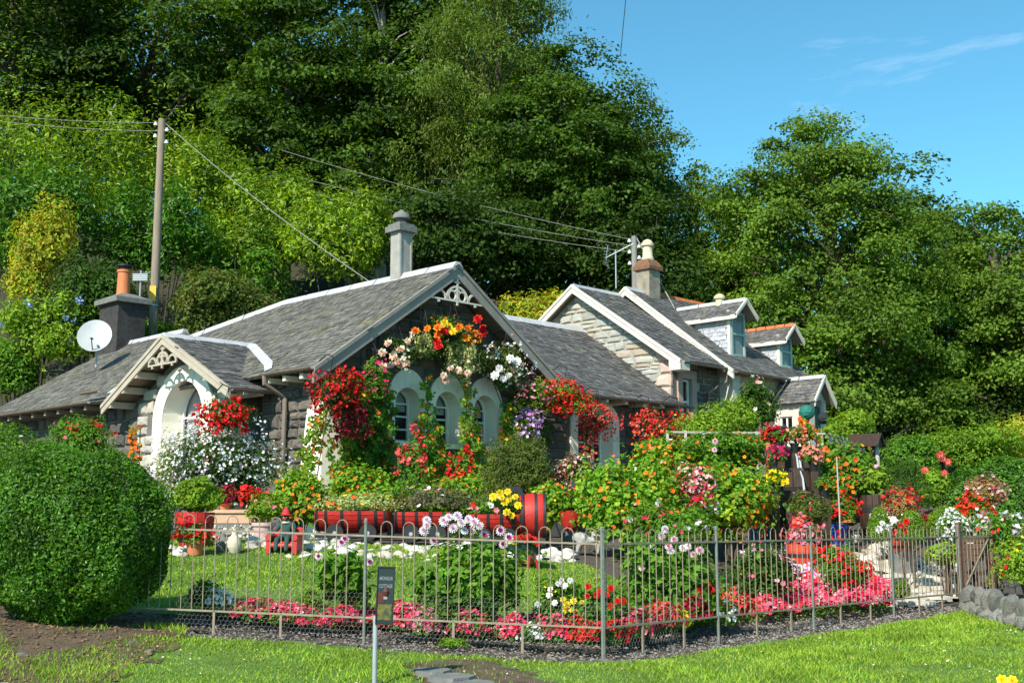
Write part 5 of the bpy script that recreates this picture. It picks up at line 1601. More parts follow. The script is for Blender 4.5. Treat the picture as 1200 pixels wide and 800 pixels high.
pxtree('broadleaf_tree', 'low shade-dark tree under the oak near the well roof', 49, 1030, 400, 520, 190, 116, 'round', mat='dark_leaf', nclump=60, per=220, leaf=.18, clump=.9, group=OG, r0=.2)  # shade of the oak's underside put into the leaf colour, next tree too
pxtree('broadleaf_tree', 'low shade-dark tree under the oak at the right edge', 49, 1150, 390, 530, 200, 117, 'round', mat='dark_leaf', nclump=60, per=220, leaf=.18, clump=.9, group=OG, r0=.2)

def shrub(name, label, cat, Y, x0, y0, x1, y1, mat, n, leaf, seed, lw=.45, depth=.85, group=None, flowers=(), inner=.25, amp=.16, freq=4.0, zmin=-.55, rnd=.5, upb=.5, lobes=1, ground=True, ros=False, stems=5, shell=.3):
    """leafy shrub whose extents are read from the photograph at depth Y; flowers: (material, count, size, zlo)"""
    rng = np.random.default_rng(seed)
    xc = (x0 + x1) / 2
    t = at(xc, y0, Y); b = at(xc, y1, Y)
    rx = (x1 - x0) / FPX * Y / 2
    gy = float(gz(t[0], Y))
    zt = t[2]; zb = max(b[2], gy) if ground else b[2]
    if zt < zb + .1: zt = zb + .1
    base = gy if ground else zb
    o = thing(name, label, cat, (t[0], Y, base), group=group)
    rz = (zt - zb) / 2; cz = (zt + zb) / 2 - base; ry = rx * depth
    cs = [((0, 0, cz), (rx, ry, rz), 1.0)]
    if lobes > 1:
        cs = []
        for k in range(lobes):
            a = rng.uniform(0, 6.28); q = .5
            sz = 1.0 if lobes < 10 else rng.uniform(.5, .8)
            q = q if lobes < 10 else rng.uniform(.45, .8)
            cs.append(((rx * q * math.cos(a), ry * q * math.sin(a), cz + rz * rng.uniform(-.35, .45)), (rx * .58 * sz, ry * .62 * sz, rz * rng.uniform(.5, .66) * sz), sz))
        cs.append(((0, 0, cz - rz * .1), (rx * .75, ry * .75, rz * .85), 1.6))
    tot = sum(c[2] for c in cs)
    VV = []; FF = []; nb = 0
    for c, r, wt in cs:
        m = int(n * wt / tot)
        P, Nn = cloud(rng, m, c, r, shell, zmin, amp, upb, rnd, freq)
        V, F = leaves(rng, P, Nn, leaf, leaf * lw)
        VV.append(V); FF.append(F + nb); nb += len(V)
        mi_ = int(m * inner)
        if mi_:
            D = rdir(rng, mi_); P = np.array(c) + D * np.array(r) * rng.uniform(.25, .8, mi_)[:, None]
            V, F = leaves(rng, P, unit(rng.normal(size=(mi_, 3))), leaf * 1.7, leaf * 1.7 * max(lw, .5))
            VV.append(V); FF.append(F + nb); nb += len(V)
    obj('foliage', mesh_np('foliage', np.concatenate(VV), [np.concatenate(FF)], [M[mat]]), o, 'stuff')
    if stems:
        mb = MB()
        for k in range(stems):
            a = 2 * math.pi * k / stems + rng.uniform(-.4, .4); f = rng.uniform(.3, .7)
            e = np.array([rx * f * math.cos(a), ry * f * math.sin(a), cz + rz * .2]); s_ = min(.035, rx * .04)
            mb.tube([(.2 * s_ * math.cos(a), .2 * s_ * math.sin(a), -.05), e * np.array([.35, .35, .4]) + (0, 0, 0), e], [s_, s_ * .7, s_ * .3], 5)
        mb.build('stem', M['bark'], o)
    for i, fl in enumerate(flowers):
        fm, cnt, size = fl[0], int(fl[1] * 1.35), fl[2] * .83; zlo = fl[3] if len(fl) > 3 else -.5
        ci = rng.choice(len(cs), 1)[0]
        V_ = []; F_ = []; b_ = 0
        for c, r, wt in cs:
            m = max(3, int(cnt * wt / tot))
            P, Nn = cloud(rng, m, c, np.array(r) * 1.04, .1, zlo, amp, .25, .35, freq, True)
            if len(fl) > 4:                                   # clustered heads
                k = fl[4]; P = np.repeat(P, k, 0) + rng.normal(size=(len(P) * k, 3)) * size * .9; Nn = unit(np.repeat(Nn, k, 0) + rng.normal(size=P.shape) * .5)
            V, F = discs(rng, P, Nn, size)
            V_.append(V); F_.append(F + b_); b_ += len(V)
        obj('flowers', mesh_np('flowers', np.concatenate(V_), [np.concatenate(F_)], [M[fm]]), o, 'stuff')
    return o
RG = 'rhododendrons on the bank'
def rhodo(label, Y, x0, y0, x1, y1, n, seed, mat='rhodo_leaf', leaf=.17, **k):
    return shrub('rhododendron_bush', label, 'bush', Y, x0, y0, x1, y1, mat, n, leaf, seed, lw=.36, group=RG, lobes=14, amp=.25, freq=7, rnd=.5, upb=.75, inner=.12, **k)
rhodo('huge rhododendron crowning the bank in the left corner', 40, -90, 45, 190, 330, 14000, 201)
rhodo('bright rhododendron at the crest behind the pole top', 41, 110, 95, 290, 330, 11000, 202)
rhodo('glossy rhododendron left of the tall brown pole', 36, -60, 160, 130, 380, 9000, 203, 'hedge_leaf')
rhodo('deep green rhododendron right behind the tall brown pole', 37, 120, 190, 260, 370, 8000, 204, 'hedge_leaf')
rhodo('sunny rhododendron stepping down towards the cottage ridge', 39, 250, 180, 385, 350, 9000, 205)
rhodo('lowest sunny rhododendron behind the cottage ridge', 37, 340, 205, 465, 360, 9000, 206)
rhodo('shaded rhododendron in the hollow over the porch', 38, 215, 235, 350, 400, 7000, 207, 'mid_leaf')
rhodo('yellow-green bush between the two roofs', 38, 590, 338, 660, 400, 3500, 208, 'gold_leaf')
shrub('bramble_bush', 'brownish green bramble above the porch roof', 'bush', 33.5, 190, 305, 330, 420, 'olive_leaf', 7000, .13, 209, lw=.6, lobes=5)
shrub('pieris_bush', 'tall yellow and orange-tipped bush at the left edge', 'bush', 34.2, 15, 225, 92, 385, 'gold_leaf', 4600, .13, 210, lw=.4, lobes=6, amp=.22)
shrub('hydrangea_bush', 'green bush with pale blue flower heads left of the brick chimney', 'bush', 33.8, -8, 325, 108, 450, 'lime_leaf', 6500, .13, 211, lw=.45, lobes=10, amp=.22, flowers=[('blue_petal', 9, .05, -.1, 14)])
shrub('fern_bush', 'dark fern clump in the lower left behind the slate roof', 'bush', 34.5, -60, 385, 30, 470, 'fern_leaf', 3500, .15, 212, lw=.22, lobes=3)
shrub('fern_bush', 'green ferns right of the brick chimney', 'bush', 34, 140, 370, 250, 425, 'fern_leaf', 3500, .15, 213, lw=.22, lobes=3)

shrub('fern_bush', 'dark evergreen shrub on the bank behind the brick chimney', 'bush', 34.5, 60, 290, 165, 420, 'deep_leaf', 4500, .15, 214, lw=.45, lobes=6)

shrub('bank_shrub', 'low dark shrub on the bank above the left end of the slate roof', 'bush', 34.2, -40, 395, 60, 475, 'mid_leaf', 3800, .14, 215, lw=.4, lobes=6)
shrub('bank_shrub', 'shaded shrub between the brick chimney and the blue-flowered bush', 'bush', 34.6, 55, 355, 130, 430, 'deep_leaf', 3600, .14, 216, lw=.4, lobes=6)
# ------------------------------------------------------------------ blooms, pots, baskets
def bloom_mesh(name, mats, rings, cup=.1):
    """a double flower: rings of petals (count, length, tilt in degrees, width, material)"""
    V = []; F = []; mi_ = []
    for q, (n, l, tilt, w, m) in enumerate(rings):
        t = math.radians(tilt)
        for k in range(n):
            a = 2 * math.pi * (k + .5 * (q % 2)) / n
            d = np.array([math.cos(a) * math.cos(t), math.sin(a) * math.cos(t), math.sin(t)]); s = np.array([-math.sin(a), math.cos(a), 0]); u = np.cross(d, s)
            b = len(V)
            V += [d * .03 + (0, 0, .02 * q), d * l * .6 + s * w * .5 - u * cup * l + (0, 0, .02 * q), d * l + (0, 0, .02 * q), d * l * .6 - s * w * .5 - u * cup * l + (0, 0, .02 * q)]
            F.append((b, b + 1, b + 2, b + 3)); mi_.append(m)
    return mesh_np(name, np.array(V), [np.array(F)], [M[x] for x in mats], mi_)
DAHLIA = [(12, .5, 5, .2, 1), (11, .46, 25, .18, 1), (9, .36, 45, .16, 0), (7, .25, 65, .13, 0)]
ROSE = [(7, .5, 10, .42, 0), (6, .42, 30, .38, 0), (5, .32, 52, .3, 0), (4, .2, 72, .22, 0)]
BM = {
    'purple': bloom_mesh('bloom', ['purple_petal', 'blush_petal'], DAHLIA), 'white': bloom_mesh('bloom', ['lilac_petal', 'white_petal'], DAHLIA),
    'pink': bloom_mesh('bloom', ['pink_petal', 'blush_petal'], DAHLIA), 'red': bloom_mesh('bloom', ['red_petal', 'red_petal'], DAHLIA),
    'orange': bloom_mesh('bloom', ['salmon_petal', 'coral_petal'], DAHLIA), 'magenta': bloom_mesh('bloom', ['magenta_petal', 'magenta_petal'], DAHLIA),
    'yellow_rose': bloom_mesh('bloom', ['yellow_petal'], ROSE), 'red_rose': bloom_mesh('bloom', ['red_petal'], ROSE), 'orange_rose': bloom_mesh('bloom', ['orange_petal'], ROSE),
    'cream_rose': bloom_mesh('bloom', ['cream_petal'], ROSE), 'white_rose': bloom_mesh('bloom', ['white_petal'], ROSE), 'pink_rose': bloom_mesh('bloom', ['pink_petal'], ROSE),
    'salmon_rose': bloom_mesh('bloom', ['salmon_petal'], ROSE), 'coral_rose': bloom_mesh('bloom', ['coral_petal'], ROSE), 'magenta_rose': bloom_mesh('bloom', ['magenta_petal'], ROSE),
    'scarlet_rose': bloom_mesh('bloom', ['scarlet_petal'], ROSE)}
def blooms(root, kind, spots, Y, size_px, seed=1, stalk=None, t=None):
    """single large flowers (each a part); spots are read from the photograph at depth Y or on the wall plane t"""
    r = random.Random(seed)
    off = np.array(root.location)
    for (px, py) in spots:
        if t is not None: p = on_t(px, py, t + r.uniform(-.06, .06))
        else: p = at(px, py, Y + r.uniform(-.06, .06))
        o = obj('bloom', BM[kind], root)
        o.location = p - off
        o.rotation_euler = Vector((r.uniform(-.5, .5), -1, r.uniform(.0, .8))).to_track_quat('Z', 'Y').to_euler()
        s = size_px / FPX * p[1] * r.uniform(.85, 1.15)
        o.scale = (s, s, s)
        if stalk:
            e = Vector(p - off)
            st_ = MB().tube([e, e * .6 + Vector((r.uniform(-.05, .05), 0, e.z * .1)), (e.x * .3, e.y * .3 + .02, 0)], .006, 4).build('flower_stalk', M['stem_green'], root)
def pot_part(o, kind, r, z0, z1, mat, r2=None):
    """containers, centred on the thing's foot"""
    h = z1 - z0; r2 = r2 or r * .72
    if kind == 'pot':
        return MB().lathe([(r2, z0), (r2 + (r - r2) * .8, z0 + h * .8), (r * 1.06, z0 + h * .8), (r * 1.08, z1), (r * .96, z1), (r * .92, z0 + h * .86)], 18).build('pot', M[mat], o, True)
    if kind == 'bowl':
        return MB().lathe([(r * .55, z0), (r * .85, z0 + h * .4), (r, z1), (r * .93, z1), (r * .8, z0 + h * .5)], 18).build('pot', M[mat], o, True)
    if kind in ('tub', 'barrel'):
        # staves with hoops round them
        n = 16
        bulge = .05 if kind == 'tub' else .1
        prof = [(r2 if kind == 'tub' else r * .86, 0), (r * (.9 if kind == 'tub' else .97), .4), (r, .75), (r * (1.0 if kind == 'tub' else .97), 1)]
        for k in range(n):
            a0 = 2 * math.pi * k / n + .012; a1 = 2 * math.pi * (k + 1) / n - .012
            V = []; 
            for q, f in prof:
                V += [(q * math.cos(a0), q * math.sin(a0), z0 + h * f), (q * math.cos(a1), q * math.sin(a1), z0 + h * f)]
            V += [(p[0] * .9, p[1] * .9, p[2]) for p in V]
            m = len(prof); F = []
            for i in range(m - 1): F += [(2 * i, 2 * i + 1, 2 * i + 3, 2 * i + 2), (2 * m + 2 * i, 2 * m + 2 * i + 2, 2 * m + 2 * i + 3, 2 * m + 2 * i + 1)]
            F += [(2 * m - 2, 2 * m - 1, 4 * m - 1, 4 * m - 2)]
            MB().add(V, F).build('stave', M[mat], o)
        for f in (.2, .62):
            rr = np.interp(f, [p[1] for p in prof], [p[0] for p in prof])
            MB().lathe([(rr * 1.012, z0 + h * (f - .06)), (rr * 1.02, z0 + h * (f + .06)), (rr * .97, z0 + h * (f + .06)), (rr * .97, z0 + h * (f - .06))], 24).build('hoop', M['band_black'], o, True)
        MB().lathe([(r * .9, z0 + h * .86), (.02, z0 + h * .9)], 16).build('soil', M['soil'], o)
def potted(name, label, Y, pot, fol, leafm, n, leaf, seed, flowers=(), cat='potted plant', group='potted plants round the house', lw=.6, zground=True, lobes=1, amp=.15, depth=.9, upb=.4, plinth=False):
    """pot = (kind, x0, y0, x1, y1, material); fol = (x0, y0, x1, y1)"""
    kind, px0, py0, px1, py1, mat = pot
    if zground:
        best = min((abs(float(gz(at((px0 + px1) / 2, py1, Y + d)[0], Y + d)) - at((px0 + px1) / 2, py1, Y + d)[2]) + .02 * abs(d), d) for d in np.arange(-3.0, 3.1, .1))
        Y = Y + best[1]
    pc = at((px0 + px1) / 2, py0, Y); pb = at((px0 + px1) / 2, py1, Y)
    base = pb[2]
    o = shrub(name, label, cat, Y, fol[0], fol[1], fol[2], fol[3], leafm, n, leaf, seed, lw=lw, flowers=flowers, group=group, ground=False, stems=0, lobes=lobes, amp=amp, depth=depth, upb=upb)
    dz = float(o.location.z) - base; dx = float(o.location.x) - pc[0]
    for c in o.children: c.location = (dx, 0, dz)
    o.location = (pc[0], Y, base)
    pot_part(o, kind, (px1 - px0) / FPX * Y / 2, 0.0, pc[2] - base, mat)
    gap = base - float(gz(pc[0], Y))
    if (zground or plinth) and gap > .03:
        r = (px1 - px0) / FPX * Y / 2 * .8
        MB().box(-r, r, -r, r, -gap - .05, -.002).build('plinth', M['barrel_brown' if plinth else 'stone_grey'], o)
    return o
HB = 'hanging baskets on the cottage front'
def basket(label, t, px, py, rx, rz, leafm, n, leaf, flowers, seed, lw=.5, bowl=True, Y=None, lobes=1, depth=.8, amp=.2, chain=.7):
    """hanging basket: bowl, chains, foliage, flowers; centre and radii in photograph pixels on the plane t"""
    c = on_t(px, py, t) if Y is None else at(px, py, Y)
    Yc = float(c[1])
    o = shrub('hanging_basket', label, 'hanging basket', Yc, px - rx, py - rz, px + rx, py + rz, leafm, n, leaf, seed, lw=lw, ground=False, stems=0, flowers=flowers, group=HB, zmin=-.95, amp=amp, depth=depth, lobes=lobes, upb=.1, shell=.4)
    R = rx / FPX * Yc; Rz = rz / FPX * Yc
    if bowl:
        rb = min(R * .5, .2)
        zc = Rz
        MB().lathe([(.03, zc - rb), (rb * .6, zc - rb * .8), (rb * .95, zc - rb * .3), (rb, zc), (rb * .94, zc), (rb * .5, zc - rb * .6)], 14).build('bowl', M['band_black'], o, True)
        for k in range(3):
            a = 2 * math.pi * k / 3
            MB().tube([(rb * math.cos(a), rb * math.sin(a), zc), (0, 0, zc + chain)], .006, 4).build('chain', M['iron_black'], o)
        MB().tube([(0, 0, zc + chain), (-.15, .15, zc + chain + .06), (-.3, .3, zc + chain - .05), (-.3, .3, zc + chain - .35)], .012, 5).build('bracket', M['iron_black'], o)
    return o
def climber(name, label, polys, t, n, leafm, leaf, seed, flowers=(), thick=.3, lw=.9, cat='climbing plant', group=None, anchor=None, Yplane=None):
    """plant trained up a wall: leaves fill outlines on the wall plane, bulging outwards"""
    rng = np.random.default_rng(seed)
    def pts(m):
        out = []; nn = []
        areas = []
        for pl in polys:
            P = np.array(pl); x, y = P[:, 0], P[:, 1]
            areas.append(abs(np.dot(x, np.roll(y, 1)) - np.dot(y, np.roll(x, 1))) / 2)
        for pl, a in zip(polys, areas):
            k = max(2, int(m * a / sum(areas))); P = np.array(pl)
            q = rng.uniform(P.min(0), P.max(0), (k * 5 + 40, 2))
            jx = q[:, 0] + 4 * np.sin(q[:, 1] * .31) + 2 * np.sin(q[:, 1] * .9); jy = q[:, 1] + 3 * np.sin(q[:, 0] * .35)
            q = q[in_poly(jx, jy, [tuple(v) for v in P])][:k]
            w = thick * rng.uniform(0, 1, len(q)) ** .7 * (1 + .5 * np.sin(q[:, 0] * .21) * np.sin(q[:, 1] * .19))
            for (a_, b_), ww in zip(q, w):
                if Yplane is None: out.append(on_t(a_, b_, t - ww))
                else: out.append(at(a_, b_, Yplane - ww))
        out = np.array(out)
        base = np.array([.6, -.6, .35]) if Yplane is None else np.array([-.1, -.8, .4])
        return out, unit(base + rng.normal(size=out.shape) * .5)
    P, Nn = pts(n)
    foot = P[np.argmin(P[:, 2])].copy(); foot[2] = float(gz(foot[0], foot[1])) if anchor is None else anchor
    o = thing(name, label, cat, foot, group=group)
    V, F = leaves(rng, P - foot, Nn, leaf, leaf * lw)
    obj('foliage', mesh_np('foliage', V, [F], [M[leafm]]), o, 'stuff')
    for fm, cnt, size in flowers:
        P, Nn = pts(int(cnt * 1.35))
        P = P + Nn * .05
        V, F = discs(rng, P - foot, Nn, size * .83)
        obj('flowers', mesh_np('flowers', V, [F], [M[fm]]), o, 'stuff')
    mb = MB(); top = P[np.argmax(P[:, 2])] - foot
    mb.tube([(0, 0, 0), top * .5 + (.03, .02, 0), top], .012, 5).build('stem', M['stem_green'], o)
    return o

# ------------------------------------------------------------------ the garden, from left to right
# hedges
shrub('clipped_hedge', 'large rounded clipped dark green hedge at the fence end', 'hedge', 11.35, -26, 520, 206, 748, 'hedge_leaf', 46000, .042, 301, lw=.55, depth=.8, amp=.055, freq=6, inner=.12, zmin=-1, rnd=.75, upb=.3, shell=.14)
shrub('clipped_hedge', 'lighter clipped hedge behind the big one at the left edge', 'hedge', 15.5, -70, 498, 75, 640, 'mid_leaf', 9000, .05, 302, lw=.55, depth=.8, amp=.08, inner=.15, flowers=[('white_petal', 14, .03, .3)])
shrub('rose_bush', 'rose bush with red flowers above the clipped hedge', 'bush', 20.5, 58, 482, 140, 560, 'mid_leaf', 4200, .06, 303, lobes=4, flowers=[('red_petal', 16, .05, .2, 4), ('magenta_petal', 12, .035, -.3)])
climber('montbretia', 'narrow orange flower spray by the porch corner', [[(150, 498), (160, 500), (166, 545), (156, 545)]], 6.2, 160, 'mid_leaf', .06, 304, [('orange_petal', 60, .045)], Yplane=24.0, thick=.15, cat='plant')
# white flowering shrub in front of the porch
shrub('flowering_shrub', 'big shrub covered in small white flowers before the porch arch', 'bush', 21.3, 180, 488, 338, 612, 'deep_leaf', 9500, .06, 305, lobes=6, amp=.2, lw=.45, flowers=[('white_petal', 700, .033, -.6, 2), ('blush_petal', 300, .033, -.6), ('red_petal', 16, .035), ('violet_petal', 6, .05)])
shrub('flowering_shrub', 'pale flower-covered shrub spilling by the hedge at the porch', 'bush', 21.0, 180, 520, 222, 600, 'silver_leaf', 1700, .05, 306, flowers=[('blush_petal', 170, .03, -.5, 2)])
basket('red begonia basket over the white flowering shrub', 0, 268, 487, 30, 20, 'deep_leaf', 1100, .055, [('red_petal', 96, .045, -.8, 3)], 307, Y=20.6, chain=.5)
# red tub and pots left
potted('tub_plant', 'lime green bush in a red barrel tub by the hedge', 16.6, ('tub', 206, 600, 251, 640, 'barrel_red'), (203, 560, 258, 606), 'lime_leaf', 2800, .05, 310, lw=.6)
potted('geranium_pot', 'low red geraniums spilling before the red barrel tub', 16.1, ('pot', 218, 633, 240, 650, 'terracotta'), (206, 612, 246, 642), 'mid_leaf', 420, .05, 311, [('red_petal', 22, .045, -.3, 4)])
tr = at(275, 640, 18.2); trough = thing('stone_trough', 'long pale terracotta trough on a pebbled base', 'trough', (tr[0], 18.2, float(gz(tr[0], 18.2))))
tz1 = at(275, 597, 18.2)[2] - float(trough.location.z); tw = 52 / FPX * 18.2 / 2
MB().box(-tw, tw, -.2, .2, tz1 - .2, tz1 - .05).build('body', M['terracotta_pale'], trough)
MB().box(-tw - .03, tw + .03, -.23, .23, tz1 - .05, tz1).build('rim', M['terracotta_pale'], trough)
MB().box(-tw * .95, tw * .95, -.19, .19, -.1, tz1 - .2).build('base', M['stone_grey'], trough)
rp = random.Random(3)
for k in range(60):
    o = obj('pebble', rp.choice(WW), trough); s = rp.uniform(.04, .08)
    o.location = (rp.uniform(-tw, tw), -.19, rp.uniform(.02, tz1 - .22)); o.scale = (s, s * .6, s); o.rotation_euler = (rp.uniform(0, 3), 0, rp.uniform(0, 3))
zt_ = float(trough.location.z) + tz1
for (nm, lab, px, kind, ps, pm_) in (('geranium_pot', 'dark red geraniums in a terracotta pot on the trough', 264, 'crimson_petal', 12, 'terracotta'), ('geranium_pot', 'bright red geraniums in a black pot on the trough', 291, 'red_petal', 14, 'pot_black')):
    o = potted(nm, lab, 18.15, ('pot', px - 8, 590, px + 8, 597, pm_), (px - 14, 572, px + 14, 594), 'mid_leaf', 380, .05, 312 + px, [(kind, 26, .045, -.2, 5)], zground=False)
potted('tub_plant', 'leafy light green plant in a pink pot behind the figure', 18.0, ('pot', 296, 612, 322, 632, 'pink_pot'), (292, 578, 330, 616), 'lime_leaf', 1100, .06, 316, [('pink_petal', 12, .035, .1)], lw=.7)
# nasturtiums banked against the cottage
NG = 'nasturtiums round the cottage'
def nast(label, Y, x0, y0, x1, y1, n, seed, fl=60, leaf=.075, extra=(), mat='nast_leaf', lobes=9, amp=.28, fs=.042):
    return shrub('nasturtium', label, 'nasturtium', Y, x0, y0, x1, y1, mat, n, leaf, seed, lw=.95, group=NG, flowers=[('orange_petal', int(fl * 1.7), fs, -.7)] + list(extra), lobes=lobes, amp=amp, freq=7, rnd=.5, upb=.45, inner=.2, depth=.7, shell=.5)
nast('bright lime nasturtium mound left of the red barrels', 19.4, 318, 548, 392, 628, 2600, 320, 60)
climber('nasturtium', 'nasturtiums climbing the white corner buttress', [[(352, 520), (366, 490), (378, 470), (384, 500), (372, 540), (362, 600), (345, 605)], [(383, 490), (392, 520), (398, 560), (404, 600), (390, 600), (385, 550)]], -.1, 1000, 'nast_leaf', .075, 321, [('orange_petal', 90, .05)], group=NG, thick=.3)
climber('nasturtium', 'dark green wall of nasturtium leaves left of the first arched window', [[(400, 500), (420, 440), (452, 425), (462, 470), (462, 540), (470, 600), (400, 606), (396, 560)]], .35, 4200, 'mid_leaf', .085, 322, [('scarlet_petal', 70, .05), ('orange_petal', 40, .045)], group=NG, thick=.35)
nast('bright nasturtium bank below the first arched window', 20.6, 392, 545, 478, 606, 2600, 323, 55)
climber('nasturtium', 'nasturtium column between the first and second arched windows', [[(496, 440), (503, 440), (507, 470), (514, 490), (522, 520), (534, 560), (548, 604), (486, 604), (490, 560), (489, 520), (486, 495), (495, 475)]], .35, 1900, 'nast_leaf', .08, 324, [('orange_petal', 85, .05)], group=NG)
climber('nasturtium', 'nasturtium column between the second and third arched windows', [[(544, 445), (552, 445), (556, 475), (562, 500), (570, 530), (580, 560), (586, 604), (546, 604), (540, 540), (538, 500), (543, 475)]], .35, 1500, 'nast_leaf', .08, 325, [('orange_petal', 85, .05)], group=NG)
climber('nasturtium', 'nasturtiums climbing right of the third arched window', [[(588, 470), (604, 478), (624, 500), (620, 525), (600, 530), (584, 510)]], .35, 800, 'nast_leaf', .07, 326, [('orange_petal', 45, .045), ('scarlet_petal', 15, .045)], group=NG)
nast('lime nasturtiums under the second and third arched windows', 21.4, 480, 556, 580, 610, 2400, 327, 55)
shrub('geranium', 'pink and red geraniums under the first arched window', 'plant', 21.3, 466, 512, 500, 606, 'mid_leaf', 900, .06, 328, flowers=[('coral_petal', 26, .042, .1, 5)], depth=.6, stems=2)
shrub('geranium', 'scarlet geraniums under the second arched window', 'plant', 21.5, 522, 530, 552, 606, 'mid_leaf', 800, .06, 329, flowers=[('red_petal', 30, .042, .1, 5)], depth=.6, stems=2)
# hanging baskets and gable display
basket('large scarlet begonia basket at the cottage corner', -.35, 390, 462, 32, 29, 'deep_leaf', 1500, .055, [('red_petal', 192, .045, -.9, 3)], 330, lobes=3)
basket('deep crimson trailing basket below the scarlet one', -.3, 411, 490, 22, 24, 'deep_leaf', 700, .04, [('crimson_petal', 256, .035, -.9, 2)], 331)
basket('green trailing basket with a few pink flowers left of the arches', -.1, 439, 446, 17, 24, 'mid_leaf', 1100, .06, [('magenta_petal', 14, .045, -.6, 3)], 332)
b = basket('cream and pink begonia basket over the first arch', 0, 465, 414, 23, 20, 'deep_leaf', 700, .06, [('cream_petal', 25, .04, -.9, 3)], 333)
blooms(b, 'cream_rose', [(448, 413), (461, 417), (466, 424), (458, 428), (476, 425), (470, 409), (455, 402), (470, 428), (449, 430), (478, 400)], 0, 11.5, 3, t=-.2)
b = basket('orange, red and yellow begonia trough at the top of the gable', 0, 530, 388, 38, 18, 'mid_leaf', 1100, .06, [('orange_petal', 22, .04, -.5, 2)], 334, lobes=3)
blooms(b, 'orange_rose', [(501, 385), (513, 384), (513, 393), (538, 384), (548, 385), (546, 396), (556, 391), (553, 402), (560, 398), (487, 388)], 0, 11.5, 4, t=-.25)
blooms(b, 'red_rose', [(520, 388), (526, 388), (517, 382), (512, 400), (560, 374), (566, 384), (566, 390), (514, 406)], 0, 11.5, 5, t=-.27)
blooms(b, 'yellow_rose', [(526, 382), (530, 388), (521, 379)], 0, 11, 6, t=-.27)
basket('small silver-leaved trailing basket under the orange begonias', -.05, 498, 404, 13, 15, 'silver_leaf', 650, .055, [], 335)
b = basket('silver-leaved basket with cream flowers hanging between the arches', -.05, 541, 420, 22, 30, 'silver_leaf', 1700, .055, [('cream_petal', 25, .04, -.95, 2)], 336)
blooms(b, 'cream_rose', [(528, 431), (537, 434), (548, 437), (520, 440), (522, 446), (553, 433)], 0, 11, 7, t=-.25)
climber('ivy', 'dark climbing leaves across the gable below the begonias', [[(480, 395), (560, 400), (600, 440), (640, 470), (650, 520), (630, 520), (600, 470), (575, 440), (550, 425), (490, 420)]], .35, 2200, 'deep_leaf', .075, 337, [], group=None, thick=.3, lw=.7)
b = basket('big white begonia basket over the third arch', -.05, 593, 427, 27, 26, 'olive_leaf', 1400, .06, [('white_petal', 38, .04, -.95, 3), ('cream_petal', 32, .04, -.9, 2)], 338)
blooms(b, 'white_rose', [(585, 432), (596, 440), (603, 432), (590, 444), (606, 424), (580, 440), (598, 420)], 0, 11, 8, t=-.3)
basket('pink flowered green basket right of the third arch', -.1, 624, 463, 22, 22, 'lime_leaf', 900, .06, [('pink_petal', 35, .045, -.6, 3)], 339)
basket('pale violet petunia basket beside the clipped ball bush', -.1, 618, 497, 16, 17, 'mid_leaf', 420, .05, [('violet_petal', 80, .045, -.9, 2)], 340, bowl=False)
basket('red begonia basket with lime leaves at the gable foot', -.35, 664, 467, 31, 24, 'lime_leaf', 1100, .06, [('red_petal', 112, .045, -.9, 4)], 341, lobes=3)
basket('coral fuchsia basket trailing before the wide arched window', -.3, 700, 492, 21, 17, 'olive_leaf', 620, .05, [('coral_petal', 176, .038, -.95, 2)], 342)
basket('long coral trailing spray hanging left of the wide arched window', -.3, 689, 510, 10, 22, 'olive_leaf', 260, .05, [('coral_petal', 112, .036, -.95, 2)], 343, bowl=False)
basket('coral red fuchsia basket under the slate eave', -.4, 760, 500, 18, 19, 'olive_leaf', 520, .05, [('coral_petal', 160, .04, -.95, 2), ('red_petal', 64, .036, -.95, 2)], 344)
basket('small red and orange basket at the end of the eave', -.4, 794, 500, 14, 15, 'mid_leaf', 420, .05, [('red_petal', 54, .042, -.9, 3), ('orange_petal', 22, .04, .2)], 345)
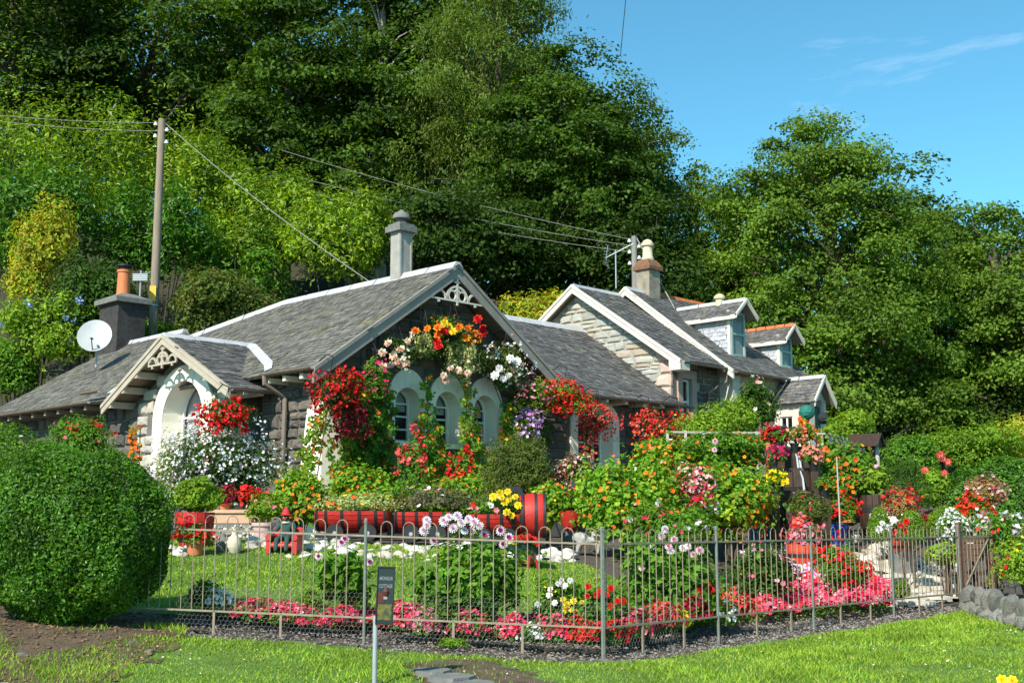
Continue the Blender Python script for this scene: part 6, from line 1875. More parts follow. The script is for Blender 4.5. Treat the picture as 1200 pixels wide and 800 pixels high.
# red barrel train with planting
def train_barrel(label, Y, px0, px1, ytop, ybot, fol, leafm, n, seed, flowers, leaf=.05, wheels=(.3, .75), end=False):
    xa = at(px0, ytop, Y)[0]; xb = at(px1, ytop, Y)[0]; L = xb - xa; xm = (xa + xb) / 2
    g = float(gz(xm, Y)); zt2 = at((px0 + px1) / 2, ytop, Y)[2]
    o = thing('barrel_planter', label, 'planter', (xm, Y, g), group='red barrel train planters')
    rb = .35; zc = zt2 - g - .0; zc = max(zc, .46)
    n_ = 14
    prof = lambda f: rb * (.86 + .14 * math.sin(math.pi * f))
    for k in range(n_ + 1):                                       # lower half staves, open above
        a0 = math.pi + math.pi * k / (n_ + 1) + .015; a1 = math.pi + math.pi * (k + 1) / (n_ + 1) - .015
        V = []
        for f in (0, .25, .5, .75, 1):
            for a in (a0, a1): V.append((-L / 2 + L * f, prof(f) * math.cos(a), zc + prof(f) * math.sin(a)))
        V += [(p[0], p[1] * .92, zc + (p[2] - zc) * .92) for p in V]
        F = []
        for i in range(4): F += [(2 * i, 2 * i + 1, 2 * i + 3, 2 * i + 2), (10 + 2 * i, 12 + 2 * i, 13 + 2 * i, 11 + 2 * i)]
        F += [(0, 10, 11, 1), (8, 9, 19, 18), (0, 2, 12, 10), (2, 4, 14, 12), (4, 6, 16, 14), (6, 8, 18, 16), (1, 11, 13, 3), (3, 13, 15, 5), (5, 15, 17, 7), (7, 17, 19, 9)]
        MB().add(V, F).build('stave', M['barrel_red'], o)
    for f in (.03, .16, .38, .62, .84, .97):
        V = []; m = 16
        for x in (-.022, .022):
            for k in range(m + 1):
                a = math.pi + math.pi * k / m; V.append((-L / 2 + L * f + x, prof(f) * 1.015 * math.cos(a), zc + prof(f) * 1.015 * math.sin(a)))
        MB().add(V, [(k, k + 1, m + 2 + k, m + 1 + k) for k in range(m)]).build('hoop', M['band_black'], o, True)
    for x in (-L / 2 + .01, L / 2 - .01):
        V = [(x, prof(0) * .96 * math.cos(math.pi + math.pi * k / 14), zc + prof(0) * .96 * math.sin(math.pi + math.pi * k / 14)) for k in range(15)]
        MB().add(V, [tuple(range(15))]).build('end_board', M['barrel_red'], o)
    MB().box(-L / 2 + .02, L / 2 - .02, -rb * .85, rb * .85, zc - .05, zc - .02).build('soil', M['soil'], o)
    for w_ in wheels:
        for sy in (-1, 1):
            wo_ = MB().lathe([(.02, -.025), (.125, -.025), (.135, -.01), (.135, .01), (.125, .025), (.02, .025)], 18, (-L / 2 + L * w_, sy * (rb + .03), .13), 'y').build('wheel', M['iron_black'], o)
            MB().lathe([(.01, -.04), (.03, -.04), (.03, .04), (.01, .04)], 10, (-L / 2 + L * w_, sy * (rb + .03), .13), 'y').build('hub', M['galvanised'], wo_)
    MB().box(-L / 2, L / 2, -rb * .7, rb * .7, .06, max(.1, zc - rb + .02)).build('chassis', M['iron_black'], o)
    if end:
        MB().lathe([(.03, -.2), (.3, -.2), (.34, 0), (.32, .17), (.31, .2), (.03, .2)], 22, (L / 2 + .16, 0, zc - .02), 'x').build('boiler_drum', M['barrel_red'], o, True)
        for x in (-.16, 0.04, .17):
            MB().lathe([(.32, -.02), (.345, -.02), (.345, .02), (.32, .02)], 22, (L / 2 + .16 + x, 0, zc - .02), 'x').build('hoop', M['band_black'], o, True)
        MB().slab([[(-.13, 0), (.13, 0), (.13, .36), (.09, .42), (-.09, .42), (-.13, .36)], [(-.02, .2), (.05, .2), (.05, .34), (-.02, .34)]], .04, lambda a, b, c: (L / 2 - .12 + a, .2 + c, zc + b)).build('cab_board', M['iron_black'], o)
    rng = np.random.default_rng(seed)
    f0 = at(fol[0], fol[1], Y); f1 = at(fol[2], fol[3], Y)
    rx = (f1[0] - f0[0]) / 2; rz = (f0[2] - f1[2]) / 2; c = ((f0[0] + f1[0]) / 2 - xm, 0, (f0[2] + f1[2]) / 2 - g)
    P, Nn = cloud(rng, n, c, (rx, .28, rz), .5, -.4, .2, .4, .5, 6)
    V, F = leaves(rng, P, Nn, leaf, leaf * .6)
    obj('foliage', mesh_np('foliage', V, [F], [M[leafm]]), o, 'stuff')
    for fm, cnt, size in flowers:
        P, Nn = cloud(rng, cnt, c, (rx * 1.03, .3, rz * 1.08), .1, -.2, .2, .3, .4, 6, True)
        V, F = discs(rng, P, Nn, size); obj('flowers', mesh_np('flowers', V, [F], [M[fm]]), o, 'stuff')
    return o
train_barrel('red barrel wagon planted with grey-green trailing leaves, first of the train', 18.3, 372, 456, 601, 630, (370, 578, 462, 606), 'silver_leaf', 1900, 350, [('orange_petal', 14, .04), ('yellow_petal', 6, .04)])
train_barrel('red barrel wagon with dark leaves and pink flowers, middle of the train', 18.3, 464, 532, 602, 630, (464, 570, 560, 606), 'grey_leaf', 2100, 351, [('pink_petal', 12, .04), ('white_petal', 6, .04)])
b = train_barrel('red barrel engine with yellow flowers and a dark cab board', 18.2, 548, 612, 602, 632, (548, 580, 612, 608), 'mid_leaf', 1100, 352, [('pink_petal', 14, .045), ('red_petal', 10, .045), ('white_petal', 6, .045)], end=True)
blooms(b, 'yellow_rose', [(578, 582), (588, 583), (595, 576), (604, 582), (592, 588), (607, 592), (594, 600), (600, 604), (586, 578), (597, 584)], 17.85, 10, 9)
# clipped ball bush, fuchsia, red pot
shrub('ball_bush', 'round clipped olive bush in front of the right end of the gable', 'bush', 20.3, 566, 507, 652, 606, 'olive_leaf', 8500, .05, 360, lw=.5, amp=.12, freq=6, depth=1.0, inner=.2, rnd=.7, shell=.35)
potted('fuchsia_tub', 'pale pink fuchsia in a dark half barrel under the wide window', 20.6, ('barrel', 660, 572, 694, 605, 'barrel_brown'), (648, 524, 706, 578), 'olive_leaf', 1900, .045, 361, [('fuchsia_petal', 320, .03, -.9)], lobes=4)
potted('geranium_pot', 'tapered red pot with black band and scarlet flowers', 18.0, ('bowl', 656, 598, 682, 622, 'barrel_red'), (652, 572, 688, 602), 'mid_leaf', 420, .05, 362, [('scarlet_petal', 10, .045, -.2, 3)])
nast('lime nasturtiums between the ball bush and the red pot', 19.2, 620, 565, 662, 632, 1400, 363, 24, extra=[('yellow_petal', 8, .04, -.3)])
nast('large nasturtium mound in front of the wide arched window', 18.2, 676, 532, 792, 650, 5200, 364, 70)
nast('tall orange-topped nasturtiums under the coral basket', 20.4, 742, 508, 806, 600, 2600, 365, 95, extra=[('cream_petal', 12, .05, -.4)])
nast('wide bank of orange nasturtiums at mid garden', 18.6, 792, 540, 916, 650, 5600, 366, 190)
shrub('begonia_bush', 'rosy white-edged begonias between the nasturtium mounds', 'plant', 18.3, 792, 546, 836, 592, 'deep_leaf', 600, .05, 367, flowers=[('fuchsia_petal', 200, .035, -.6), ('rose_petal', 60, .035, -.6)])
shrub('leafy_bank', 'green leafy bank below the white railing', 'bush', 22.5, 782, 506, 920, 580, 'mid_leaf', 5200, .075, 368, lobes=6, lw=.7, flowers=[('orange_petal', 55, .05, -.5)])
o = shrub('dahlia', 'tall plant with two deep pink dahlias in front of the railing', 'dahlia', 20.5, 822, 525, 852, 600, 'mid_leaf', 500, .08, 369, group='dahlias')
blooms(o, 'pink', [(838, 517), (837, 527)], 20.2, 9, 10)
shrub('geranium', 'red and pink geraniums in front of the orange bank', 'plant', 17.3, 806, 582, 842, 612, 'mid_leaf', 450, .06, 370, flowers=[('red_petal', 10, .045, .2, 4), ('magenta_petal', 7, .04, -.3, 3), ('white_petal', 4, .04, -.3, 3)])
shrub('bedding_mix', 'mixed green bedding below the large nasturtium mound', 'plant', 16.6, 730, 585, 840, 660, 'mid_leaf', 2600, .07, 371, lobes=4, lw=.4, flowers=[('rose_petal', 26, .04, -.4), ('white_petal', 10, .045, -.4, 2), ('orange_petal', 14, .04)])
# bushes by the stone house
shrub('golden_bush', 'rounded yellow-green bush against the stone house corner', 'bush', 27.2, 795, 466, 884, 545, 'lime_leaf', 4800, .085, 372, lobes=5, lw=.5)
shrub('climbing_rose', 'dark climbing rose with pale pink flowers on the stone house', 'rose', 28.8, 850, 438, 910, 525, 'deep_leaf', 2800, .09, 373, lobes=5, amp=.25, flowers=[('cream_petal', 26, .075, -.3)])
shrub('golden_bush', 'yellow-green bush right of the entrance porch', 'bush', 29.0, 956, 478, 1022, 530, 'lime_leaf', 3600, .09, 374, lobes=5, lw=.4)
shrub('green_bush', 'fresh green bush behind the small well roof', 'bush', 25.0, 1022, 508, 1096, 570, 'mid_leaf', 3600, .08, 375, lobes=4)
shrub('boundary_shrub', 'tall loose shrub at the back of the right-hand garden', 'bush', 30, 1080, 492, 1200, 580, 'conifer_leaf', 6500, .1, 376, lobes=6, lw=.35, amp=.25)
shrub('boundary_shrub', 'yellow-tipped shrub at the right edge below the trees', 'bush', 31, 1150, 480, 1260, 580, 'gold_leaf', 4500, .11, 377, lobes=6, amp=.25)
shrub('boundary_shrub', 'shade-dark bush under the oak behind the railing', 'bush', 46, 985, 455, 1110, 560, 'dark_leaf', 5500, .12, 378, lobes=6)  # this and the next bush: darker leaf colour stands in for deep shade
shrub('boundary_shrub', 'long shade-dark bush closing the garden under the right-hand trees', 'bush', 46, 1090, 440, 1290, 560, 'dark_leaf', 8000, .17, 379, lobes=8)
shrub('garden_hedge', 'dark green hedge along the right side of the garden', 'hedge', 21.5, 1095, 532, 1300, 640, 'hedge_leaf', 12000, .06, 380, lw=.6, amp=.08, depth=.35, inner=.15, lobes=1)
# ------------------------------------------------------------------ barrel waterfall with pots
ft = thing('barrel_waterfall', 'three dark barrels stacked as a stepped water feature', 'fountain', (at(932, 600, 19.6)[0], 19.6, float(gz(at(932, 600, 19.6)[0], 19.6))))
fz = float(ft.location.z)
for (px0, px1, yt, yb, Y) in ((908, 954, 575, 618, 19.6), (905, 962, 549, 580, 20.4), (916, 958, 524, 556, 21.1)):
    xm = at((px0 + px1) / 2, yt, Y)[0]; r = (px1 - px0) / FPX * Y / 2; z1 = at(930, yt, Y)[2] - fz
    z0 = -.2
    n_ = 16
    for k in range(n_):
        a0 = 2 * math.pi * k / n_ + .015; a1 = 2 * math.pi * (k + 1) / n_ - .015; V = []
        for f, q in ((0, .9), (.5, 1.0), (1, .96)):
            for a in (a0, a1): V.append((xm - ft.location.x + r * q * math.cos(a), Y - 19.6 + r * q * math.sin(a), z0 + (z1 - z0) * f))
        V += [(p[0], p[1], p[2]) for p in [((v[0] - (xm - ft.location.x)) * .9 + (xm - ft.location.x), (v[1] - (Y - 19.6)) * .9 + (Y - 19.6), v[2]) for v in V[4:6]]]
        MB().add(V, [(0, 1, 3, 2), (2, 3, 5, 4), (4, 5, 7, 6)]).build('stave', M['barrel_brown'], ft)
    for f in (.3, .8):
        MB().lathe([(r * .99, z0 + (z1 - z0) * f - .03), (r * 1.012, z0 + (z1 - z0) * f + .03), (r * .9, z0 + (z1 - z0) * f + .03)], 24, (xm - ft.location.x, Y - 19.6, 0)).build('hoop', M['band_black'], ft, True)
    MB().lathe([(r * .93, z1 - .06), (.01, z1 - .06)], 20, (xm - ft.location.x, Y - 19.6, 0)).build('water', M['water'], ft)
wr = random.Random(9)
for (p0, p1, Y0, Y1) in (((931, 528), (936, 551), 20.6, 20.3), ((934, 528), (939, 551), 20.6, 20.3), ((938, 552), (943, 578), 19.9, 19.5)):
    a = at(*p0, Y0); b_ = at(*p1, Y1); O = np.array(ft.location)
    MB().tube([a - O, (a + b_) / 2 - O + (0, -.03, .06), b_ - O], [.012, .016, .02], 6).build('water_jet', M['water'], ft, True)
pm = thing('hand_pump', 'black cast iron hand pump on the top barrel', 'pump', at(920, 530, 21.2))
ph = at(920, 497, 21.2)[2] - at(920, 530, 21.2)[2]
MB().lathe([(.07, -.2), (.07, 0), (.045, .03), (.04, ph * .55), (.06, ph * .58), (.065, ph * .85), (.075, ph * .87), (.04, ph * .95), (.015, ph)], 12).build('body', M['iron_black'], pm, True)
MB().tube([(0, -.03, ph * .6), (.1, -.14, ph * .6), (.14, -.18, ph * .45)], .022, 8).build('spout', M['iron_black'], pm, True)
MB().tube([(0, 0, ph * .9), (-.12, 0, ph * .95), (-.22, .02, ph * .5)], .014, 6).build('handle', M['iron_black'], pm, True)
def smallpot(label, Y, px, y0, y1, w, mat, fol, fm, cnt, seed, leafm='mid_leaf'):
    return potted('flower_pot', label, Y, ('pot', px - w / 2, y0, px + w / 2, y1, mat), fol, leafm, 320, .055, seed, [(fm, cnt, .038, -.4, 6)], zground=False, plinth=True)
smallpot('terracotta pot of red begonias left of the hand pump', 20.6, 901, 519, 528, 9, 'terracotta', (891, 500, 914, 521), 'red_petal', 14, 401)
smallpot('black pot of crimson begonias beside the hand pump', 20.5, 913, 518, 530, 12, 'pot_black', (902, 503, 922, 520), 'crimson_petal', 16, 402)
smallpot('black pot of salmon begonias right of the hand pump', 20.55, 931, 519, 530, 10, 'pot_black', (920, 500, 944, 521), 'salmon_petal', 18, 403)
smallpot('terracotta pot of orange flowers at the right of the top barrel', 20.6, 943, 519, 528, 9, 'terracotta', (936, 497, 954, 521), 'orange_petal', 12, 404)
smallpot('black pot of magenta begonias on the middle barrel', 19.95, 906, 541, 553, 11, 'pot_black', (899, 524, 920, 544), 'magenta_petal', 18, 405)
smallpot('black pot of yellow begonias on the lowest barrel', 19.15, 907, 565, 578, 12, 'pot_black', (899, 552, 921, 570), 'yellow_petal', 14, 406)
smallpot('black pot of salmon begonias on the middle barrel', 19.9, 953, 541, 552, 11, 'pot_black', (939, 525, 962, 545), 'salmon_petal', 20, 407)
smallpot('black pot with a pale orange flower at the foot of the orange screen', 19.4, 966, 572, 584, 13, 'pot_black', (956, 558, 978, 576), 'orange_petal', 4, 408)
nast('tall screen of orange flowered nasturtiums right of the barrel waterfall', 21.4, 952, 512, 1024, 600, 3800, 409, 70, mat='mid_leaf', fs=.055)
o = MB().tube([(0, 0, 0), (.01, 0, 1.0), (0, 0, at(983, 535, 19.0)[2] - float(gz(at(983, 600, 19.0)[0], 19.0)))], .012, 6).build('bamboo_cane', M['fence_wood'])
o.location = (at(983, 600, 19.0)[0], 19.0, float(gz(at(983, 600, 19.0)[0], 19.0))); tag(o, 'upright bamboo cane in front of the orange flower screen', 'cane')
shrub('fuchsia_bush', 'olive fuchsia bush at the foot of the barrel waterfall', 'bush', 18.6, 928, 574, 976, 622, 'olive_leaf', 2200, .05, 410, lobes=4, flowers=[('rose_petal', 18, .03, -.5)])
potted('geranium_pot', 'red and magenta geraniums in a glossy blue pot', 17.8, ('pot', 966, 614, 993, 640, 'blue_glaze'), (955, 578, 1002, 618), 'mid_leaf', 1000, .055, 411, [('red_petal', 22, .045, -.2, 4), ('magenta_petal', 10, .04, .0, 3)])
potted('geranium_pot', 'red geraniums in a teal glazed pot', 17.2, ('pot', 877, 618, 903, 645, 'teal_glaze'), (868, 585, 912, 622), 'mid_leaf', 800, .055, 412, [('red_petal', 24, .045, -.4, 5)])
potted('geranium_pot', 'terracotta pot with sparse greenery behind the blue pot', 18.9, ('pot', 984, 596, 1001, 612, 'terracotta'), (982, 580, 1004, 600), 'mid_leaf', 350, .06, 413, [('scarlet_petal', 6, .04, 0, 3)])
potted('hosta_barrel', 'lime green hosta in a big brown barrel', 19.8, ('barrel', 1006, 580, 1042, 625, 'barrel_brown'), (990, 540, 1046, 588), 'lime_leaf', 1500, .11, 414, [('lilac_petal', 6, .05, .4, 2)], lw=.55, lobes=4, upb=.6)
potted('fuchsia_tub', 'pink begonias in a red slatted tub behind the fence', 15.2, ('tub', 921, 637, 957, 672, 'tub_red'), (924, 610, 958, 642), 'mid_leaf', 600, .05, 415, [('pink_petal', 50, .05, -.6, 3), ('coral_petal', 20, .05, -.6, 3)])
o = potted('begonia_tub', 'white, pink and red begonias in a red slatted tub by the path', 16.9, ('tub', 1040, 619, 1070, 645, 'tub_red'), (1024, 596, 1074, 624), 'mid_leaf', 700, .05, 416, [('white_petal', 26, .045, -.5, 3), ('pink_petal', 16, .04, -.5, 3)])
blooms(o, 'red_rose', [(1056, 616), (1062, 611), (1060, 622)], 16.5, 9, 11); blooms(o, 'white_rose', [(1034, 613), (1047, 609), (1041, 618), (1030, 620)], 16.5, 9, 12)
# clipped balls and golden conifers
def ballb(label, Y, x0, y0, x1, y1, mat, n, seed, leaf=.04, **k):
    return shrub('clipped_ball', label, 'bush', Y, x0, y0, x1, y1, mat, n, leaf, seed, lw=.35, amp=.05, inner=.2, depth=1, rnd=.8, shell=.2, group='clipped round bushes', **k)
ballb('dark clipped dome behind the big brown barrel', 20.8, 1034, 538, 1088, 615, 'deep_leaf', 3800, 420)
ballb('bright green dwarf conifer left of the path tub', 17.8, 1016, 594, 1042, 645, 'conifer_leaf', 2200, 421)
ballb('bright green dwarf conifer behind the path tub', 18.0, 1052, 597, 1084, 645, 'conifer_leaf', 2200, 422)
ballb('wide low green conifer ball beside the white daisies', 18.2, 1086, 592, 1132, 640, 'conifer_leaf', 2800, 423)
ballb('small tufty conifer inside the fence near the gate', 15.9, 1047, 678, 1066, 704, 'conifer_leaf', 700, 424)
shrub('red_leaved_plant', 'reddish sprays between the clipped balls', 'plant', 19.0, 1036, 572, 1075, 612, 'heather_leaf', 900, .05, 425, flowers=[('crimson_petal', 60, .035, -.5), ('scarlet_petal', 16, .04, 0, 2)])
o = potted('dahlia', 'tall orange-pink dahlia in a red pot by the hedge', 19.0, ('pot', 1079, 602, 1095, 618, 'tub_red'), (1074, 545, 1124, 604), 'lime_leaf', 1500, .085, 426, [], cat='dahlia', group='dahlias', lobes=4)
blooms(o, 'orange', [(1104, 537), (1111, 541), (1107, 554), (1084, 551), (1102, 533)], 18.7, 10, 13)
shrub('daisy_mound', 'mound of small white daisies inside the gate', 'plant', 17.4, 1098, 602, 1134, 640, 'mid_leaf', 900, .05, 427, flowers=[('white_petal', 190, .03, -.5)])
shrub('heather_ball', 'ball of faded pinkish hydrangea flowers before the hedge', 'bush', 19.2, 1130, 560, 1176, 596, 'heather_leaf', 1500, .05, 428, flowers=[('fuchsia_petal', 160, .035, -.8)])
shrub('begonia_bush', 'scarlet begonias at the foot of the hydrangea ball', 'plant', 18.4, 1118, 582, 1158, 640, 'mid_leaf', 1100, .06, 429, flowers=[('scarlet_petal', 26, .05, .1, 4), ('red_petal', 14, .05, .3, 3)])
shrub('bedding_mix', 'mixed white and pale flowers by the gate post', 'plant', 17.2, 1135, 598, 1200, 660, 'mid_leaf', 1500, .06, 430, flowers=[('white_petal', 16, .05, -.2, 2), ('blush_petal', 14, .05, -.4, 2), ('red_petal', 12, .04, -.5)])
shrub('bedding_mix', 'yellow and red bedding plants inside the far end of the fence', 'plant', 16.6, 1165, 625, 1235, 695, 'lime_leaf', 1500, .06, 431, flowers=[('yellow_petal', 20, .04, -.5), ('red_petal', 20, .04, -.5)])
shrub('hosta_clump', 'low variegated hosta beside the path', 'plant', 17.3, 1086, 634, 1124, 664, 'lime_leaf', 500, .09, 432, lw=.5, upb=.8)
# bed right of the lawn: carpet bedding and geraniums
BG = 'bedding clumps along the fence'
def clump(label, px, py, Y, wpx, hpx, fm, seed, n=260, cnt=60, leafm='mid_leaf', size=.026, name='bedding_begonia'):
    return shrub(name, label, 'bedding plant', Y - .12, px - wpx * .68, py - hpx * 1.25, px + wpx * .68, py + 8, leafm, n, .042, seed, lw=.7, flowers=[(fm, cnt, size, -.3)], group=BG, stems=0, depth=.7, inner=.1)
shrub('geranium', 'red geraniums crowding the bed behind the fence', 'plant', 15.4, 948, 632, 1016, 700, 'mid_leaf', 1700, .06, 440, flowers=[('red_petal', 34, .045, -.5, 5)], lobes=4)
def carpet(label, pix, leafm, n, cnt, fm, seed, h=.16, leaf=.05, size=.03):
    poly = [hit(*p) for p in pix]
    r = np.random.default_rng(seed); P = np.array(poly); c = P.mean(0)
    def sc(m):
        x = r.uniform(P[:, 0].min(), P[:, 0].max(), m * 6); y = r.uniform(P[:, 1].min(), P[:, 1].max(), m * 6)
        k = in_poly(x, y, poly); x, y = x[k][:m], y[k][:m]
        top = h * (1 + .35 * np.sin(x * 9) * np.sin(y * 8))
        return np.stack([x - c[0], y - c[1], gz(x, y) - float(gz(*c)), top], 1)
    o = thing('carpet_bedding', label, 'bedding plant', (c[0], c[1], float(gz(*c))), group=BG)
    q = sc(n); q[:, 2] += q[:, 3] * r.uniform(.1, .95, len(q))
    V, F = leaves(r, q[:, :3], unit(np.array([0, -.3, .8]) + r.normal(size=(len(q), 3)) * .5), leaf, leaf * .7)
    obj('foliage', mesh_np('foliage', V, [F], [M[leafm]]), o, 'stuff')
    q = sc(cnt); q[:, 2] += q[:, 3] * r.uniform(.75, 1.15, len(q))
    V, F = discs(r, q[:, :3], unit(np.array([0, -.5, .7]) + r.normal(size=(len(q), 3)) * .4), size)
    obj('flowers', mesh_np('flowers', V, [F], [M[fm]]), o, 'stuff')
carpet('carpet of pale pink and lilac flowers sloping through the bed', [(866, 664), (900, 656), (972, 678), (968, 704), (895, 692)], 'mid_leaf', 1800, 2300, 'lilac_petal', 441, .24)
carpet('carpet of rose red begonias in front of the geraniums', [(940, 686), (1000, 678), (1048, 702), (1048, 720), (955, 728)], 'mid_leaf', 1900, 2500, 'rose_petal', 442, .22)
carpet('crimson begonia carpet next to the pale pink one', [(880, 692), (945, 688), (960, 724), (890, 732)], 'mid_leaf', 1200, 1400, 'rose_petal', 443, .2)
carpet('low mixed red and coral begonias behind the second post', [(826, 706), (890, 700), (900, 728), (840, 738)], 'mid_leaf', 1000, 500, 'coral_petal', 445)
carpet('ribbon of red begonias just inside the front fence', [(270, 716), (430, 726), (560, 735), (700, 742), (700, 754), (560, 748), (430, 740), (270, 728)], 'mid_leaf', 2200, 1500, 'rose_petal', 446, .12)
carpet('ribbon of pink begonias from the corner post along the bed', [(712, 742), (830, 724), (830, 734), (720, 756)], 'mid_leaf', 900, 700, 'rose_petal', 447, .12)
shrub('bedding_mix', 'dark leafy bed under the teal pot', 'plant', 14.8, 838, 630, 930, 712, 'deep_leaf', 1900, .07, 444, lobes=4, flowers=[('rose_petal', 24, .04, -.5), ('lime_leaf', 30, .04, -.5)])
# dahlias at the fence
def dahlia(label, Y, x0, y0, x1, y1, n, seed, spots, kind, size, leaf=.1):
    o = shrub('dahlia', label, 'dahlia', Y, x0, y0, x1, y1, 'mid_leaf', n, leaf, seed, lw=.5, group='dahlias', lobes=4, amp=.28, freq=7, upb=.5, inner=.25, depth=.9, shell=.6)
    for k_, sp in zip(kind, spots): blooms(o, k_, sp, Y - .22, size, seed, stalk=None)
    return o
dahlia('big leafy dahlia with purple and white flowers just inside the fence', 12.1, 486, 612, 608, 748, 3000, 450, [[(508, 634), (567, 628), (587, 622), (590, 638), (553, 622), (596, 630)], [(500, 616), (520, 611), (531, 619), (541, 613), (549, 608), (536, 605), (562, 616), (497, 622), (526, 606), (556, 612), (544, 622), (500, 610)]], ['purple', 'white'], 13)
dahlia('smaller dahlia with a few purple flowers behind the name sign', 12.2, 374, 638, 438, 722, 1500, 451, [[(374, 652), (400, 636), (433, 658), (404, 632)], [(396, 640)]], ['purple', 'white'], 12)
dahlia('leafy dahlia with pink and white flowers right of the corner post', 12.9, 734, 622, 842, 730, 2600, 452, [[(752, 665), (775, 628), (783, 640), (812, 650), (790, 632), (820, 645), (765, 640)], [(800, 642), (779, 620), (786, 646), (806, 640)], [(828, 684), (820, 692), (833, 690)]], ['pink', 'white', 'red'], 11)
o = shrub('snapdragon', 'pale yellow snapdragons behind the bedding', 'plant', 12.2, 626, 676, 690, 738, 'mid_leaf', 900, .07, 453, flowers=[('yellow_petal', 10, .035, 0)])
blooms(o, 'yellow_rose', [(664, 708), (672, 704), (676, 718), (670, 714), (682, 706), (663, 714), (660, 702)], 11.95, 9, 14)
blooms(o, 'white_rose', [(645, 690), (644, 697), (658, 680), (650, 706), (654, 684), (630, 708), (662, 686), (668, 680)], 11.95, 9, 15)
o = shrub('dahlia', 'red dahlias by the corner post', 'dahlia', 12.0, 676, 690, 742, 740, 'mid_leaf', 900, .07, 454, group='dahlias')
blooms(o, 'red', [(689, 687), (699, 697), (688, 698), (716, 689), (711, 697), (724, 704), (730, 704), (716, 710), (704, 692)], 11.8, 9, 16)
# bedding row along the fence
rowc = [('red begonia clump under the first fence hoops', 300, 722, 11.95, 36, 16, 'rose_petal'), ('rosy begonia clump left of the name sign', 338, 726, 11.9, 34, 16, 'rose_petal'),
        ('deep rose begonia clump near the name sign post', 375, 730, 11.85, 34, 14, 'rose_petal'), ('crimson begonia clump behind the name sign', 398, 728, 11.9, 28, 16, 'rose_petal'),
        ('pink begonia clump right of the name sign', 470, 736, 11.75, 36, 24, 'rose_petal'), ('small pink begonia clump left of the big dahlia', 494, 740, 11.7, 26, 20, 'pink_petal'),
        ('pink begonia clump at the right foot of the big dahlia', 552, 744, 11.6, 34, 22, 'rose_petal'), ('magenta begonia clump by the fence leg', 600, 748, 11.55, 30, 20, 'rose_petal'),
        ('white begonia clump between red ones', 627, 750, 11.5, 26, 18, 'white_petal'), ('rose begonia clump left of the corner post', 650, 750, 11.5, 34, 22, 'rose_petal'),
        ('bright red begonia clump beside the corner post', 684, 752, 11.5, 40, 20, 'red_petal'), ('crimson begonia clump at the corner post', 716, 752, 11.6, 30, 20, 'red_petal'),
        ('red begonia clump right of the corner post', 745, 744, 12.0, 40, 24, 'rose_petal'), ('coral begonia clump further along the fence', 772, 738, 12.3, 34, 26, 'coral_petal'),
        ('lime leaved begonia clump in the bedding row', 790, 734, 12.5, 26, 16, 'yellow_petal'), ('dark red begonia clump under the pink dahlia', 806, 728, 12.8, 34, 22, 'crimson_petal'),
        ('white begonia clump beside the second post', 838, 730, 13.0, 36, 22, 'white_petal'), ('coral pink begonia clump after the second post', 866, 724, 13.3, 30, 20, 'coral_petal'),
        ('white begonia clump at the left of the lawn bed', 258, 708, 12.2, 20, 14, 'white_petal')]
for i, (lab, px, py, Y, wp, hp2, fm) in enumerate(rowc):
    clump(lab, px, py, Y, wp, hp2, fm, 470 + i, 420, 90 if 'white' in lab else 240)
shrub('green_tuft', 'small dark green shrub inside the fence left of the sign', 'plant', 12.5, 348, 690, 376, 722, 'conifer_leaf', 500, .05, 495, stems=0)
shrub('green_tuft', 'white flowered weedy plant in the shade of the hedge', 'plant', 12.4, 222, 678, 262, 716, 'mid_leaf', 500, .06, 496, flowers=[('white_petal', 14, .018, .2)], stems=3)
shrub('moss_tuft', 'low mossy tuft at the foot of the fence', 'plant', 11.15, 514, 746, 546, 760, 'conifer_leaf', 600, .03, 497, stems=0)
# yellow flower at the very edge of the picture
yf = thing('yellow_flower', 'bright yellow flower poking into the lower right corner', 'flower', (at(1180, 798, 7.2)[0], 7.2, float(gz(at(1180, 798, 7.2)[0], 7.2))))
blooms(yf, 'yellow_rose', [(1174, 797), (1186, 797)], 7.2, 15, 3, stalk=True)
# ------------------------------------------------------------------ railing, well, seat, ornaments
# white timber railing above the garden
ra, rb_, rc_ = at(782, 506, 23.6), at(967, 508, 24.4), at(1012, 521, 29.0)
rail = thing('timber_railing', 'weathered white timber railing above the barrel waterfall', 'railing', (ra[0], ra[1], float(gz(ra[0], ra[1]))))
O = np.array(rail.location)
for a, b_, n in ((ra, rb_, 9), (rb_, rc_, 10)):
    MB().beam(a - O, b_ - O, .05, .04).build('top_rail', M['fence_wood'], rail)
    low = np.array([0, 0, .34])
    MB().beam(a - O - low, b_ - O - low, .035, .035).build('lower_rail', M['fence_wood'], rail)
    for k in range(n + 1):
        f = k / n; p = a + (b_ - a) * f; g = min(float(gz(p[0], p[1])), p[2] - .6)
        MB().box(-.025, .025, -.025, .025, g - p[2] - .05, .03).build('post', M['fence_wood'], rail).location = p - O
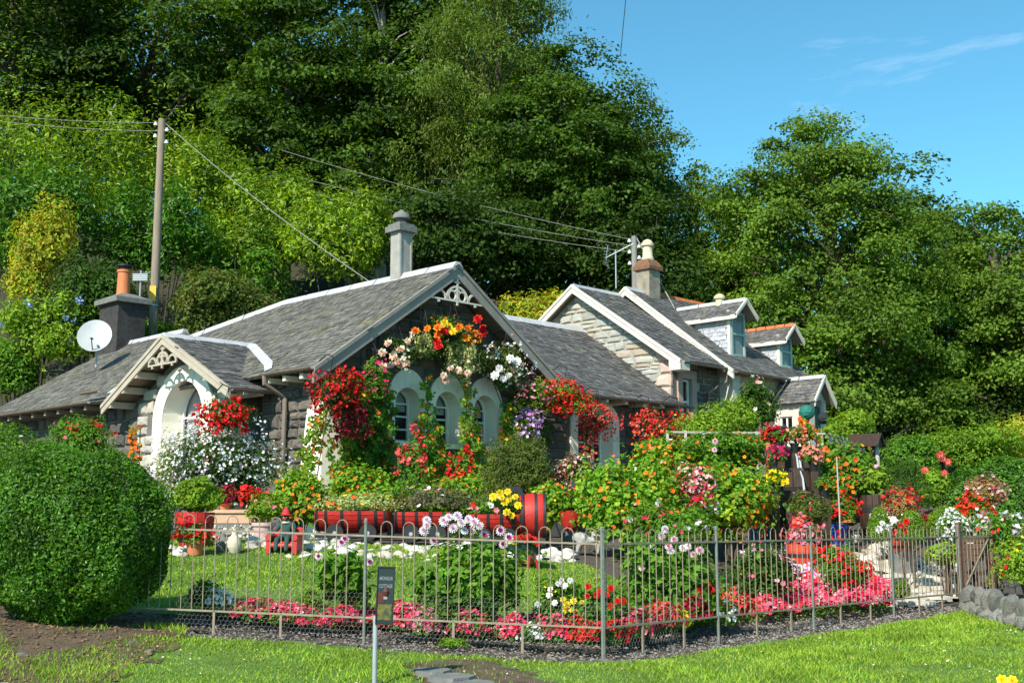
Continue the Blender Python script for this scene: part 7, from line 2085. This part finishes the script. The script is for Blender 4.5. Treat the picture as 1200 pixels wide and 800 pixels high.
# small roofed well
wp = at(1016, 545, 23.2); wz = float(gz(wp[0], 23.2))
well = thing('wishing_well', 'small well with a dark boarded roof behind the hosta barrel', 'well', (wp[0], 23.2, wz))
zr = at(1014, 508, 23.2)[2] - wz; ze = at(1014, 523, 23.2)[2] - wz; hw = 38 / FPX * 23.2 / 2
rx = unit(np.array([[.8, -.6, 0]]))[0]; ry = np.array([.6, .8, 0])
for sgn in (-1, 1):
    for k in range(4):                                           # overlapping boards
        f0, f1 = k / 4, (k + 1.15) / 4
        q = lambda f, e: ry * sgn * hw * .75 * (1 - f) * -1 * -1 + np.array([0, 0, ze + (zr - ze) * min(1, f)]) + rx * e * hw * 1.0 + np.array([0, 0, .012 * (1 if f == f0 else 0)])
        V = [q(f0, -1), q(f0, 1), q(f1, 1), q(f1, -1)]
        V += [v - np.array([0, 0, .02]) for v in V]
        MB().add(V, [(0, 1, 2, 3), (4, 7, 6, 5), (0, 4, 5, 1), (1, 5, 6, 2), (2, 6, 7, 3), (3, 7, 4, 0)]).build('roof_board', M['barrel_brown'], well)
for e in (-.85, .85):
    MB().add([rx * e * hw + ry * hw * .68 + (0, 0, ze), rx * e * hw - ry * hw * .68 + (0, 0, ze), rx * e * hw + (0, 0, zr - .02)], [(0, 1, 2)]).build('gable_board', M['barrel_brown'], well)
    p = rx * e * hw * .8
    MB().tube([(p[0], p[1], 0), (p[0], p[1], ze + .1)], .04, 8).build('post', M['fence_wood'], well)
MB().lathe([(hw * .7, 0), (hw * .7, ze * .6), (hw * .5, ze * .6), (hw * .5, .1)], 16).build('shaft', M['stone_grey'], well)
# hanging plant balls by the entrance porch
for (px, py, r, mat, lab) in ((945, 483, 9, 'green_ball', 'green topiary ball hanging at the entrance porch'), (965, 490, 7, 'dark_ball', 'dark topiary ball right of the entrance porch')):
    Y = 29.4; p = at(px, py, Y); R = r / FPX * Y
    o = thing('hanging_ball', lab, 'plant ball', p)
    import bmesh
    bm = bmesh.new(); bmesh.ops.create_icosphere(bm, subdivisions=3, radius=R)
    rr_ = random.Random(px)
    for v in bm.verts: v.co *= 1 + rr_.uniform(-.06, .06)
    me = bpy.data.meshes.new('ball'); bm.to_mesh(me); bm.free(); me.materials.append(M[mat]); obj('ball', me, o)
    MB().tube([(0, 0, R), (0, 0, R + .25)], .008, 5).build('chain', M['iron_black'], o)
    MB().tube([(0, 0, R + .25), (-.2, .3, R + .3)], .012, 5).build('bracket', M['iron_black'], o)
climber('climbing_flowers', 'orange flowers climbing the entrance porch post', [[(938, 490), (948, 490), (950, 525), (936, 525)]], 0, 260, 'nast_leaf', .08, 601, [('scarlet_petal', 26, .07), ('orange_petal', 16, .07)], Yplane=29.3, thick=.25)
# slatted wooden chair inside the gate
cp_ = at(1146, 690, 17.0); cg = float(gz(cp_[0], 17.0))
chair = thing('garden_chair', 'brown slatted wooden chair seen through the gate', 'chair', (cp_[0], 17.0, cg), .15)
cw = 32 / FPX * 17.0 / 2; zt_c = at(1146, 628, 17.0)[2] - cg
for sx in (-1, 1):
    MB().box(sx * cw - .025, sx * cw + .025, -.025, .025, -.03, zt_c).build('leg', M['chair_wood'], chair)
    MB().box(sx * cw - .025, sx * cw + .025, .42, .47, -.03, .6).build('leg', M['chair_wood'], chair)
    MB().box(sx * cw - .035, sx * cw + .035, 0, .48, .6, .63).build('armrest', M['chair_wood'], chair)
for k in range(4):
    z = zt_c - .05 - .085 * k
    MB().box(-cw, cw, -.045, -.025, z - .035, z + .035).build('back_slat', M['chair_wood'], chair)
for k in range(5):
    MB().box(-cw, cw, .0 + .09 * k, .075 + .09 * k, .36, .385).build('seat_slat', M['chair_wood'], chair)
MB().box(-cw, cw, -.03, -.01, .2, .26).build('stretcher', M['chair_wood'], chair)

# ---- skinned figures: joints joined by edges, a radius at each joint
def skinned(name, mat, verts, edges, radii, parent, sub=2):
    me = bpy.data.meshes.new(name); me.from_pydata([tuple(v) for v in verts], edges, [])
    me.materials.append(M[mat])
    o = obj(name, me, parent)
    md = o.modifiers.new('skin', 'SKIN'); md.use_smooth_shade = True
    sv = me.skin_vertices[0].data
    for i, r in enumerate(radii): sv[i].radius = (r, r) if not hasattr(r, '__len__') else r
    sv[0].use_root = True
    s_ = o.modifiers.new('sub', 'SUBSURF'); s_.levels = sub; s_.render_levels = sub
    return o
# red armchair
fp_ = at(334, 648, 15.6)
best = min((abs(float(gz(at(334, 648, y)[0], y)) - at(334, 648, y)[2]), y) for y in np.arange(13.5, 18, .05)); FY = best[1]
fp_ = at(334, 648, FY); K = FY / 16.5
ac = thing('red_armchair', 'small red painted armchair on the lawn with a figure seated in it', 'chair', (fp_[0], FY, float(gz(fp_[0], FY))), -.1)
def rbox(mb, x0, x1, y0, y1, z0, z1, b=.015):
    """box with chamfered edges"""
    V = []; 
    for z, i in ((z0, b), (z0 + b, 0), (z1 - b, 0), (z1, b)):
        V += [(x0 + i, y0 + i, z), (x1 - i, y0 + i, z), (x1 - i, y1 - i, z), (x0 + i, y1 - i, z)]
    F = [(3, 2, 1, 0), (12, 13, 14, 15)]
    for k in range(3):
        for j in range(4): F.append((4 * k + j, 4 * k + (j + 1) % 4, 4 * k + 4 + (j + 1) % 4, 4 * k + 4 + j))
    return mb.add(V, F)
for sx in (-1, 1):
    x0, x1 = sorted((sx * .2, sx * .28))
    ar_ = rbox(MB(), x0, x1, -.25, .16, -.02, .27, .02).build('arm', M['bench_red'], ac)
    MB().lathe([(.01, -.27), (.055, -.27), (.06, -.25), (.06, .14), (.01, .16)], 14, (sx * .24, 0, .28), 'y').build('arm_roll', M['bench_red'], ar_, True)
rbox(MB(), -.27, .27, .14, .24, -.02, .46, .03).build('backrest', M['bench_red'], ac)
rbox(MB(), -.2, .2, -.22, .15, .12, .21, .02).build('seat', M['bench_red'], ac)
MB().lathe([(.01, -.2), (.045, -.2), (.045, .2), (.01, .2)], 12, (0, -.22, .14), 'x').build('front_roll', M['bench_red'], ac, True)
fg = thing('seated_figure', 'garden figure in a dark green coat and red pointed hat sitting in the armchair', 'statue', (fp_[0], FY, float(gz(fp_[0], FY)) + .21), -.1)
vs = [(0, .02, .06), (0, .04, .2), (0, .03, .32), (0, .02, .37), (-.11, .03, .31), (-.18, -.04, .2), (-.2, -.17, .15), (.11, .03, .31), (.18, -.04, .2), (.2, -.17, .15),
      (-.07, -.02, .05), (-.1, -.24, .05), (-.1, -.27, -.12), (-.1, -.3, -.19), (.07, -.02, .05), (.1, -.24, .05), (.1, -.27, -.12), (.1, -.3, -.19)]
es = [(0, 1), (1, 2), (2, 3), (2, 4), (4, 5), (5, 6), (2, 7), (7, 8), (8, 9), (0, 10), (10, 11), (11, 12), (12, 13), (0, 14), (14, 15), (15, 16), (16, 17)]
skinned('body', 'coat_green', vs, es, [.1, .1, .085, .04, .05, .042, .03, .05, .042, .03, .07, .055, .045, .045, .07, .055, .045, .045], fg)
hd = skinned('head', 'face_dark', [(0, .015, .36), (0, 0, .43), (0, .0, .5)], [(0, 1), (1, 2)], [.04, .068, .05], fg)
MB().lathe([(.022, -.02), (.014, .02)], 8, (0, -.075, .43), 'y').build('nose', M['bench_red'], hd, True)
for sx in (-1, 1):
    MB().lathe([(.004, -.01), (.012, 0), (.004, .008)], 8, (sx * .027, -.062, .452), 'y').build('eye', M['porcelain'], hd, True)
    for k in range(5):
        a = -.5 + .25 * k
        MB().tube([(sx * .2 + .02 * (k - 2) * .5, -.18, .15), (sx * .2 + .022 * (k - 2) * .5, -.23, .14), (sx * .2 + .022 * (k - 2) * .5, -.25, .115)], [.012, .01, .007], 6).build('finger', M['face_dark'], fg, True)
MB().lathe([(.11, .485), (.12, .495), (.085, .51), (.075, .55), (.045, .61), (.012, .65)], 16).build('hat', M['scarf_red'], hd, True)
MB().lathe([(.075, .335), (.085, .355), (.07, .375)], 14, (0, .02, 0)).build('scarf', M['stone_cream'], fg, True)
ac.scale = (.74, .74, .74); fg.scale = (.7, .7, .7); fg.location.z = ac.location.z + .155
# two bird ornaments
for (px, py, yt, mat, lab, sl) in ((261, 646, 622, 'stone_grey', 'squat grey stone bird ornament on the lawn', 1.0), (274, 648, 618, 'stone_cream', 'slender cream bird ornament on the lawn', .8)):
    best = min((abs(float(gz(at(px, py, y)[0], y)) - at(px, py, y)[2]), y) for y in np.arange(13, 19, .05)); Y = best[1]
    p = at(px, py, Y); h = at(px, yt, Y)[2] - p[2]; R = .42 * h * sl
    o = thing('bird_ornament', lab, 'ornament', (p[0], Y, p[2]))
    MB().lathe([(R * .62, 0), (R * .7, h * .06), (R * .85, h * .16), (R * .95, h * .3), (R * .85, h * .48), (R * .55, h * .64), (R * .32, h * .74), (R * .34, h * .82), (R * .3, h * .9), (R * .1, h * .95)], 16).build('body', M[mat], o, True)
    MB().lathe([(R * .16, -R * .0), (R * .1, R * .3), (R * .02, R * .5)], 8, (R * .2, 0, h * .86), 'x').build('beak', M['terracotta_pale'], o, True)
    MB().add([(-R * .6, -.02, h * .3), (-R * 1.2, 0, h * .42), (-R * .7, .02, h * .5), (-R * .5, .05, h * .4), (-R * .5, -.06, h * .4)], [(0, 1, 4), (1, 2, 4), (1, 3, 2), (0, 3, 1)]).build('tail', M[mat], o)
# animal statue at the lawn edge
best = min((abs(float(gz(at(690, 650, y)[0], y)) - at(690, 650, y)[2]), y) for y in np.arange(13, 19, .05)); Y = best[1]
p = at(692, 650, Y); u_ = Y / FPX
an = thing('animal_statue', 'white weathered four-legged animal statue standing at the lawn edge', 'statue', (p[0], Y, p[2]))
m_ = lambda px, py, y: ((px - 692) * u_, y, (650 - py) * u_)
vs = [m_(693, 632, 0), m_(682, 631, 0), m_(675, 629, 0), m_(703, 629, 0), m_(706, 622, 0), m_(706, 615, -.01), m_(703, 613, -.06), m_(700, 614, -.1),
      m_(678, 640, -.07), m_(676, 648, -.07), m_(680, 640, .07), m_(679, 648, .07), m_(700, 640, -.07), m_(700, 649, -.07), m_(704, 640, .07), m_(704, 648, .07), m_(671, 633, 0)]
es = [(0, 1), (1, 2), (0, 3), (3, 4), (4, 5), (5, 6), (6, 7), (1, 8), (8, 9), (1, 10), (10, 11), (3, 12), (12, 13), (3, 14), (14, 15), (2, 16)]
skinned('body', 'statue_dog', vs, es, [.095, .095, .085, .085, .06, .06, .045, .03, .04, .025, .04, .025, .04, .025, .04, .025, .03], an)
for sx in (-1, 1):
    MB().lathe([(.022, 0), (.012, .03), (.003, .06)], 8, (14 * u_, sx * .045, 40 * u_), 'z').build('ear', M['statue_dog'], an, True)
# wheelbarrow planter
wb = at(618, 668, 14.6)
best = min((abs(float(gz(at(618, 664, y)[0], y)) - at(618, 664, y)[2]), y) for y in np.arange(13, 18, .05)); Y = best[1]
p = at(616, 664, Y)
br = thing('wheelbarrow_planter', 'toy wheelbarrow planter with green body and red legs on the lawn', 'wheelbarrow', (p[0], Y, p[2]), .2)
u_ = Y / FPX
tz0, tz1 = 10 * u_, 26 * u_
MB().add([(-14 * u_, -.12, tz0), (10 * u_, -.12, tz0), (10 * u_, .12, tz0), (-14 * u_, .12, tz0), (-20 * u_, -.17, tz1), (18 * u_, -.17, tz1), (18 * u_, .17, tz1), (-20 * u_, .17, tz1)],
         [(3, 2, 1, 0), (0, 1, 5, 4), (1, 2, 6, 5), (2, 3, 7, 6), (3, 0, 4, 7)]).build('tray', M['barrow_green'], br)
for sy in (-1, 1):
    MB().beam((-26 * u_, sy * .15, tz0 + .03), (26 * u_, sy * .1, tz0 - .01), .03, .03).build('handle', M['barrow_green'], br)
    MB().beam((2 * u_, sy * .13, tz0 + .05), (0, sy * .13, -.02), .03, .03, (0, 1, 0)).build('leg', M['barrow_red'], br)
    MB().beam((9 * u_, sy * .13, tz0 + .05), (12 * u_, sy * .13, -.02), .03, .03, (0, 1, 0)).build('leg', M['barrow_red'], br)
MB().lathe([(.02, -.02), (.075, -.02), (.08, 0), (.075, .02), (.02, .02)], 16, (-24 * u_, 0, .08), 'y').build('wheel', M['barrow_red'], br)
MB().box(-12 * u_, 10 * u_, -.12, .12, tz1 - .06, tz1 - .03).build('soil', M['soil'], br)
o = potted('geranium_pot', 'terracotta pot of red flowers standing in the wheelbarrow planter', Y, ('pot', 606, 651, 628, 660, 'terracotta'), (600, 628, 634, 656), 'deep_leaf', 700, .05, 610, [('yellow_petal', 6, .04, -.3, 2)], zground=False)
blooms(o, 'red_rose', [(604, 631), (611, 629), (619, 628), (625, 632), (630, 636), (616, 633)], Y - .25, 9, 17)
blooms(o, 'white_rose', [(632, 653), (598, 650)], Y - .25, 9, 18)
# small plain stones and clods on the earth bank
rocks('scattered_stones', 'loose grey stones scattered on the earth bank below the hedge', row_spots(20, 9.7, 180, 10.3, 14, .35, 21, 740), .03, .08, WB, 21)
rocks('scattered_stones', 'small stones along the soil edge at the foot of the fence', row_spots(230, 11.0, 700, 10.75, 60, .12, 22, 750), .015, .05, WB, 22)
rocks('scattered_stones', 'small stones along the soil edge from corner post to gate', row_spots(730, 11.2, 1110, 16.0, 70, .14, 23, 740), .015, .05, WB, 23)
